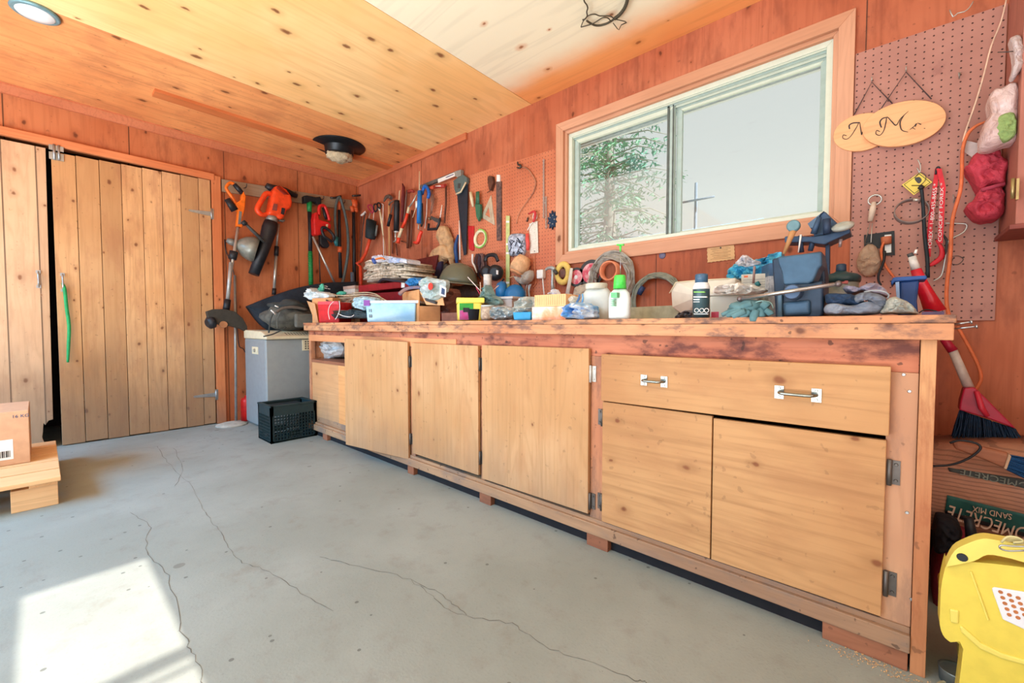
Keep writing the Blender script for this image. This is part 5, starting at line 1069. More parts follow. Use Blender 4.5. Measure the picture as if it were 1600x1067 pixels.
tag(rod(MB(), zr((352, 655), (345, 720), (318, 790), (315, 830), (330, 860)), WR(.045), (3.6, 3.6, 3.4, 3.2, 3), 10, 4).build('black_cable', c_black), 'black cord hanging from the outlet to the grey gloves', 'cord')
# hose clamp ring, yellow sign, cane, lanyard, wire handle
q = onY(*zr((510, 420))[0], -.04)
t = T_('hose_clamp', 'large grey steel hose clamp ring hanging in front of the pegboard', 'clamp', q)
b = MB(); n = 40
prof = [(.052, -.010), (.052, .010), (.049, .010), (.049, -.010)]
b.lathe(q, prof+[prof[0]], (.12, -1, .3), n, caps=False); b.build('band', M('clamp_grey', (150, 140, 138), .4, .4), t)
rod(MB(), zr((520, 352), (560, 352)), WR(.06), (5, 5), 10).build('screw_housing', c_silver, t)
t = T_('warning_sign', 'small yellow diamond warning tag hung upside down from a hook', 'sign', onY(*zr((540, 320))[0], -.03))
dia = zr((454, 262), (560, 187), (636, 246), (525, 323))
MB().prism([onY(*p, -.03) for p in dia], (0, .002, 0)).build('plate', M('sign_yellow', (232, 208, 96), .6, var=.05), t)
cxy = zr((545, 255))[0]
for k in range(4): MB().tube([onY(cxy[0]+(dia[k][0]-cxy[0])*.85, cxy[1]+(dia[k][1]-cxy[1])*.85, -.0305), onY(cxy[0]+(dia[(k+1) % 4][0]-cxy[0])*.85, cxy[1]+(dia[(k+1) % 4][1]-cxy[1])*.85, -.0305)], .0009, 4).build('border_line', c_dgrey, t)
pad(zr((530, 225), (555, 215), (572, 232), (560, 252), (545, 248)), WR(.031), IN_R*.001, 'printed_symbol', c_dgrey, t, puff=.0006)
rod(MB(), zr((512, 266), (580, 266)), WR(.0305), 1.6, 4).build('printed_word', M('sign_ink', (110, 100, 60), .7), t)
rod(MB(), zr((548, 110), (565, 150), (560, 190), (545, 160)), WR(.03), 1.6, 6, 3).build('snap_hook', c_silver, t)
rod(MB(), zr((530, 220), (560, 190), (595, 205), (590, 240), (555, 270)), WR(.034), .9, 6, 3).build('string', c_dgrey, t)
t = T_('black_strap', 'black bungee strap hanging straight down between clamp ring and red lanyard', 'strap', onY(*zr((605, 800))[0], -.045))
rod(MB(), zr((566, 270), (578, 350), (590, 560), (605, 700), (608, 815)), WR(.045), (5, 4.2, 5, 5, 5), 12, 3).build('strap', M('strap_black', (32, 44, 52), .6), t)
rod(MB(), zr((560, 272), (578, 285)), WR(.046), (7, 7), 10).build('end_cap', c_black, t)
t = T_('lanyard', 'red lanyard with white printed text hanging on the right pegboard', 'lanyard', onY(*zr((650, 740))[0], -.04))
c_lan = M('lanyard_red', (214, 30, 48), .55)
def band(pa, w, off, name, m, par):  # flat ribbon, w in pixels across
    b = MB(); P = []
    for i, p in enumerate(pa):
        P.append((onY(p[0]-w/2, p[1], -off), onY(p[0]+w/2, p[1], -off-.004)))
    vs = [q for pr_ in P for q in pr_]; vs += [q+V((0, .0015, 0)) for q in vs]; n = len(vs)//2; fs = []
    for i in range(len(P)-1):
        a = 2*i; fs += [(a, a+1, a+3, a+2), (n+a+2, n+a+3, n+a+1, n+a), (a, a+2, n+a+2, n+a), (a+3, a+1, n+a+1, n+a+3)]
    b.add(vs, fs); return b.build(name, m, par)
band(zr((665, 165), (655, 240), (640, 360), (625, 480), (615, 600), (612, 690)), 7.5, .035, 'ribbon', c_lan, t)
band(zr((675, 165), (690, 230), (700, 280), (695, 350), (690, 450), (685, 560), (682, 610)), 8.2, .045, 'ribbon', c_lan, t)
rod(MB(), zr((660, 590), (690, 640), (690, 690), (650, 725), (615, 745)), WR(.04), (3, 5, 7, 7, 4), 8, 3, flat=.35).build('lower_loop', c_lan, t)
rod(MB(), zr((655, 200), (660, 165), (672, 155), (685, 175), (688, 195)), WR(.04), 2.4, 8, 3).build('snap_hook', c_black, t)
def along(txt, p0, p1, size, off, nm, par):
    a, b_ = onY(*p0, -off), onY(*p1, -off); d = (b_-a).normalized(); up_ = V((-d.z, 0, d.x)); 
    if up_.x > 0: up_ = -up_
    text_mesh(txt, nm, c_label, par, (a+b_)/2, d, up_, size, .0003, fit=(b_-a).length)
along('FOREX * 1-800-435-8455 *', zr((620, 640))[0], zr((655, 255))[0], .016, .0385, 'printed_text', t)
along('CONCEPT FOREX *', zr((681, 600))[0], zr((694, 250))[0], .013, .0488, 'printed_text', t)
t = T_('wire_tool_handle', 'bent silver wire handle hanging at the right of the lanyard', 'handle', onY(*zr((680, 850))[0], -.03))
rod(MB(), zr((700, 490), (790, 492), (840, 500), (820, 545), (730, 600), (712, 700), (690, 800), (640, 835)), WR(.03), (1.8, 2.2, 2.2, 2.2, 2.4, 2.6, 2.4, 1.6), 8, 4).build('wire', c_silver, t)
rod(MB(), zr((700, 560), (722, 600), (712, 680)), WR(.03), (2.6, 3.4, 2.8), 8, 3).build('joint', c_dgrey, t)
tag(rod(MB(), zr((760, 320), (765, 365), (772, 345), (758, 370)), WR(.02), 1.2, 6).build('peg_hook', c_silver), 'small silver peg hook left of the long orange cord', 'hook')
tag(rod(MB(), zr((750, 690), (790, 685), (820, 705), (790, 735), (750, 730), (760, 700)), WR(.012), 1.0, 6, 3).build('wire_ring', c_dsteel), 'thin wire ring on the pegboard beside the long orange cord', 'ring')
# long orange extension cord with white upper part
zq = zf(1440, 0, 2.9625)
tag(rod(MB(), zq((393, -5), (368, 100), (322, 215), (290, 340), (252, 470), (210, 590), (192, 655)), WR(.05), (2.2, 2.2, 2.4, 2.4, 2.4, 2.4, 3), 8, 3).build('cream_cable', M('cord_cream', (238, 206, 180), .6)), 'cream cord hanging diagonally across the right pegboard', 'cord')
tag(rod(MB(), [(1541, 190), (1525, 197), (1512, 210), (1504, 235), (1503, 270), (1500, 300), (1488, 345), (1485, 400), (1480, 440), (1479, 470), (1482, 490), (1488, 505)], WR(.07), (3, 4.4, 4.6, 4.6, 4.6, 4.8, 4.8, 4.8, 4.8, 4.8, 5, 5), 10, 4).build('extension_cord', MATS['cord_orange']), 'long orange extension cord hanging down the right pegboard', 'cord')
tag(rod(MB(), [(1496, 510), (1510, 535), (1527, 568), (1533, 590), (1528, 603), (1522, 612)], WR(.07), 4.4, 10, 4).build('extension_cord', MATS['cord_orange']), 'loop of orange cord on the wall beside the bench end', 'cord')
# red umbrella, bags, paper tag
t = T_('folded_umbrella', 'rolled pinkish red cloth umbrella hanging at the far right of the pegboard', 'umbrella', onY(1545, 345, -.06))
c_umb = M('umbrella_red', (196, 62, 80), .75, wrinkle=22)
pad(zq((245, 715), (300, 700), (400, 742), (392, 800), (385, 860), (330, 850), (272, 880), (240, 830), (205, 775), (215, 765)), WR(.10), IN_R*.08, 'upper_fold', c_umb, t, puff=.035, seed=4)
pad(zq((280, 870), (370, 865), (385, 930), (370, 1000), (290, 1020), (240, 1000), (205, 955), (240, 925), (262, 890)), WR(.10), IN_R*.08, 'lower_fold', c_umb, t, puff=.035, seed=9)
pad(zq((285, 690), (360, 690), (362, 750), (285, 750)), WR(.11), IN_R*.06, 'cloth_tip', M('umbrella_tip', (176, 56, 72), .7), t, puff=.02)
rod(MB(), zq((275, 880), (330, 865), (385, 850)), WR(.135), 6, 10).build('tie_band', M('umbrella_band', (170, 60, 82), .8), t)
tag(MB().prism([onY(*p, -.05) for p in zq((178, 690), (205, 650), (258, 662), (290, 695), (240, 732))], (0, .002, 0)).build('paper_tag', M('tag_grey', (206, 190, 186), .7)), 'pale paper tag hanging by the orange cord', 'tag')
t = T_('plastic_bag', 'clear plastic bag holding green netting on the right pegboard', 'bag', onY(1560, 230, -.05))
pad(zq((330, 420), (380, 400), (448, 392), (445, 560), (440, 640), (380, 668), (290, 690), (270, 660), (290, 570), (315, 530), (308, 470)), WR(.21), IN_R*.06, 'bag', M('bag_film', (206, 176, 172), .2, rgb2=(226, 206, 204), sc=12, wrinkle=25), t, puff=.03)
pad(zq((360, 540), (420, 520), (440, 560), (430, 630), (380, 650), (350, 610)), WR(.235), IN_R*.02, 'green_netting', M('net_green', (150, 178, 110), .8, wrinkle=40), t, puff=.012)
t = T_('plastic_bag', 'small white plastic wrap hooked at the upper right edge', 'bag', onY(1590, 115, -.04))
pad(zq((410, 175), (455, 165), (470, 215), (474, 290), (440, 350), (412, 355), (425, 300), (415, 220)), WR(.25), IN_R*.03, 'bag', M('bag_white', (214, 198, 198), .4, wrinkle=25), t, puff=.02)
rod(MB(), zq((352, 242), (400, 240), (442, 236)), WR(.26), 1.4, 6).build('peg_hook', c_dsteel, t)
# wall cabinet at the right edge
t = T_('wall_cabinet', 'reddish wooden wall cabinet with a brass latch at the right edge', 'cabinet', (4.72, -.1, 1.16))
ca = onY(1566, 366, 0.0)
m_cab = wood('cabinet_mauve', (190, 128, 112), (176, 112, 98), 'z', 1, knots=.1, seed=62, stain=.15)
MB().box((4.618, -.26, 1.165), (5.05, -.001, 2.05)).build('body', m_cab, t, bev=.003)
MB().box((4.605, -.27, 1.150), (5.06, -.001, 1.165)).build('bottom_board', wood('cabinet_red', (150, 84, 76), (134, 70, 62), 'x', 1, knots=.1, seed=63), t, bev=.002)
lp = onX(1587, 295, 4.612)
MB().box((4.612, lp.y-.008, lp.z-.035), (4.618, lp.y+.008, lp.z+.03)).tube([(4.606, lp.y, lp.z-.03), (4.606, lp.y, lp.z+.034)], .005, 8).build('latch', M('brass', (180, 160, 110), .35, .7), t)
# ================================================================== things on the bench
def XY(px, Y, z=BT): p = onY(px, 500, Y); return V((p.x, Y, z))
def zat(px, py, Y): return onY(px, py, Y).z
def fbox(b, pl, Yl, pr_, Yr, ztop, depth, zb=BT, flare=0.0, rim=0):
    A, B = XY(pl, Yl, zb), XY(pr_, Yr, zb); u = (B-A); n = V((-u.y, u.x, 0)).normalized()
    if n.y < 0: n = -n
    base = [A, B, B+n*depth, A+n*depth]; c = sum(base, V((0, 0, 0)))/4
    if flare: base = [c+(q-c)*(1-flare) for q in base]
    top = [V((q.x, q.y, ztop)) for q in [A, B, B+n*depth, A+n*depth]]
    b.add(base+top, [(0, 1, 2, 3), (7, 6, 5, 4), (4, 5, 1, 0), (5, 6, 2, 1), (6, 7, 3, 2), (7, 4, 0, 3)]); return A, B, n
def face_pt(A, B, n, u, z, out=.001): p = A.lerp(B, u); return V((p.x, p.y, z))-n*out
def face_quad(b, A, B, n, u0, u1, z0, z1, out=.001, th=.0006):
    b.prism([face_pt(A, B, n, u0, z0, out), face_pt(A, B, n, u1, z0, out), face_pt(A, B, n, u1, z1, out), face_pt(A, B, n, u0, z1, out)], n*th); return b
def lt(name, label, cat, px, Y, prof, mat, n=24, grp=None, parts=None):  # lathe thing: prof in (px width/2, py)
    P = XY(px, Y); t = T_(name, label, cat, P, grp)
    k = (P-CAM).dot(FW)/FPX
    b = MB().lathe((P.x, P.y, 0), [(w*k, max(BT, zat(px, py, Y))) for w, py in prof], n=n); b.build('body', mat, t); return t, P, k
def seg(t, P, k, Y, px, prof, mat, name, n=24, minz=BT):
    MB().lathe((P.x, P.y, 0), [(w*k, max(minz, zat(px, py, Y))) for w, py in prof], n=n).build(name, mat, t)
def crumple(name, label, cat, outline, Y, mat, puff=.04, th=.03, seed=0, parent=None, crease=1.15):
    o = pad(outline, PY(Y), V((0, th, 0)), name, mat, parent, puff=puff*.9, seed=seed, rings=6, crease=crease)
    if parent is None: tag(o, label, cat)
    return o
m_kraft = M('kraft_card', (208, 150, 98), .8, var=.06); m_kraft2 = M('kraft_card_light', (222, 168, 118), .8, var=.06)
m_film = M('clear_film', (196, 212, 214), .15, rgb2=(226, 230, 228), sc=18, wrinkle=25)
# left end
t = T_('cardboard_box', 'open kraft cardboard box at the left end of the bench behind a red bin', 'box', XY(495, -.83))
A, B, n = fbox(MB(), 486, -.86, 512, -.80, 0, .2)
b = MB(); fbox(b, 488, -.87, 520, -.80, zat(500, 466, -.83), .2); b.build('carton', m_kraft, t, bev=.002)
b = MB(); b.prism([XY(480, -.86, zat(480, 470, -.86)), XY(492, -.88, zat(492, 474, -.88)), XY(497, -.88, BT+.004), XY(492, -.86, BT+.01)], (0, .003, 0)); b.build('flap', m_kraft2, t)
t = T_('red_bin', 'red translucent plastic bin at the left end of the bench', 'bin', XY(512, -.93))
b = MB(); A, B, n = fbox(b, 496, -.945, 530, -.86, zat(510, 471, -.94), .16, flare=.08); b.build('body', M('bin_red', (200, 30, 34), .3), t, bev=.006, seg=3)
face_quad(MB(), A, B, n, .05, .98, zat(510, 475, -.94), zat(510, 470, -.94), .004, .006).build('rim', M('bin_rim', (222, 70, 74), .35), t)
crumple('crumpled_bag', 'crumpled clear and white plastic bag on the kraft box at the left bench end', 'bag', [(478, 460), (484, 450), (496, 454), (510, 458), (514, 464), (505, 468), (486, 469)], -.80, m_film, .04, .05, 3)
crumple('green_wrapper', 'small sea-green wrapper poking up at the left bench end', 'wrapper', [(494, 455), (499, 449), (503, 443), (505, 452), (502, 456)], -.76, M('sea_green', (74, 168, 140), .5), .01, .01, 4)
crumple('green_wrapper', 'sea-green scrap lying beside the small white carton', 'wrapper', [(526, 459), (532, 455), (540, 457), (536, 461), (528, 461)], -.70, MATS['sea_green'], .01, .01, 5)
t = T_('small_carton', 'small white carton with brown lid standing left of the red tool chest', 'carton', XY(546, -.62))
b = MB(); fbox(b, 537.5, -.63, 555, -.62, zat(546, 452, -.62), .1); b.build('body', M('carton_white', (214, 206, 192), .7), t, bev=.002)
b = MB(); fbox(b, 537, -.634, 555.4, -.624, zat(546, 447, -.62), .11, zb=zat(546, 452, -.62)); b.build('lid', M('carton_lid', (168, 140, 124), .7), t)
P = XY(546, -.80); k = (P-CAM).dot(FW)/FPX
t = T_('metal_pan', 'dull grey metal pan lying among the wires near the left bench end', 'pan', P)
zz_ = zat(546, 492, -.8)
MB().lathe((P.x, P.y, BT+.03), [(.06, 0), (.095, .018), (.115, .055), (.118, .058), (.11, .055), (.09, .022)], n=32, caps=False).lathe((P.x, P.y, BT+.03), [(.06, 0), (.001, .001)], n=32, caps=False).build('body', M('pan_grey', (96, 96, 88), .35, .7), t)
rod(MB(), [(532, 480), (520, 475), (510, 469)], PY(-.82), (3, 3, 2.4), 8).build('handle', c_dgrey, t)
crumple('dark_cables', 'dark heap of cables under the metal pan', 'cables', [(522, 497), (524, 489), (540, 486), (555, 485), (568, 488), (572, 497)], -.86, M('cable_heap', (44, 60, 66), .6, wrinkle=40), .03, .06, 6)
t = T_('rope_bundle', 'bundle of loose cream strips across the pile beside the clear tote', 'rope', XY(560, -.72))
for k_, pp in enumerate((((520, 461), (545, 462), (570, 460), (590, 463), (604, 470)), ((528, 466), (550, 465), (572, 463), (592, 467)), ((526, 472), (548, 467), (570, 464), (588, 465), (600, 471)), ((518, 459), (525, 461), (528, 465), (540, 468)), ((550, 458), (575, 457), (590, 461), (598, 468)))):
    rod(MB(), pp, PY(-.74+.02*k_), 1.8, 6, 4).build('strip', M('cream_strip', (206, 188, 154), .7), t)
crumple('strip_pile', 'tan scrap heap under the cream strips left of the tote', 'scraps', [(520, 472), (528, 464), (556, 463), (585, 466), (580, 478), (540, 482)], -.70, M('scrap_tan', (150, 128, 104), .8, wrinkle=40), .03, .05, 12)
crumple('clear_bag', 'clear pale blue plastic bag stuffed behind the left corner of the tote', 'bag', [(552, 474), (558, 465), (572, 463), (584, 466), (586, 476), (572, 482), (556, 481)], -.84, M('film_blue', (170, 200, 210), .2, wrinkle=25), .03, .04, 7)
t = T_('wire_loop', 'thin white wire looping over the bench edge before the red bin', 'wire', XY(520, -.96))
rod(MB(), [(515, 499), (513, 488), (515, 478), (521, 471)], PY(-.955), .9, 6, 4).build('wire', c_label, t); rod(MB(), [(524, 499), (529, 490), (531, 480), (530, 470)], PY(-.957), 1.1, 6, 4).build('wire', c_label, t); rod(MB(), [(528, 490), (538, 494), (548, 495), (553, 492)], PY(-.95), 1.0, 6, 4).build('wire', c_label, t)
# tote
t = T_('storage_tote', 'clear pale-blue plastic tote with purple clip on the bench edge', 'tote', XY(612, -.86))
b = MB(); zt_ = zat(612, 472, -.85); A, B, n = fbox(b, 571, -.945, 650, -.74, zt_, .30, flare=.05); b.build('body', M('tote_blue', (166, 204, 224), .25, rgb2=(132, 184, 220), sc=9, var=.1), t, bev=.008, seg=3)
b = MB(); A2, B2, n2 = fbox(b, 569, -.952, 654, -.735, zt_+.012, .31, zb=zt_-.006); b.build('rim', M('tote_rim', (206, 220, 226), .3, var=.04), t, bev=.003)
face_quad(MB(), A2, B2, n2, .0, .11, zt_-.022, zt_+.014, .004, .004).build('clip', M('clip_purple', (132, 58, 150), .4), t)
for i in range(2):
    for j in range(2): face_quad(MB(), A, B, n, .07+.035*i, .09+.035*i, BT+.03+j*.035, BT+.05+j*.035, -.001, .001).build('moulded_mark', M('mark_grey', (110, 120, 124), .6), t)
# cardboard box with things in it
t = T_('cardboard_box', 'open cardboard box full of packages right of the clear tote', 'box', XY(656, -.64))
Cn, Lf, Rt_ = XY(656, -.735), XY(630, -.67), XY(688, -.62); Bk = Lf+(Rt_-Cn)
zb1 = zat(640, 455, -.70)
for nm, P0_, P1_, zz1 in (('side', Cn, Lf, zb1), ('side', Cn, Rt_, zat(670, 478, -.70)), ('side', Lf, Bk, zb1), ('side', Rt_, Bk, zb1-.01)):
    d_ = (P1_-P0_); nn_ = V((-d_.y, d_.x, 0)).normalized()*.004
    MB().prism([P0_, P1_, V((P1_.x, P1_.y, zz1)), V((P0_.x, P0_.y, zz1 if zz1 != zat(670, 478, -.68) else zb1))], nn_).build(nm, m_kraft if nm else m_kraft2, t)
MB().prism([Cn+V((0, 0, .002)), Rt_+V((0, 0, .002)), Bk+V((0, 0, .002)), Lf+V((0, 0, .002))], (0, 0, .003)).build('bottom', m_kraft, t)
pf = [PY(-.735)((656, 456)), PY(-.745)((666, 476)), PY(-.73)((694, 477)), PY(-.69)((690, 458))]
MB().prism(pf, (.0, .004, 0)).build('flap', m_kraft2, t)
crumple('silver_package', 'silvery plastic package with a red spot on top of the cardboard box', 'package', [(655, 440), (668, 434), (692, 437), (697, 443), (692, 458), (682, 470), (668, 472), (660, 458)], -.72, M('silver_film', (190, 200, 198), .25, rgb2=(150, 176, 172), sc=14, wrinkle=22), .03, .03, 8)
o = bpy.data.objects['silver_package']; 
tag(MB().lathe(onY(673, 447.5, -.765), [(.022, 0), (.022, .003)], (0, -1, 0), 16).build('red_sticker', M('spot_red', (226, 62, 48), .5)), 'red round sticker on the silver package', 'sticker')
crumple('blue_package', 'blue plastic package between the newspapers and the cardboard box', 'package', [(636, 438), (645, 434), (660, 436), (664, 443), (652, 449), (640, 446)], -.66, M('film_bright_blue', (44, 126, 186), .4, wrinkle=22), .03, .03, 9)
tag(MB().prism([PY(-.75)(p) for p in ((663, 466), (680, 471), (680, 475), (665, 470))], (0, .02, 0)).build('dark_booklet', c_dgrey), 'thin dark booklet on the open flap of the box', 'booklet')
t = T_('printed_card', 'white card with a navy panel leaning at the right of the box', 'card', onY(692, 463, -.76))
MB().prism([PY(-.77)(p) for p in ((688, 445), (697, 450), (696, 464), (687, 461))], (0, .004, 0)).build('card', c_label, t); MB().prism([PY(-.7715)(p) for p in ((690, 449), (695, 452), (694.5, 461), (689, 459))], (0, .001, 0)).build('navy_panel', M('navy_print', (56, 78, 110), .5), t)
tag(rod(MB(), [(625, 459), (632, 453), (640, 450), (652, 449), (657, 450)], PY(-.735), (7, 6, 5, 5, 4), 10, 3).build('work_gloves', M('glove_tan_blue', (150, 112, 96), .8, rgb2=(50, 100, 150), sc=12)), 'rolled tan and blue work glove over the box edge', 'glove')
# tool chest
t = T_('tool_chest', 'open dark red steel tool chest with drawers against the wall', 'tool chest', XY(610, -.4))
m_chest = M('chest_red', (150, 26, 38), .35, .2); m_chest2 = M('chest_lid', (120, 48, 44), .4, .2)
b = MB(); A, B, n = fbox(b, 562, -.58, 648, -.50, zat(605, 456, -.55), .30); bd = b.build('body', m_chest, t, bev=.004)
for j in range(3):
    z0 = BT+.012+j*.052; dd = face_quad(MB(), A, B, n, .04, .96, z0, z0+.044, .008, .008).build('drawer', m_chest, t, bev=.002)
    face_quad(MB(), A, B, n, .55, .72, z0+.026, z0+.036, .014, .007).build('handle', c_silver, dd)
b = MB(); zt1_ = zat(600, 456, -.57); pts = [onY(560, 457, -.6), onY(641, 448, -.55), onY(641, 438, -.55), onY(560, 446, -.6)]
b.prism(pts, (.0, .28, 0)); b.build('tray', m_chest, t, bev=.004)
MB().prism([onY(627, 449.6, -.562), onY(632, 449, -.56), onY(632, 438.8, -.56), onY(627, 439.4, -.562)], (0, .004, 0)).build('white_label', c_label, t)
MB().prism([onY(p[0], p[1], -.16) for p in ((637, 443), (638, 408), (684, 398), (676, 440))], (0, .015, 0)).build('lid', m_chest2, t, bev=.003)
rod(MB(), [(663, 428), (670, 425)], PY(-.18), (2.5, 2.5), 8).build('lid_latch', c_silver, t)
tag(MB().prism([onY(p[0], p[1], -.18) for p in ((676, 440), (684, 410), (690, 408), (688, 440))], (0, .02, 0)).build('dark_folder', M('folder_navy', (40, 38, 66), .5)), 'narrow dark navy board beside the tool chest lid', 'board')
t = T_('newspaper_stack', 'stack of folded yellowed newspapers sagging on the red tool chest', 'newspapers', onY(600, 445, -.5))
rn = random.Random(9)
for k_ in range(12):
    u = k_/11; y0 = 438-u*30
    def fn(a, c, y0=y0, k_=k_): 
        px = 571+rn_off[k_]+c*(64-k_*.3); sag = 3.2*math.sin(c*3.1)*(1-.5*(k_/11))+1.1*math.sin(c*9+k_*2.1); q = onY(px, y0-(c*(-4 if k_ > 8 else 2))-sag+(3 if c < .1 else 0), -.56); return q+V((0, a*.26, 0))
    rn_off = [random.Random(i).uniform(-5, 4) for i in range(12)]
    MB().sheet(fn, 2, 10, th=(0, 0, .014)).build('newspaper', M('newsprint_%d' % (k_ % 3), [(204, 190, 168), (188, 172, 150), (222, 210, 190)][k_ % 3], .85, rgb2=[(150, 134, 110), (140, 124, 102), (170, 154, 128)][k_ % 3], sc=45), t)
crumple('bagged_papers', 'white plastic package with blue and orange print on top of the newspapers', 'package', [(581, 404), (588, 399), (600, 400), (618, 402), (634, 405), (635, 411), (615, 410), (596, 409), (584, 412)], -.58, M('package_white', (206, 206, 210), .3, rgb2=(160, 176, 206), sc=10, wrinkle=20), .025, .12, 2)
tag(rod(MB(), [(588, 405), (596, 403), (601, 405)], PY(-.62), (5, 6, 4), 8, 3, flat=.5).build('orange_wrapper', M('wrapper_orange', (240, 130, 62), .5)), 'bright orange wrapper at the left of the package on the newspapers', 'wrapper')
tag(rod(MB(), [(583, 405), (586, 411)], PY(-.61), (6, 5), 8).build('blue_wrapper', M('wrapper_blue', (64, 92, 168), .5)), 'blue wrapper corner beside the orange wrapper', 'wrapper')
tag(rod(MB(), [(592, 441), (600, 436), (612, 438), (630, 440), (640, 441)], PY(-.60), (5, 8, 7, 6, 4), 10, 3, flat=.6).build('dark_tool', M('tool_dark', (44, 46, 54), .5)), 'dark tool lying under the folded newspapers', 'tool')
# brown pot pair behind the yellow tub
crumple('brown_boot', 'dark brown leather lump standing left of the yellow tub', 'boot', [(697, 496), (696, 462), (700, 452), (708, 455), (710, 480), (716, 492), (714, 498)], -.55, M('boot_brown', (104, 60, 46), .6, wrinkle=12), .05, .06, 11)
tag(MB().prism([XY(690, -.78), XY(716, -.80), XY(716, -.55), XY(690, -.55)], (0, 0, .05)).build('brown_board', M('board_brown', (140, 96, 80), .7)), 'flat brown slab lying between cardboard box and yellow tub', 'slab')
# yellow tub
t = T_('yellow_tub', 'yellow plastic tub with green and purple label', 'tub', XY(735, -.85))
b = MB(); zt_ = zat(735, 472, -.88); A, B, n = fbox(b, 716, -.93, 754, -.83, zt_, .12, flare=.05); b.build('body', M('tub_yellow', (236, 222, 96), .35, var=.04), t, bev=.012, seg=3)
b = MB(); A2, B2, n2 = fbox(b, 713.5, -.935, 757.5, -.825, zat(735, 465, -.88), .13, zb=zt_-.004); b.build('lid', M('tub_lid', (240, 230, 100), .35, var=.04), t, bev=.006, seg=3)
face_quad(MB(), A, B, n, .05, .62, BT+.055, zt_-.006, .001, .002).build('green_label', M('label_green', (52, 160, 60), .5), t); face_quad(MB(), A, B, n, .05, .62, BT+.006, BT+.055, .001, .002).build('purple_label', M('label_purple', (150, 108, 150), .5, rgb2=(190, 60, 130), sc=20), t); face_quad(MB(), A, B, n, .2, .46, BT+.045, BT+.068, .002, .002).build('dark_emblem', c_black, t)
P = XY(740, -.955); t, P, k = lt('black_pot', 'small black tapered pot in front of the yellow tub', 'pot', 740, -.955, [(7.5, 500), (9.5, 483), (9.8, 483), (8.5, 484)], c_black)
t, P, k = lt('twine_jar', 'squat jar wrapped in brown twine beside the black pot', 'jar', 762, -.91, [(9.5, 500), (11, 495), (11, 482), (10, 479)], M('twine', (184, 164, 142), .8, rgb2=(150, 124, 104), sc=70))
seg(t, P, k, -.91, 762, [(10.5, 479), (10.5, 477), (4, 476.5)], M('jar_lid', (196, 206, 202), .4), 'lid')
crumple('foil_bag', 'crumpled silvery foil bag between the twine jar and blue tray', 'bag', [(771, 498), (772, 481), (782, 478), (795, 480), (801, 487), (798, 498)], -.93, M('foil', (196, 208, 212), .18, .5, rgb2=(150, 164, 170), sc=30, wrinkle=30), .04, .03, 13)
t = T_('pen_jar', 'glass jar of brushes and sticks standing behind the yellow tub', 'jar', XY(762, -.6))
P = XY(762, -.6); k = (P-CAM).dot(FW)/FPX
MB().lathe((P.x, P.y, 0), [(6.2*k, BT), (6.5*k, zat(762, 432, -.6)), (7*k, zat(762, 429, -.6)), (6.3*k, zat(762, 429, -.6)), (6.0*k, BT+.01)], n=20, caps=False).build('jar', M('jar_glass', (206, 200, 190), .1, rgb2=(150, 150, 150), sc=30), t)
for k_, (a, c_) in enumerate((((731, 433), (752, 456)), ((750.5, 441), (752, 494)), ((779, 446), (761, 462)), ((744, 449), (750, 460)))):
    tag(rod(MB(), (a, c_), PY(-.68), (1.5, 1.3), 6).build('craft_stick', M('stick_%d' % k_, [(226, 214, 206), (226, 190, 170), (226, 190, 170), (206, 60, 90)][k_], .6)), ['white swab stick leaning left of the pen jar', 'upright pale stick in front of the pen jar', 'pale stick slanting right in front of the pen jar', 'short pink-red stick left of the pen jar'][k_], 'stick')
crumple('teal_bag', 'teal and clear plastic bag at the foot of the pen jar', 'bag', [(752, 475), (754, 452), (762, 446), (768, 460), (774, 464), (780, 475)], -.75, M('film_teal', (130, 160, 156), .3, rgb2=(60, 110, 120), sc=10, wrinkle=25), .03, .03, 14)
t = T_('clear_case', 'low clear plastic case behind the foil bag', 'case', XY(785, -.7))
b = MB(); fbox(b, 762, -.72, 800, -.7, zat(780, 466, -.7), .12); b.build('body', M('case_grey', (150, 136, 132), .25, rgb2=(186, 176, 170), sc=8), t, bev=.004)
b = MB(); fbox(b, 761, -.725, 801, -.705, zat(780, 464, -.7), .13, zb=zat(780, 468, -.7)); b.build('lid', M('case_lid', (196, 190, 186), .3), t, bev=.003)
crumple('plastic_wrap', 'crumpled white and grey plastic wrap left of the peach boxes', 'wrap', [(806, 497), (804, 482), (812, 468), (822, 464), (836, 467), (835, 484), (826, 490), (816, 498)], -.88, M('wrap_white', (206, 212, 208), .35, rgb2=(150, 156, 150), sc=12, wrinkle=20), .04, .04, 15)
t = T_('blue_tray', 'bright blue shallow tray in front of the plastic wrap', 'tray', XY(815, -.95))
b = MB(); fbox(b, 801, -.965, 829, -.955, BT+.035, .06, flare=.1); b.build('body', M('tray_blue', (24, 140, 190), .4), t, bev=.003)
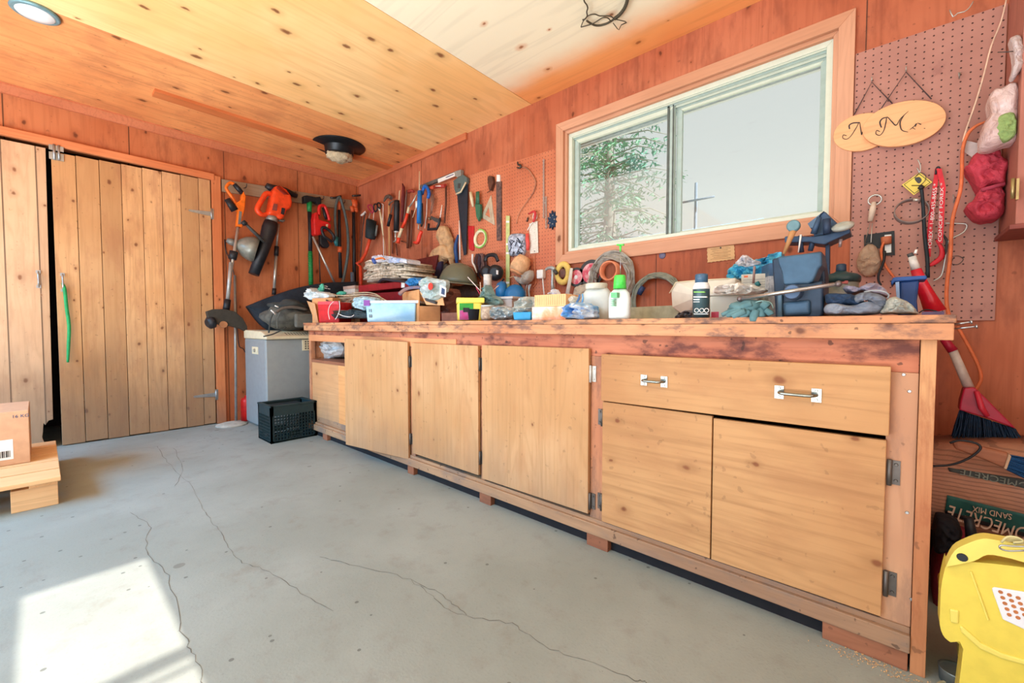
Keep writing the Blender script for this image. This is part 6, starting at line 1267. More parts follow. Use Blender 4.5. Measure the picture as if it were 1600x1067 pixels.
# peach boxes
t = T_('patterned_box', 'white box with orange blotches, lower of two stacked at the bench edge', 'box', XY(857, -.9))
b = MB(); zt_ = zat(857, 479, -.93); fbox(b, 831, -.945, 884, -.93, zt_, .12); b.build('body', M('box_blotch', (236, 222, 208), .6, rgb2=(232, 146, 96), sc=14), t, bev=.002)
t = T_('patterned_box', 'peach ribbed box, upper of two stacked at the bench edge', 'box', XY(860, -.9, zt_))
b = MB(); A, B, n = fbox(b, 835, -.94, 884, -.925, zat(860, 460, -.93), .11, zb=zt_+.0005); b.build('body', M('box_peach', (240, 180, 124), .6, var=.05), t, bev=.002)
for i in range(14): face_quad(MB(), A, B, n, .03+i*.069, .05+i*.069, zt_+.006, zat(860, 461, -.93), .0005, .001).build('rib', M('box_rib', (228, 160, 104), .6), t)
crumple('white_tissue', 'white crumpled tissue standing on the peach box', 'tissue', [(858, 464), (861, 455), (867, 452), (872, 458), (873, 464)], -.9, M('tissue', (226, 226, 232), .9, wrinkle=30), .02, .02, 16)
crumple('white_wrapper', 'white paper wrapper between peach box and blue globe bag', 'wrapper', [(884, 488), (884, 460), (892, 462), (899, 466), (898, 480), (890, 486)], -.88, M('paper_white', (226, 224, 214), .8, wrinkle=20), .02, .03, 17)
t = T_('blue_bag', 'blue and white plastic bag of granules at the bench edge', 'bag', XY(905, -.93))
crumple('body', '', '', [(886, 498), (885, 484), (890, 476), (900, 473), (915, 474), (925, 478), (927, 488), (926, 498)], -.94, M('globe_blue', (70, 150, 214), .3, rgb2=(214, 226, 238), sc=16, wrinkle=20), .05, .04, 18, parent=t)
rod(MB(), [(909, 475), (911, 466), (910, 459)], PY(-.93), (3.4, 2.6, 2.2), 8).build('neck', M('neck_blue', (110, 170, 216), .4), t)
tag(rod(MB(), [(906, 460), (904, 467), (901, 473)], PY(-.90), (3, 4, 4), 8, 3, flat=.5).build('blue_trigger', M('trigger_blue', (64, 104, 150), .4)), 'small blue trigger lever behind the blue granule bag', 'trigger')
# white jug
def jug(px, Y, wpx, py_sh, py_neck, py_top, name, label, mb, mc_, depthr=.55, capw=.62):
    P = XY(px, Y); k = (P-CAM).dot(FW)/FPX; t = T_(name, label, 'jug', P); vs = []; n = 36
    zs_ = [BT, BT+.006, zat(px, py_sh+8, Y), zat(px, py_sh, Y), zat(px, py_neck, Y)]; ws = [.94, 1, 1, .9, capw]
    u = V((1, .25, 0)).normalized(); w = V((-.25, 1, 0)).normalized(); b = MB()
    for z_, s in zip(zs_, ws):
        for j in range(n):
            a = 2*math.pi*j/n; ca, sa = math.cos(a), math.sin(a); sq = (abs(ca)**3.2+abs(sa)**3.2)**(-1/3.2)
            vs.append(V((P.x, P.y, z_))+u*ca*sq*wpx*k*s+w*sa*sq*wpx*k*s*depthr)
    fs = [(i*n+j, i*n+(j+1) % n, (i+1)*n+(j+1) % n, (i+1)*n+j) for i in range(4) for j in range(n)]+[tuple(range(4*n, 5*n)), tuple(range(n-1, -1, -1))]
    b.add(vs, fs, True); b.build('body', mb, t)
    return t, P, k, u, w
t, P, k, u, w = jug(933, -.84, 24, 458, 450, 444, 'plastic_jug', 'large milky white jug with a wide lid left of the green-capped bottle', M('jug_white', (200, 204, 198), .35, var=.04), c_cream)
seg(t, P+u*-.004, k, -.84, 933, [(16, 452), (17, 450), (17, 444), (16, 443)], M('jug_lid', (214, 212, 194), .45), 'lid')
t, P, k, u, w = jug(968, -.93, 16.5, 458, 452, 450, 'spray_bottle', 'white sprayer bottle with bright green cap and pump rod', M('bottle_white', (214, 224, 220), .35, var=.04), c_green, capw=.55)
mg = M('cap_green', (92, 222, 92), .35, rgb2=(60, 196, 70), sc=60)
seg(t, P, k, -.93, 970, [(10, 451), (9.4, 440), (8.4, 431), (7.5, 430)], mg, 'cap')
rod(MB(), [(969.5, 431), (969.5, 392)], lambda p: onY(p[0], p[1], -.93), 1.2, 8).build('pump_rod', c_steel if 'c_steel' in globals() else m_steel, t)
rod(MB(), [(969.5, 393), (969.5, 384)], PY(-.93), (2, 4), 10).build('pump_grip', mg, t); rod(MB(), [(964, 382.5), (975, 382.5)], PY(-.93), (2.6, 2.6), 10).build('pump_handle', mg, t)
A, B = XY(953, -.962), XY(975, -.965); nv = V((0, 1, 0))
MB().prism([onY(954.5, 457, -.968), onY(964, 457, -.968), onY(964, 465, -.968), onY(954.5, 465, -.968)], (0, .02, 0)).build('green_print', M('print_green', (110, 190, 130), .5), t)
for k_ in range(4): MB().prism([onY(954, 468+k_*3, -.968), onY(960, 468+k_*3, -.968), onY(960, 469+k_*3, -.968), onY(954, 469+k_*3, -.968)], (0, .02, 0)).build('printed_line', MATS['print_green'], t)
tag(MB().prism([XY(985, -.55), XY(1060, -.6), XY(1060, -.5), XY(985, -.45)], (0, 0, .06)).build('pale_board', M('board_pale', (176, 176, 150), .7)), 'pale flat board lying behind the green cable coil', 'board')
# white crumpled cover
t = T_('white_hood', 'white folded plastic cover lying behind the spray can', 'cover', XY(1100, -.55))
b = MB(); fr = [(1048, 454), (1056, 440), (1090, 437), (1150, 434), (1150, 470), (1070, 494), (1050, 480)]
P_ = [onY(a, c_, -.62) for a, c_ in fr]; c0 = onY(1095, 462, -.70); Bk_ = [p+V((.0, .16, -.01)) for p in P_]
vs = P_+[c0]+Bk_; nP = len(P_); fs = [(i, (i+1) % nP, nP) for i in range(nP)]+[((i+1) % nP, i, nP+1+i, nP+1+(i+1) % nP) for i in range(nP)]+[tuple(range(2*nP, nP, -1))]
b.add(vs, fs); b.build('cover', M('cover_white', (222, 216, 202), .5, var=.04), t, bev=.006, seg=2)
rod(MB(), [(1046, 458), (1056, 441), (1090, 438), (1140, 435)], PY(-.63), 1.6, 8).build('rolled_edge', c_cream, t)
crumple('dark_rag', 'dark grey rag at the base of the white cover', 'rag', [(1056, 497), (1062, 489), (1080, 485), (1088, 497)], -.85, M('rag_grey', (110, 106, 110), .9, wrinkle=25), .02, .03, 19)
# spray can
t, P, k = lt('spray_can', 'dark green-grey aerosol can with white symbols on the bench edge', 'spray can', 1095, -.93, [(12.3, 500), (12.3, 452), (12.3, 451)], M('can_body', (64, 88, 94), .35, .2, var=.05))
seg(t, P, k, -.93, 1095, [(12.4, 452), (12.2, 448), (10, 443), (9.6, 442)], c_label, 'shoulder'); seg(t, P, k, -.93, 1095, [(9.2, 443), (9.4, 431), (8.6, 428.5), (6, 428)], M('can_cap', (66, 100, 128), .35), 'cap')
fr_ = P+V((-.0, -1, 0))*12.7*k
def can_pt(px, py): return onY(px, py, -.93-12.4*k-.0005)
for (x0, x1, y0, y1, m_) in ((1084, 1101, 455.5, 457, M('can_green', (140, 214, 90), .5)), (1083.5, 1104, 463, 464.6, c_label), (1083.5, 1093, 467, 468.6, c_label), (1083.5, 1093, 471, 472, c_label), (1084, 1106, 490, 491, c_label)):
    MB().prism([can_pt(x0, y0), can_pt(x1, y0), can_pt(x1, y1), can_pt(x0, y1)], (0, .012, 0)).build('printed_line', m_, t)
for cx_ in (1088.5, 1096.5, 1104): MB().torus(can_pt(cx_, 485), 3.1*k, .5*k, (0, 1, 0), 18, 6).build('hazard_symbol', c_label, t)
# stacked tubs
t = T_('plastic_tub', 'pale translucent tub with a white crumpled lid behind the teal glove', 'tub', XY(1150, -.7))
b = MB(); zt_ = zat(1150, 461, -.72); fbox(b, 1108, -.74, 1186, -.70, zt_, .18, flare=.04); b.build('body', M('tub_pale', (198, 204, 192), .35, rgb2=(206, 196, 186), sc=6), t, bev=.008, seg=3)
b = MB(); fbox(b, 1106, -.745, 1194, -.70, zat(1150, 456, -.72), .2, zb=zt_); b.build('lid', M('lid_white', (226, 222, 208), .4), t, bev=.006, seg=3)
crumple('folded_napkin', 'white folded napkin on the pale tub', 'napkin', [(1114, 457), (1118, 448), (1140, 444), (1165, 443), (1190, 450), (1194, 456), (1170, 460), (1130, 459)], -.76, M('napkin', (232, 228, 220), .8, wrinkle=12), .03, .04, 20)
tag(MB().prism([XY(1111, -.90), XY(1123, -.90), XY(1123, -.86), XY(1111, -.86)], (0, 0, .02)).build('pink_box', M('pink_red', (206, 74, 100), .5)), 'small pinkish red box beside the spray can', 'box')
crumple('blue_plastic_bag', 'bright blue plastic bag stuffed behind the white cartons', 'bag', [(1138, 432), (1139, 420), (1152, 412), (1180, 408), (1212, 395), (1222, 398), (1220, 425), (1190, 440), (1160, 440), (1144, 440)], -.45, M('film_blue2', (70, 178, 214), .3, rgb2=(120, 200, 226), sc=8, wrinkle=18), .05, .06, 21)
crumple('tissue_wad', 'white tissue wad on top of the blue plastic bag', 'tissue', [(1150, 412), (1156, 403), (1165, 399), (1176, 405), (1186, 409), (1180, 414), (1160, 416)], -.52, MATS['tissue'], .03, .03, 22)
t = T_('printed_carton', 'white printed carton with orange mark behind the pale tub', 'carton', XY(1180, -.55))
b = MB(); A, B, n = fbox(b, 1157, -.58, 1199, -.56, zat(1178, 428, -.57), .1); b.build('body', M('carton_print', (214, 210, 198), .6), t, bev=.002)
face_quad(MB(), A, B, n, .1, .25, zat(1178, 433, -.57), zat(1178, 430, -.57), .001).build('orange_mark', M('mark_orange', (236, 116, 70), .6), t)
for k_ in range(4): face_quad(MB(), A, B, n, .08, .92, zat(1178, 437+k_*4, -.57), zat(1178, 436.3+k_*4, -.57), .001).build('printed_line', M('line_grey', (160, 160, 160), .6), t)
t = T_('blue_carton', 'taller carton with dark blue top half left of the vise', 'carton', XY(1212, -.55))
b = MB(); A, B, n = fbox(b, 1200, -.60, 1222, -.58, zat(1210, 431, -.59), .09); b.build('lower_panel', M('grid_print', (196, 200, 206), .6, rgb2=(150, 156, 168), sc=80), t)
b = MB(); fbox(b, 1200, -.60, 1222, -.58, zat(1210, 411, -.59), .09, zb=zat(1210, 431, -.59)); b.build('upper_panel', M('print_navy', (62, 94, 128), .5), t)
tag(rod(MB(), [(1179, 416), (1177, 443)], PY(-.62), (3.6, 3.6), 8).build('brown_post', M('post_brown', (150, 120, 116), .6)), 'short brown post in front of the printed carton', 'post')
tag(rod(MB(), [(1182, 441), (1186, 447)], PY(-.70), (7, 7), 12).build('teal_plug', c_teal), 'small teal cap lying against the printed carton', 'cap')
# teal glove
m_tg = M('glove_teal', (94, 130, 134), .8, rgb2=(70, 108, 114), sc=20, bump=.3)
t = T_('work_glove', 'teal coated work glove hanging its fingers over the bench edge', 'glove', XY(1165, -.93))
b = MB(); b.ball(onY(1168, 482, -.93)+V((0, 0, .0)), (.050, .045, .026), 18, 10, .15, 3); b.build('palm', m_tg, t)
for k_, (pp, w_) in enumerate(((((1160, 482), (1140, 487), (1128, 492)), (9, 8, 6)), (((1160, 485), (1145, 490), (1136, 494)), (9, 9, 8)), (((1165, 486), (1150, 492), (1145, 495)), (10, 10, 9)), (((1175, 474), (1160, 480), (1152, 487)), (10, 11, 9)), (((1172, 486), (1162, 494), (1154, 500)), (9, 10, 8)), (((1182, 484), (1178, 494), (1177, 502)), (10, 13, 10)), (((1186, 482), (1190, 488), (1190, 495)), (10, 14, 12)), (((1190, 474), (1197, 478), (1200, 480)), (10, 14, 12)), (((1196, 484), (1203, 489), (1205, 492)), (8, 10, 8)))):
    rod(MB(), pp, PY(-.965-.006*(k_ % 3)), w_, 12, 3).build('finger', m_tg, t)
rod(MB(), [(1176, 474), (1190, 470), (1204, 473), (1208, 482)], PY(-.955), 1.6, 8, 4).build('cuff_edge', M('cuff_pale', (150, 190, 186), .7), t)
# ------------------------------------------------------------------ vise
t = T_('bench_vise', 'large blue-grey bench vise with a steel handle bar', 'vise', XY(1250, -.85))
mv = M('vise_blue', (62, 92, 116), .45, .25, rgb2=(48, 74, 96), sc=14); mv2 = M('vise_dark', (40, 58, 78), .45, .25)
Yv = -.90
v_ = lambda *p: [onY(a, c_, Yv) for a, c_ in p]
MB().prism(v_((1214, 401), (1284.5, 393), (1284.5, 414), (1279, 420), (1276, 428), (1270, 440), (1262, 444), (1224, 445), (1221, 425), (1216, 412)), (0, .10, 0)).build('front_jaw', mv, t, bev=.006, seg=3)
MB().prism([onY(a, c_, Yv+.13) for a, c_ in ((1206, 404), (1284, 392), (1290, 430), (1289, 497), (1212, 497))], (0, .10, 0)).build('rear_jaw', mv2, t, bev=.006, seg=3)
MB().prism(v_((1224, 444), (1268, 442), (1286, 438), (1287, 492), (1280, 497), (1222, 497)), (0, .14, 0)).build('slide_body', mv2, t, bev=.008, seg=3)
MB().prism([onY(a, c_, Yv-.012) for a, c_ in ((1222, 472), (1266, 468), (1266, 492), (1224, 494))], (0, .05, 0)).build('nose', mv, t, bev=.008, seg=3)
MB().prism([onY(a, c_, Yv+.005) for a, c_ in ((1214, 462), (1222, 460), (1223, 497), (1214, 497))], (0, .12, 0)).build('side_guide', M('vise_light', (88, 116, 136), .4, .3), t, bev=.003)
hb = onY(1240, 457, Yv-.02); kh = (hb-CAM).dot(FW)/FPX
MB().lathe(hb+V((0, .03, 0)), [(11*kh, 0), (12*kh, .01), (12*kh, .05), (10*kh, .058)], (0, -1, 0), 24).build('screw_head', M('vise_hub', (76, 96, 122), .4, .4), t)
hbar = rod(MB(), [(1157, 467), (1309, 443.5)], PY(Yv-.06), (6, 6), 16).build('handle_bar', M('bar_steel', (176, 172, 168), .25, .8, var=.06), t)
for p in ((1156, 467), (1310, 443.5)):
    q = onY(p[0], p[1], Yv-.06); MB().ball(q, 4.6*kh, 14, 10).build('handle_knob', M('knob_steel', (120, 108, 108), .35, .7), t)
# ------------------------------------------------------------------ tool stand behind the vise
zq2 = zf(1200, 320, 9.7)
t = T_('swivel_tool_stand', 'blue-grey steel tool holder on a post behind the vise', 'tool holder', XY(1293, -.40))
ms = M('stand_blue', (62, 88, 118), .5, .2); ms2 = M('stand_dark', (46, 64, 90), .5, .2)
S_ = lambda Y: (lambda *p: [onY(a, c_, Y) for a, c_ in zq2(*p)])
MB().prism(S_(-.40)((250, 478), (330, 470), (650, 480), (860, 455), (1180, 360), (1235, 340), (1250, 420), (1180, 450), (950, 555), (860, 600), (700, 580), (640, 560), (250, 570)), (0, .10, 0)).build('tray', ms, t, bev=.004)
MB().prism(S_(-.36)((868, 540), (935, 540), (930, 1500), (866, 1500)), (0, .03, 0)).build('post', ms2, t, bev=.002)
MB().prism(S_(-.38)((855, 90), (1080, 305), (1010, 430), (690, 480), (690, 400), (740, 260), (790, 140)), (0, .08, 0)).build('head_block', ms, t, bev=.006)
MB().prism(S_(-.39)((850, 92), (600, 285), (640, 350), (690, 350), (790, 140)), (0, .05, 0)).build('side_plate', M('stand_light', (92, 120, 148), .5, .2), t, bev=.004)
rod(MB(), zq2((890, 215), (895, 440)), PY(-.42), (10.5, 10.5), 16).build('cylinder', ms2, t)
rod(MB(), zq2((780, 190), (690, 440)), PY(-.41), (7, 9), 12).build('cylinder', ms, t)
rod(MB(), zq2((700, 480), (640, 700)), PY(-.37), (9, 7), 10).build('brace', ms, t)
MB().lathe(onY(*zq2((1135, 350))[0], -.41), [(.032, 0), (.034, .01), (.02, .016)], (-.1, -.5, .8), 20).build('clear_cap', M('cap_clear', (176, 180, 170), .2), t)
rod(MB(), zq2((1105, 520), (1090, 640)), PY(-.38), (5, 4), 10).build('hanging_pin', M('pin_grey', (176, 160, 160), .4, .4), t)
for k_, (pp, w_, m_, lab) in enumerate(((((385, 385), (340, 500), (240, 745)), (10, 8, 4), c_wood, 'pale wooden chisel handle stuck through the holder behind the vise'), (((500, 450), (460, 720)), (3, 1.6), c_label, 'thin white rod standing in the holder left of the post'), (((480, 470), (510, 720)), (7, 7), ms2, ''),)):
    if lab: 
        th_ = T_('chisel' if k_ == 0 else 'rod', lab, 'chisel' if k_ == 0 else 'rod', onY(*zq2(pp[-1])[0], -.45))
        rod(MB(), zq2(*pp), PY(-.455), w_, 12).build('handle' if k_ == 0 else 'shaft', m_, th_)
        if k_ == 0:
            q = onY(*zq2((388, 322))[0], -.455); MB().lathe(q+V((0, .012, 0)), [(.020, 0), (.022, .006), (.022, .020), (.017, .024)], (0, -1, 0), 18).build('ring_cap', M('cap_ring', (110, 150, 160), .4), th_)
    else: rod(MB(), zq2(*pp), PY(-.39), w_, 10).build('socket', m_, t)
# lantern
t = T_('camp_fuel_can', 'dark green domed can with a knob lid between vise and mesh pouch', 'can', XY(1312, -.5))
P = XY(1312, -.5); k = (P-CAM).dot(FW)/FPX; Zy = lambda py: max(BT, zat(1312, py, -.5))
MB().lathe((P.x, P.y, 0), [(22*k, BT), (22.5*k, Zy(470)), (22.5*k, Zy(440)), (21*k, Zy(436))], n=28).build('body', M('can_glass', (110, 118, 110), .3, rgb2=(150, 150, 140), sc=25), t)
MB().lathe((P.x, P.y, 0), [(24*k, Zy(442)), (25*k, Zy(438)), (24.5*k, Zy(433)), (20*k, Zy(429)), (9*k, Zy(426)), (7*k, Zy(424))], n=28).build('lid', M('can_dkgreen', (38, 70, 76), .4), t)
MB().lathe((P.x, P.y, 0), [(6*k, Zy(426)), (6.8*k, Zy(422)), (6.4*k, Zy(414)), (4.5*k, Zy(412.5))], n=18).build('knob', M('can_dkblue', (40, 66, 90), .4), t)
MB().prism([onY(1311, 438.5, -.5-23.2*k), onY(1325, 438.5, -.5-23.2*k), onY(1325, 443, -.5-23.2*k), onY(1311, 443, -.5-23.2*k)], (0, .02, 0)).build('red_label', M('label_coral', (206, 110, 110), .5), t)
# grey glove pile
zg = zf(1280, 400, 8)
t = T_('work_gloves', 'pile of grey and navy work gloves on the right end of the bench', 'gloves', XY(1335, -.85))
mg1 = M('glove_grey', (132, 138, 148), .9, rgb2=(100, 108, 122), sc=14, wrinkle=16); mg2 = M('glove_navy', (38, 60, 88), .85, wrinkle=16); mg3 = M('glove_lilac', (150, 144, 162), .9, wrinkle=18)
pad(zg((60, 690), (80, 610), (200, 590), (420, 620), (640, 560), (780, 600), (740, 720), (400, 735), (120, 730)), PY(-.93), V((0, .06, 0)), 'glove_palm', mg1, t, puff=.03, seed=1)
pad(zg((70, 520), (110, 470), (300, 470), (440, 480), (560, 560), (740, 610), (600, 650), (330, 620), (120, 600)), PY(-.90), V((0, .06, 0)), 'glove_cuff', mg2, t, puff=.035, seed=2)
pad(zg((420, 560), (470, 480), (600, 450), (760, 480), (860, 570), (800, 640), (700, 600), (560, 540), (480, 590)), PY(-.92), V((0, .05, 0)), 'glove_back', mg1, t, puff=.03, seed=3)
pad(zg((300, 400), (340, 370), (440, 380), (480, 400), (600, 345), (720, 340), (830, 420), (860, 500), (700, 480), (540, 440), (400, 470), (330, 450)), PY(-.84), V((0, .07, 0)), 'glove_fold', mg3, t, puff=.03, seed=4)
rod(MB(), zg((560, 450), (700, 430), (820, 450), (870, 490), (850, 530)), PY(-.90), 2.2, 8, 4).build('cuff_edge', M('cuff_white', (176, 184, 190), .8), t)
tag(pad(zg((760, 715), (800, 640), (850, 550), (930, 510), (1040, 540), (1160, 610), (1230, 700), (1215, 725), (900, 722)), PY(-.93), V((0, .06, 0)), 'knit_cuff', M('knit_grey', (176, 176, 164), .95, rgb2=(140, 142, 134), sc=60, bump=.5), puff=.035, seed=5), 'ribbed pale grey glove cuff left of the red tube', 'cuff')
# blue stand
t = T_('blue_spool', 'blue metal spool-shaped stand on the right end of the bench', 'stand', XY(1422, -.70))
mbs = M('spool_blue', (30, 74, 138), .5)
MB().prism([onY(a, c_, -.78) for a, c_ in ((1396, 433), (1448, 430), (1449, 436), (1398, 440), (1394, 446), (1392, 440))], (0, .10, 0)).build('top_plate', mbs, t, bev=.003)
b = MB(); b.prism([onY(a, c_, -.77) for a, c_ in ((1404, 439), (1437, 436), (1433, 470), (1435, 492), (1403, 494))], (0, .08, 0)); b.build('column', M('spool_dark', (22, 60, 116), .5), t, bev=.006)
MB().prism([onY(a, c_, -.79) for a, c_ in ((1399, 441), (1405, 440), (1406, 470), (1403, 480), (1401, 465))], (0, .03, 0)).build('worn_edge', M('spool_worn', (130, 156, 190), .5), t)
# red tube
t = T_('red_tube', 'red and white tapered tube leaning at the right end of the bench', 'tube', XY(1462, -.55))
rod(MB(), [(1425, 401), (1431, 421)], PY(-.60), (9.5, 11.5), 18).build('white_top', M('tube_white', (216, 210, 204), .5, rgb2=(120, 124, 122), sc=28), t)
rod(MB(), [(1431, 421), (1440, 444), (1451, 466), (1462, 488)], PY(-.60), (13, 16, 20, 26), 22).build('red_body', M('tube_red', (200, 26, 48), .25), t)
rod(MB(), [(1421, 396), (1424, 401)], PY(-.60), (7, 8), 12).build('clip_top', c_dgrey, t); rod(MB(), [(1430, 396), (1432, 390)], PY(-.60), (4, 3), 8).build('nozzle', c_label, t)
tag(rod(MB(), [(1436, 489), (1445, 484), (1462, 486), (1473, 492)], PY(-.66), (1.6, 2, 2, 1.6), 8, 3).build('black_strap_end', c_black), 'thin black strap lying round the foot of the red tube', 'strap')
tag(MB().prism([XY(1440, -.80), XY(1475, -.80), XY(1475, -.66), XY(1440, -.66)], (0, 0, .012)).build('purple_cloth', M('cloth_purple', (110, 96, 130), .9)), 'flat dusky purple cloth under the red tube', 'cloth')
# ================================================================== lower right corner beside the bench
t = T_('push_broom', 'red broom head with dark blue bristles and white handle leaning beside the bench', 'broom', onY(1550, 700, -.25))
zb5 = zf(1430, 480, 3.81)
m_br = M('broom_red', (176, 28, 62), .4); m_bris = M('bristle_navy', (22, 52, 82), .8, rgb2=(14, 34, 58), sc=90)
rod(MB(), zb5((170, 190), (225, 260)), PY(-.25), (10, 13), 16).build('grip', m_br, t)
rod(MB(), zb5((222, 255), (320, 480)), PY(-.25), (11, 12.5), 16).build('handle', M('broom_white', (206, 194, 186), .4), t)
MB().prism([onY(a, c_, -.29) for a, c_ in zb5((290, 482), (355, 478), (400, 520), (580, 700), (600, 725), (440, 665), (262, 612), (268, 560))], (0, .05, 0)).build('head', m_br, t, bev=.004)
rod(MB(), zb5((365, 500), (395, 600), (430, 650)), PY(-.30), (6, 8, 6), 10).build('rib', M('broom_rib', (196, 44, 66), .4), t)
b = MB(); rn = random.Random(4)
for i in range(260):
    u = rn.random(); a = V(zb5((264+330*u, 612+112*u))[0]+(0,)); c_ = V(zb5((215+470*u+rn.uniform(-12, 12), 800+80*u+rn.uniform(-14, 14)))[0]+(0,)); dy = rn.uniform(-.03, .03)
    m1 = a.lerp(c_, .5)+V((rn.uniform(-3, 3), 0, 0))
    b.tube([onY(a.x, a.y, -.265+dy*.5), onY(m1.x, m1.y, -.27+dy), onY(c_.x, c_.y, -.27+dy)], [.0022, .0022, .0012], 3, caps=False)
o = b.build('bristles', m_bris, t); o['kind'] = 'stuff'
t = T_('hand_brush', 'bench brush with a wooden handle and blue bristles lying on the sack', 'brush', onY(1560, 715, -.55))
MB().prism([onY(a, c_, -.56) for a, c_ in zb5((220, 800), (250, 798), (380, 830), (560, 872), (572, 890), (545, 968), (420, 915), (330, 880), (235, 845))], (0, .03, 0)).build('handle', wood('brush_wood', (176, 120, 92), (150, 96, 72), 'x', 2, knots=0, seed=70), t, bev=.008, seg=3)
MB().prism([onY(a, c_, -.565) for a, c_ in zb5((556, 872), (574, 888), (545, 968), (528, 960))], (0, .036, 0)).build('pale_end', M('brush_end', (206, 172, 140), .6), t, bev=.002)
b = MB()
for i in range(130):
    u = rn.random(); a = zb5((565-25*u, 880+85*u))[0]; c_ = zb5((690+rn.uniform(-20, 20), 900+130*u))[0]; y = -.545+rn.uniform(-.012, .012)
    b.tube([onY(*a, y), onY(*c_, y)], [.002, .0015], 3, caps=False)
o = b.build('bristles', M('bristle_blue', (22, 78, 128), .8), t); o['kind'] = 'stuff'
tag(rod(MB(), [(1458, 728), (1480, 727), (1500, 722), (1520, 712), (1532, 700), (1524, 692), (1500, 688), (1484, 692)], PY(-.575), 3.4, 8, 4).build('black_cable', c_black), 'black cable looped over the hand brush handle', 'cable')
# cement sack
zh = zf(1455, 700, 6.669)
m_sack = None
def sack_mat():
    t = NT('paper_sack'); sp = t.n('ShaderNodeSeparateXYZ', i={0: t.coords()})
    w1 = t.noise(t.coords(), 6, 3); st = t.math('FRACT', t.math('MULTIPLY', t.math('ADD', sp.outputs[2], t.math('MULTIPLY', w1, .02)), 82))
    c = t.mix(t.step(w1, .3, .7), lin((186, 138, 112)), lin((166, 118, 96))); c = t.mix(t.math('MULTIPLY', t.math('LESS_THAN', st, .32), .45), c, lin((96, 72, 66)))
    return t.out(c, .8, t.noise(t.coords(), 12, 4, .6, 1), .4, .02)
t = T_('cement_sack', 'brown paper sack of sand mix printed HOMECRETE upside down', 'sack', onY(1560, 830, -.45))
def sfn(u, v):  # front face bulging
    px = 1448+u*300; top_ = 700-8*math.sin(u*3)+14*u; bot = 826+42*u; py = top_+(bot-top_)*v
    return onY(px, py, -.44-.07*math.sin(math.pi*min(1, v*1.02))**.6-.008*mnoise.noise(V((u*9, v*5, 0))))
P0 = onY(1448, 700, -.44)
def sfn2(u, v):
    p = sfn(u, v)
    if p.x < 4.425: p.x = 4.425
    return p
MB().sheet(sfn2, 30, 16, th=(0, .20, 0)).build('sack', sack_mat(), t)
def on_sack(px, py, out=.002):
    u = (px-1448)/300; top_ = 700-8*math.sin(u*3)+14*u; bot = 826+42*u; v = (py-top_)/(bot-top_); v = max(0, min(1, v)); return sfn(u, v)+V((0, -out, 0))
m_tb = M('sack_teal', (36, 92, 88), .7)
pt = zh((165, 485), (130, 670), (967, 890), (967, 690)); 
def patch(q, m, nm, out, nu=20, nv=5):  # q: TL, BL, BR, TR in photo pixels
    TL, BL, BR, TR = [V(a+(0,)) for a in q]
    MB().sheet(lambda a, c_: (lambda w: on_sack(w.x, w.y, out))(TL.lerp(TR, a).lerp(BL.lerp(BR, a), c_)), nu, nv, th=(0, .001, 0)).build(nm, m, t)
patch([(1480, 773), (1476, 800), (1605, 836), (1605, 804)], m_tb, 'teal_band', .003)
patch([(1478, 797), (1476, 803), (1605, 839), (1605, 833)], M('sack_dark', (40, 36, 40), .7), 'dark_line', .0035)
patch([(1481, 730), (1483, 736), (1605, 763), (1605, 749)], M('sack_grey_band', (70, 76, 74), .7), 'upper_band', .003)
def sack_text(txt, p_left, p_right, h, out, m):  # upside-down lettering running right to left
    a, c_ = on_sack(*p_left, out), on_sack(*p_right, out); L = (c_-a).length; d = (a-c_).normalized(); up_ = V((d.z, 0, -d.x)).normalized()
    if up_.z > 0: up_ = -up_
    text_mesh(txt, 'printed_word', m, t, (a+c_)/2, d, up_, h, .0012, fit=L)
m_sw = M('sack_cream', (206, 178, 158), .7)
sack_text('HOMECRETE', (1481, 796), (1625, 839), .058, .010, m_sw)
sack_text('SAND MIX', (1519, 793), (1580, 806), .024, .008, m_sw)
sack_text('HOMECRETE', (1500, 735), (1625, 762), .026, .008, M('sack_letter', (130, 140, 130), .7))
# lower sack and dark things
crumple('lower_sack', 'dark shaded sack underneath the brown paper sack', 'sack', [(1458, 1000), (1458, 840), (1500, 835), (1600, 860), (1700, 900), (1700, 1060), (1560, 1050)], -.28, M('sack_under', (70, 52, 62), .85, wrinkle=10), .05, .20, 31, crease=.5)
crumple('red_bag', 'dark red cloth bag in the shade between bench end and yellow case', 'bag', [(1462, 1010), (1462, 870), (1480, 846), (1505, 838), (1520, 850), (1520, 900), (1500, 1010)], -.56, M('bag_maroon', (130, 34, 48), .8, wrinkle=10), .04, .12, 32, crease=.5)
tag(rod(MB(), [(1513, 808), (1517, 830), (1520, 860), (1524, 890)], PY(-.62), (11, 13, 16, 18), 18).build('black_nozzle', M('nozzle_black', (18, 26, 34), .5)), 'black tapered nozzle standing up behind the yellow case', 'nozzle')
crumple('black_bag', 'black cloth bundle below the left end of the paper sack', 'bag', [(1460, 860), (1462, 815), (1480, 812), (1500, 822), (1502, 845), (1480, 862)], -.58, M('bag_black', (24, 24, 32), .85, wrinkle=14), .03, .06, 33, crease=.5)
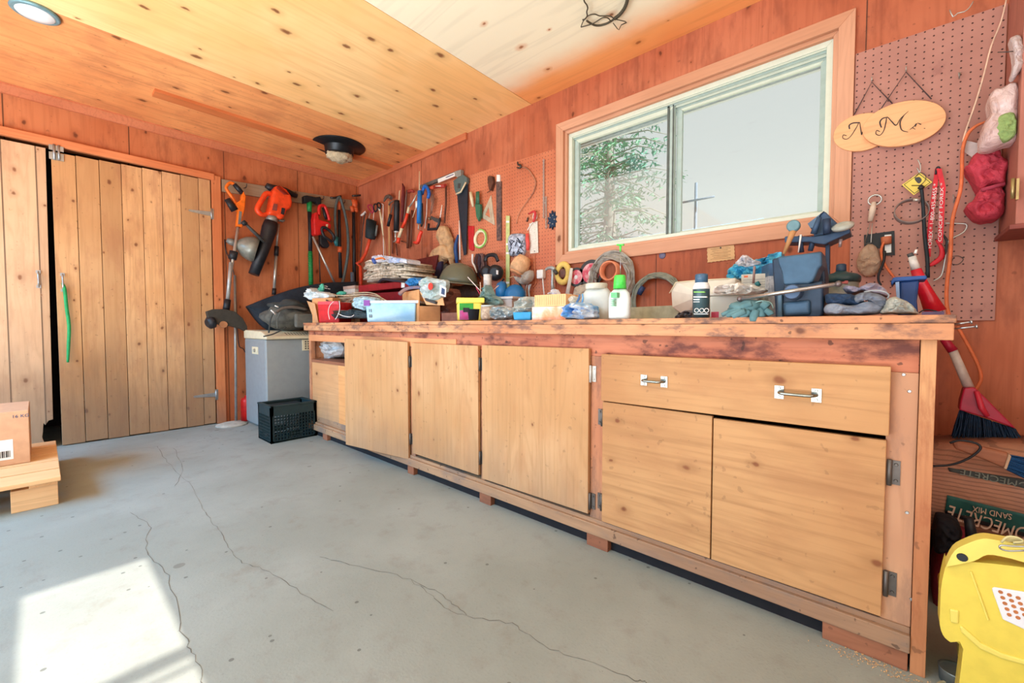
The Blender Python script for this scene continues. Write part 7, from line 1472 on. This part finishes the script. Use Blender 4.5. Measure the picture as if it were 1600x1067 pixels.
# yellow case
zy = zf(1430, 740, 3.265)
t = T_('yellow_case', 'yellow plastic tool case with arched handle and white dotted plate', 'case', (4.6, -.85, 0))
my = M('case_yellow', (226, 204, 84), .38, var=.05); my2 = M('case_yellow_edge', (232, 214, 104), .38, var=.03)
Yc = -1.02
def Yp(Y): return lambda *p: [onY(a, c_, Y) for a, c_ in zy(*p)]
XL = 4.425
body = [(160, 455), (172, 470), (290, 450), (700, 500), (900, 560), (900, 1300), (250, 1300), (245, 895), (180, 860), (140, 820), (122, 740), (128, 600)]
def clampx(P): return [V((max(XL, p.x), p.y, max(.0, p.z))) for p in P]
def dedupe(P):
    out = []
    for p in P:
        if not out or ((p-out[-1]).length > 1e-4 and (p-out[0]).length > 1e-4): out.append(p)
    return out
MB().prism(dedupe(clampx(smooth_path(Yp(Yc)(*body), 3, True))), (0, .05, 0)).build('body', my, t, bev=.012, seg=3)
MB().prism(dedupe(clampx(Yp(Yc+.051)((140, 640), (900, 760), (900, 1300), (250, 1300), (245, 895), (150, 820)))), (0, .16, 0)).build('back_half', my, t, bev=.012, seg=3)
MB().prism(dedupe(clampx(smooth_path(Yp(Yc-.01)((160, 470), (200, 395), (260, 360), (340, 333), (420, 340), (640, 385), (900, 470), (900, 560), (560, 455), (470, 430), (370, 415), (300, 447), (180, 472)), 3, True))), (0, .035, 0)).build('handle', my2, t, bev=.008, seg=3)
MB().prism(dedupe(clampx(Yp(Yc-.004)((225, 780), (240, 778), (340, 868), (450, 920), (900, 1050), (900, 1075), (440, 945), (330, 895), (235, 810)))), (0, .01, 0)).build('moulded_ridge', my2, t, bev=.003)
MB().prism(dedupe(clampx(Yp(Yc-.004)((278, 500), (290, 500), (380, 750), (368, 752)))), (0, .01, 0)).build('moulded_ridge', my2, t, bev=.003)
MB().prism(dedupe(clampx(Yp(Yc-.004)((175, 690), (225, 700), (222, 770), (180, 760)))), (0, .01, 0)).build('latch', my2, t, bev=.003)
pl_ = MB().prism(Yp(Yc-.004)((392, 585), (405, 580), (720, 630), (780, 860), (560, 797), (447, 745), (395, 600)), (0, .004, 0)).build('dotted_plate', M('plate_white', (226, 226, 228), .4, var=.02), t, bev=.002)
kq = (onY(1570, 940, Yc)-CAM).dot(FW)/FPX
for i in range(6):
    for j in range(5):
        q = onY(*zy((435+i*45+j*11, 603+i*15+j*29))[0], Yc-.004); MB().lathe(q, [(2.6*kq, 0), (2.6*kq, .0012)], (0, -1, 0), 10).build('dot', M('dot_brown', (184, 112, 62), .6), pl_)
MB().lathe(onY(*zy((240, 427))[0], Yc-.010), [(.009, 0), (.008, .002)], (0, -1, 0), 14).build('rivet', c_black, t)
t2 = T_('carabiner', 'silver carabiner with cream cord on the yellow case handle', 'carabiner', onY(1585, 855, Yc))
rod(MB(), zy((560, 392), (480, 394), (440, 385), (430, 372), (445, 365), (500, 370), (600, 372)), PY(Yc-.035), 2.6, 10, 3).build('ring', m_steel, t2)
b = MB()
for k_ in range(4): 
    rod(b, zy((440+k_*8, 350-k_*6), (470, 322+k_*8), (520, 325+k_*5), (550, 345+k_*4), (500, 350+k_*3)), PY(Yc-.03+k_*.008), 3, 8, 3)
b.build('cord', M('cord_yellow', (206, 196, 140), .8), t2)
tag(rod(MB(), zy((300, 440), (400, 420), (560, 470), (640, 490)), PY(Yc+.13), (8, 10, 12, 12), 12).build('orange_pipe', M('pipe_orange', (176, 84, 36), .5)), 'orange-brown bar showing under the yellow handle', 'bar')
# coil and cup on the floor beside the bench end
t = T_('tin_cup', 'small grey tin lying on the floor between bench end and yellow case', 'cup', (4.46, -.93, 0))
MB().lathe((4.462, -.93, 0), [(.028, 0), (.030, .03), (.031, .034), (.027, .03)], n=18).build('body', M('tin', (120, 126, 124), .35, .5), t)
tag(MB().torus((4.462, -.975, .004), .032, .0035, (0, 0, 1), 24, 6).build('cream_string', M('string_cream', (190, 176, 140), .8)), 'loop of cream string on the floor by the tin cup', 'string')
sd = MB(); rn = random.Random(8)
for i in range(260):
    a = rn.random(); q = V((4.32+rn.gauss(0, .055), -.985+rn.gauss(0, .018), .001)); 
    if q.y > -.964: q.y = -.964-rn.random()*.02
    d = V((rn.uniform(-1, 1), rn.uniform(-1, 1), rn.uniform(.1, .6)))*.003; s = V((-d.y, d.x, 0))*.5
    sd.add([q-d*.2, q+d+s, q+d*1.2, q+d-s], [(0, 1, 2, 3)])
tag(sd.build('sawdust', M('sawdust', (222, 176, 122), .9)), 'little heap of sawdust on the floor at the bench foot', 'sawdust', kind='stuff')
# ================================================================== shelf opening in the bench
crumple('plastic_bag', 'white crumpled plastic bag on the open bench shelf', 'bag', [(491, 556), (494, 547), (505, 535), (518, 530), (530, 533), (536, 545), (530, 557), (512, 560)], -.80, M('bag_white2', (206, 206, 204), .4, wrinkle=18), .06, .06, 41)
crumple('plastic_bag', 'greenish white plastic bag behind the first cabinet door', 'bag', [(527, 556), (530, 535), (536, 528), (545, 530), (548, 545), (545, 556)], -.74, M('bag_mint', (176, 196, 180), .4, wrinkle=22), .04, .05, 42)
# ================================================================== ceiling fittings
t = T_('stovepipe_collar', 'black round stovepipe collar stuffed with insulation on the ceiling', 'stovepipe collar', (.72, -.56, 2.3))
cc_ = V((.74, -.575, CH))
MB().lathe(cc_, [(.215, -.001), (.212, -.008), (.125, -.016), (.118, -.022), (.115, -.075), (.105, -.08)], n=40).build('flange', M('collar_black', (38, 42, 46), .35, .5), t)
b = MB(); b.ball(cc_+V((0, 0, -.09)), (.10, .10, .045), 22, 12, .25, 7, freq=3.0); b.build('insulation', M('glass_wool', (206, 192, 160), .95, wrinkle=30), t)
lc = onZ(55, 17, CH)
t = T_('ceiling_light', 'round flush ceiling light at the upper left', 'ceiling light', (lc.x, lc.y, CH-.06))
MB().lathe((lc.x, lc.y, CH), [(.085, -.001), (.088, -.012), (.08, -.016)], n=32).build('ring', M('ring_teal', (120, 160, 170), .4, .3), t)
MB().lathe((lc.x, lc.y, CH), [(.072, -.012), (.066, -.020), (.04, -.024), (.01, -.025)], n=32).build('diffuser', M('lamp_white', (225, 228, 228), .4, var=.02), t)
zfz = zf(880, 0, 13.333); Zp = lambda Z: (lambda p: onZ(p[0], p[1], Z))
t = T_('fish_wire', 'twisted wire fish shape with a spring hanging from the ceiling', 'wire', onZ(920, 20, CH-.03))
mw_ = M('wire_dark', (84, 78, 62), .5, .3)
def zrod(pts, Z, w): P = [onZ(p[0], p[1], Z) for p in pts]; return MB().tube(smooth_path(P, 5), w, 6)
zrod(zfz((430, -60), (440, 30), (490, 100), (510, 170), (490, 250), (500, 330), (450, 400), (400, 415)), CH-.02, .0035).build('hanging_wire', mw_, t)
zrod(zfz((370, 560), (420, 440), (520, 330), (650, 295), (760, 330), (900, 330), (1000, 345), (1070, 400)), CH-.02, .0026).build('body_wire', mw_, t)
zrod(zfz((370, 565), (500, 530), (620, 490), (720, 430), (820, 370), (900, 365), (960, 400), (990, 450)), CH-.022, .0026).build('body_wire', mw_, t)
zrod(zfz((490, 430), (560, 480), (660, 525), (760, 530), (880, 500), (980, 450), (1070, 390)), CH-.018, .005).build('belly_wire', mw_, t)
MB().tube([onZ(*p, CH-.02) for p in zfz((1090, 400), (1300, 450), (1320, 468), (1210, 520), (1190, 560), (1160, 620), (1130, 600), (1040, 480))], .0024, 6).build('tail_wire', mw_, t)
P = smooth_path([onZ(*p, CH-.02) for p in zfz((1070, 390), (1180, 300), (1270, 180), (1320, 60), (1345, -60), (1345, -180))], 16); b = MB(); pts = []
for i, p in enumerate(P):
    d = (P[min(i+1, len(P)-1)]-P[max(i-1, 0)]).normalized(); s = V((-d.y, d.x, 0)); 
    for q in range(4): a = (i*4+q)*1.1; pts.append(p+s*math.cos(a)*.007+V((0, 0, 1))*math.sin(a)*.007+d*q*.001)
b.tube(pts, .0022, 5).build('spring', mw_, t)
import numpy as np
F=658.48;C=np.array([4.3234,-2.3449,.8403])
y,pi=np.radians(48.2544),np.radians(-2.0658)
f=np.array([-np.cos(y)*np.cos(pi),np.sin(y)*np.cos(pi),np.sin(pi)]);rt=np.array([np.sin(y),np.cos(y),0]);up=np.cross(rt,f)
def ray(px,py): return f+rt*(px-800)/F-up*(py-533.5)/F
def onY(px,py,Y=0): d=ray(px,py);return C+d*(Y-C[1])/d[1]
def onX(px,py,X=0): d=ray(px,py);return C+d*(X-C[0])/d[0]
def onZ(px,py,Z=0): d=ray(px,py);return C+d*(Z-C[2])/d[2]
def pr(X): d=np.array(X,float)-C;return 800+F*(d@rt)/(d@f),533.5-F*(d@up)/(d@f)
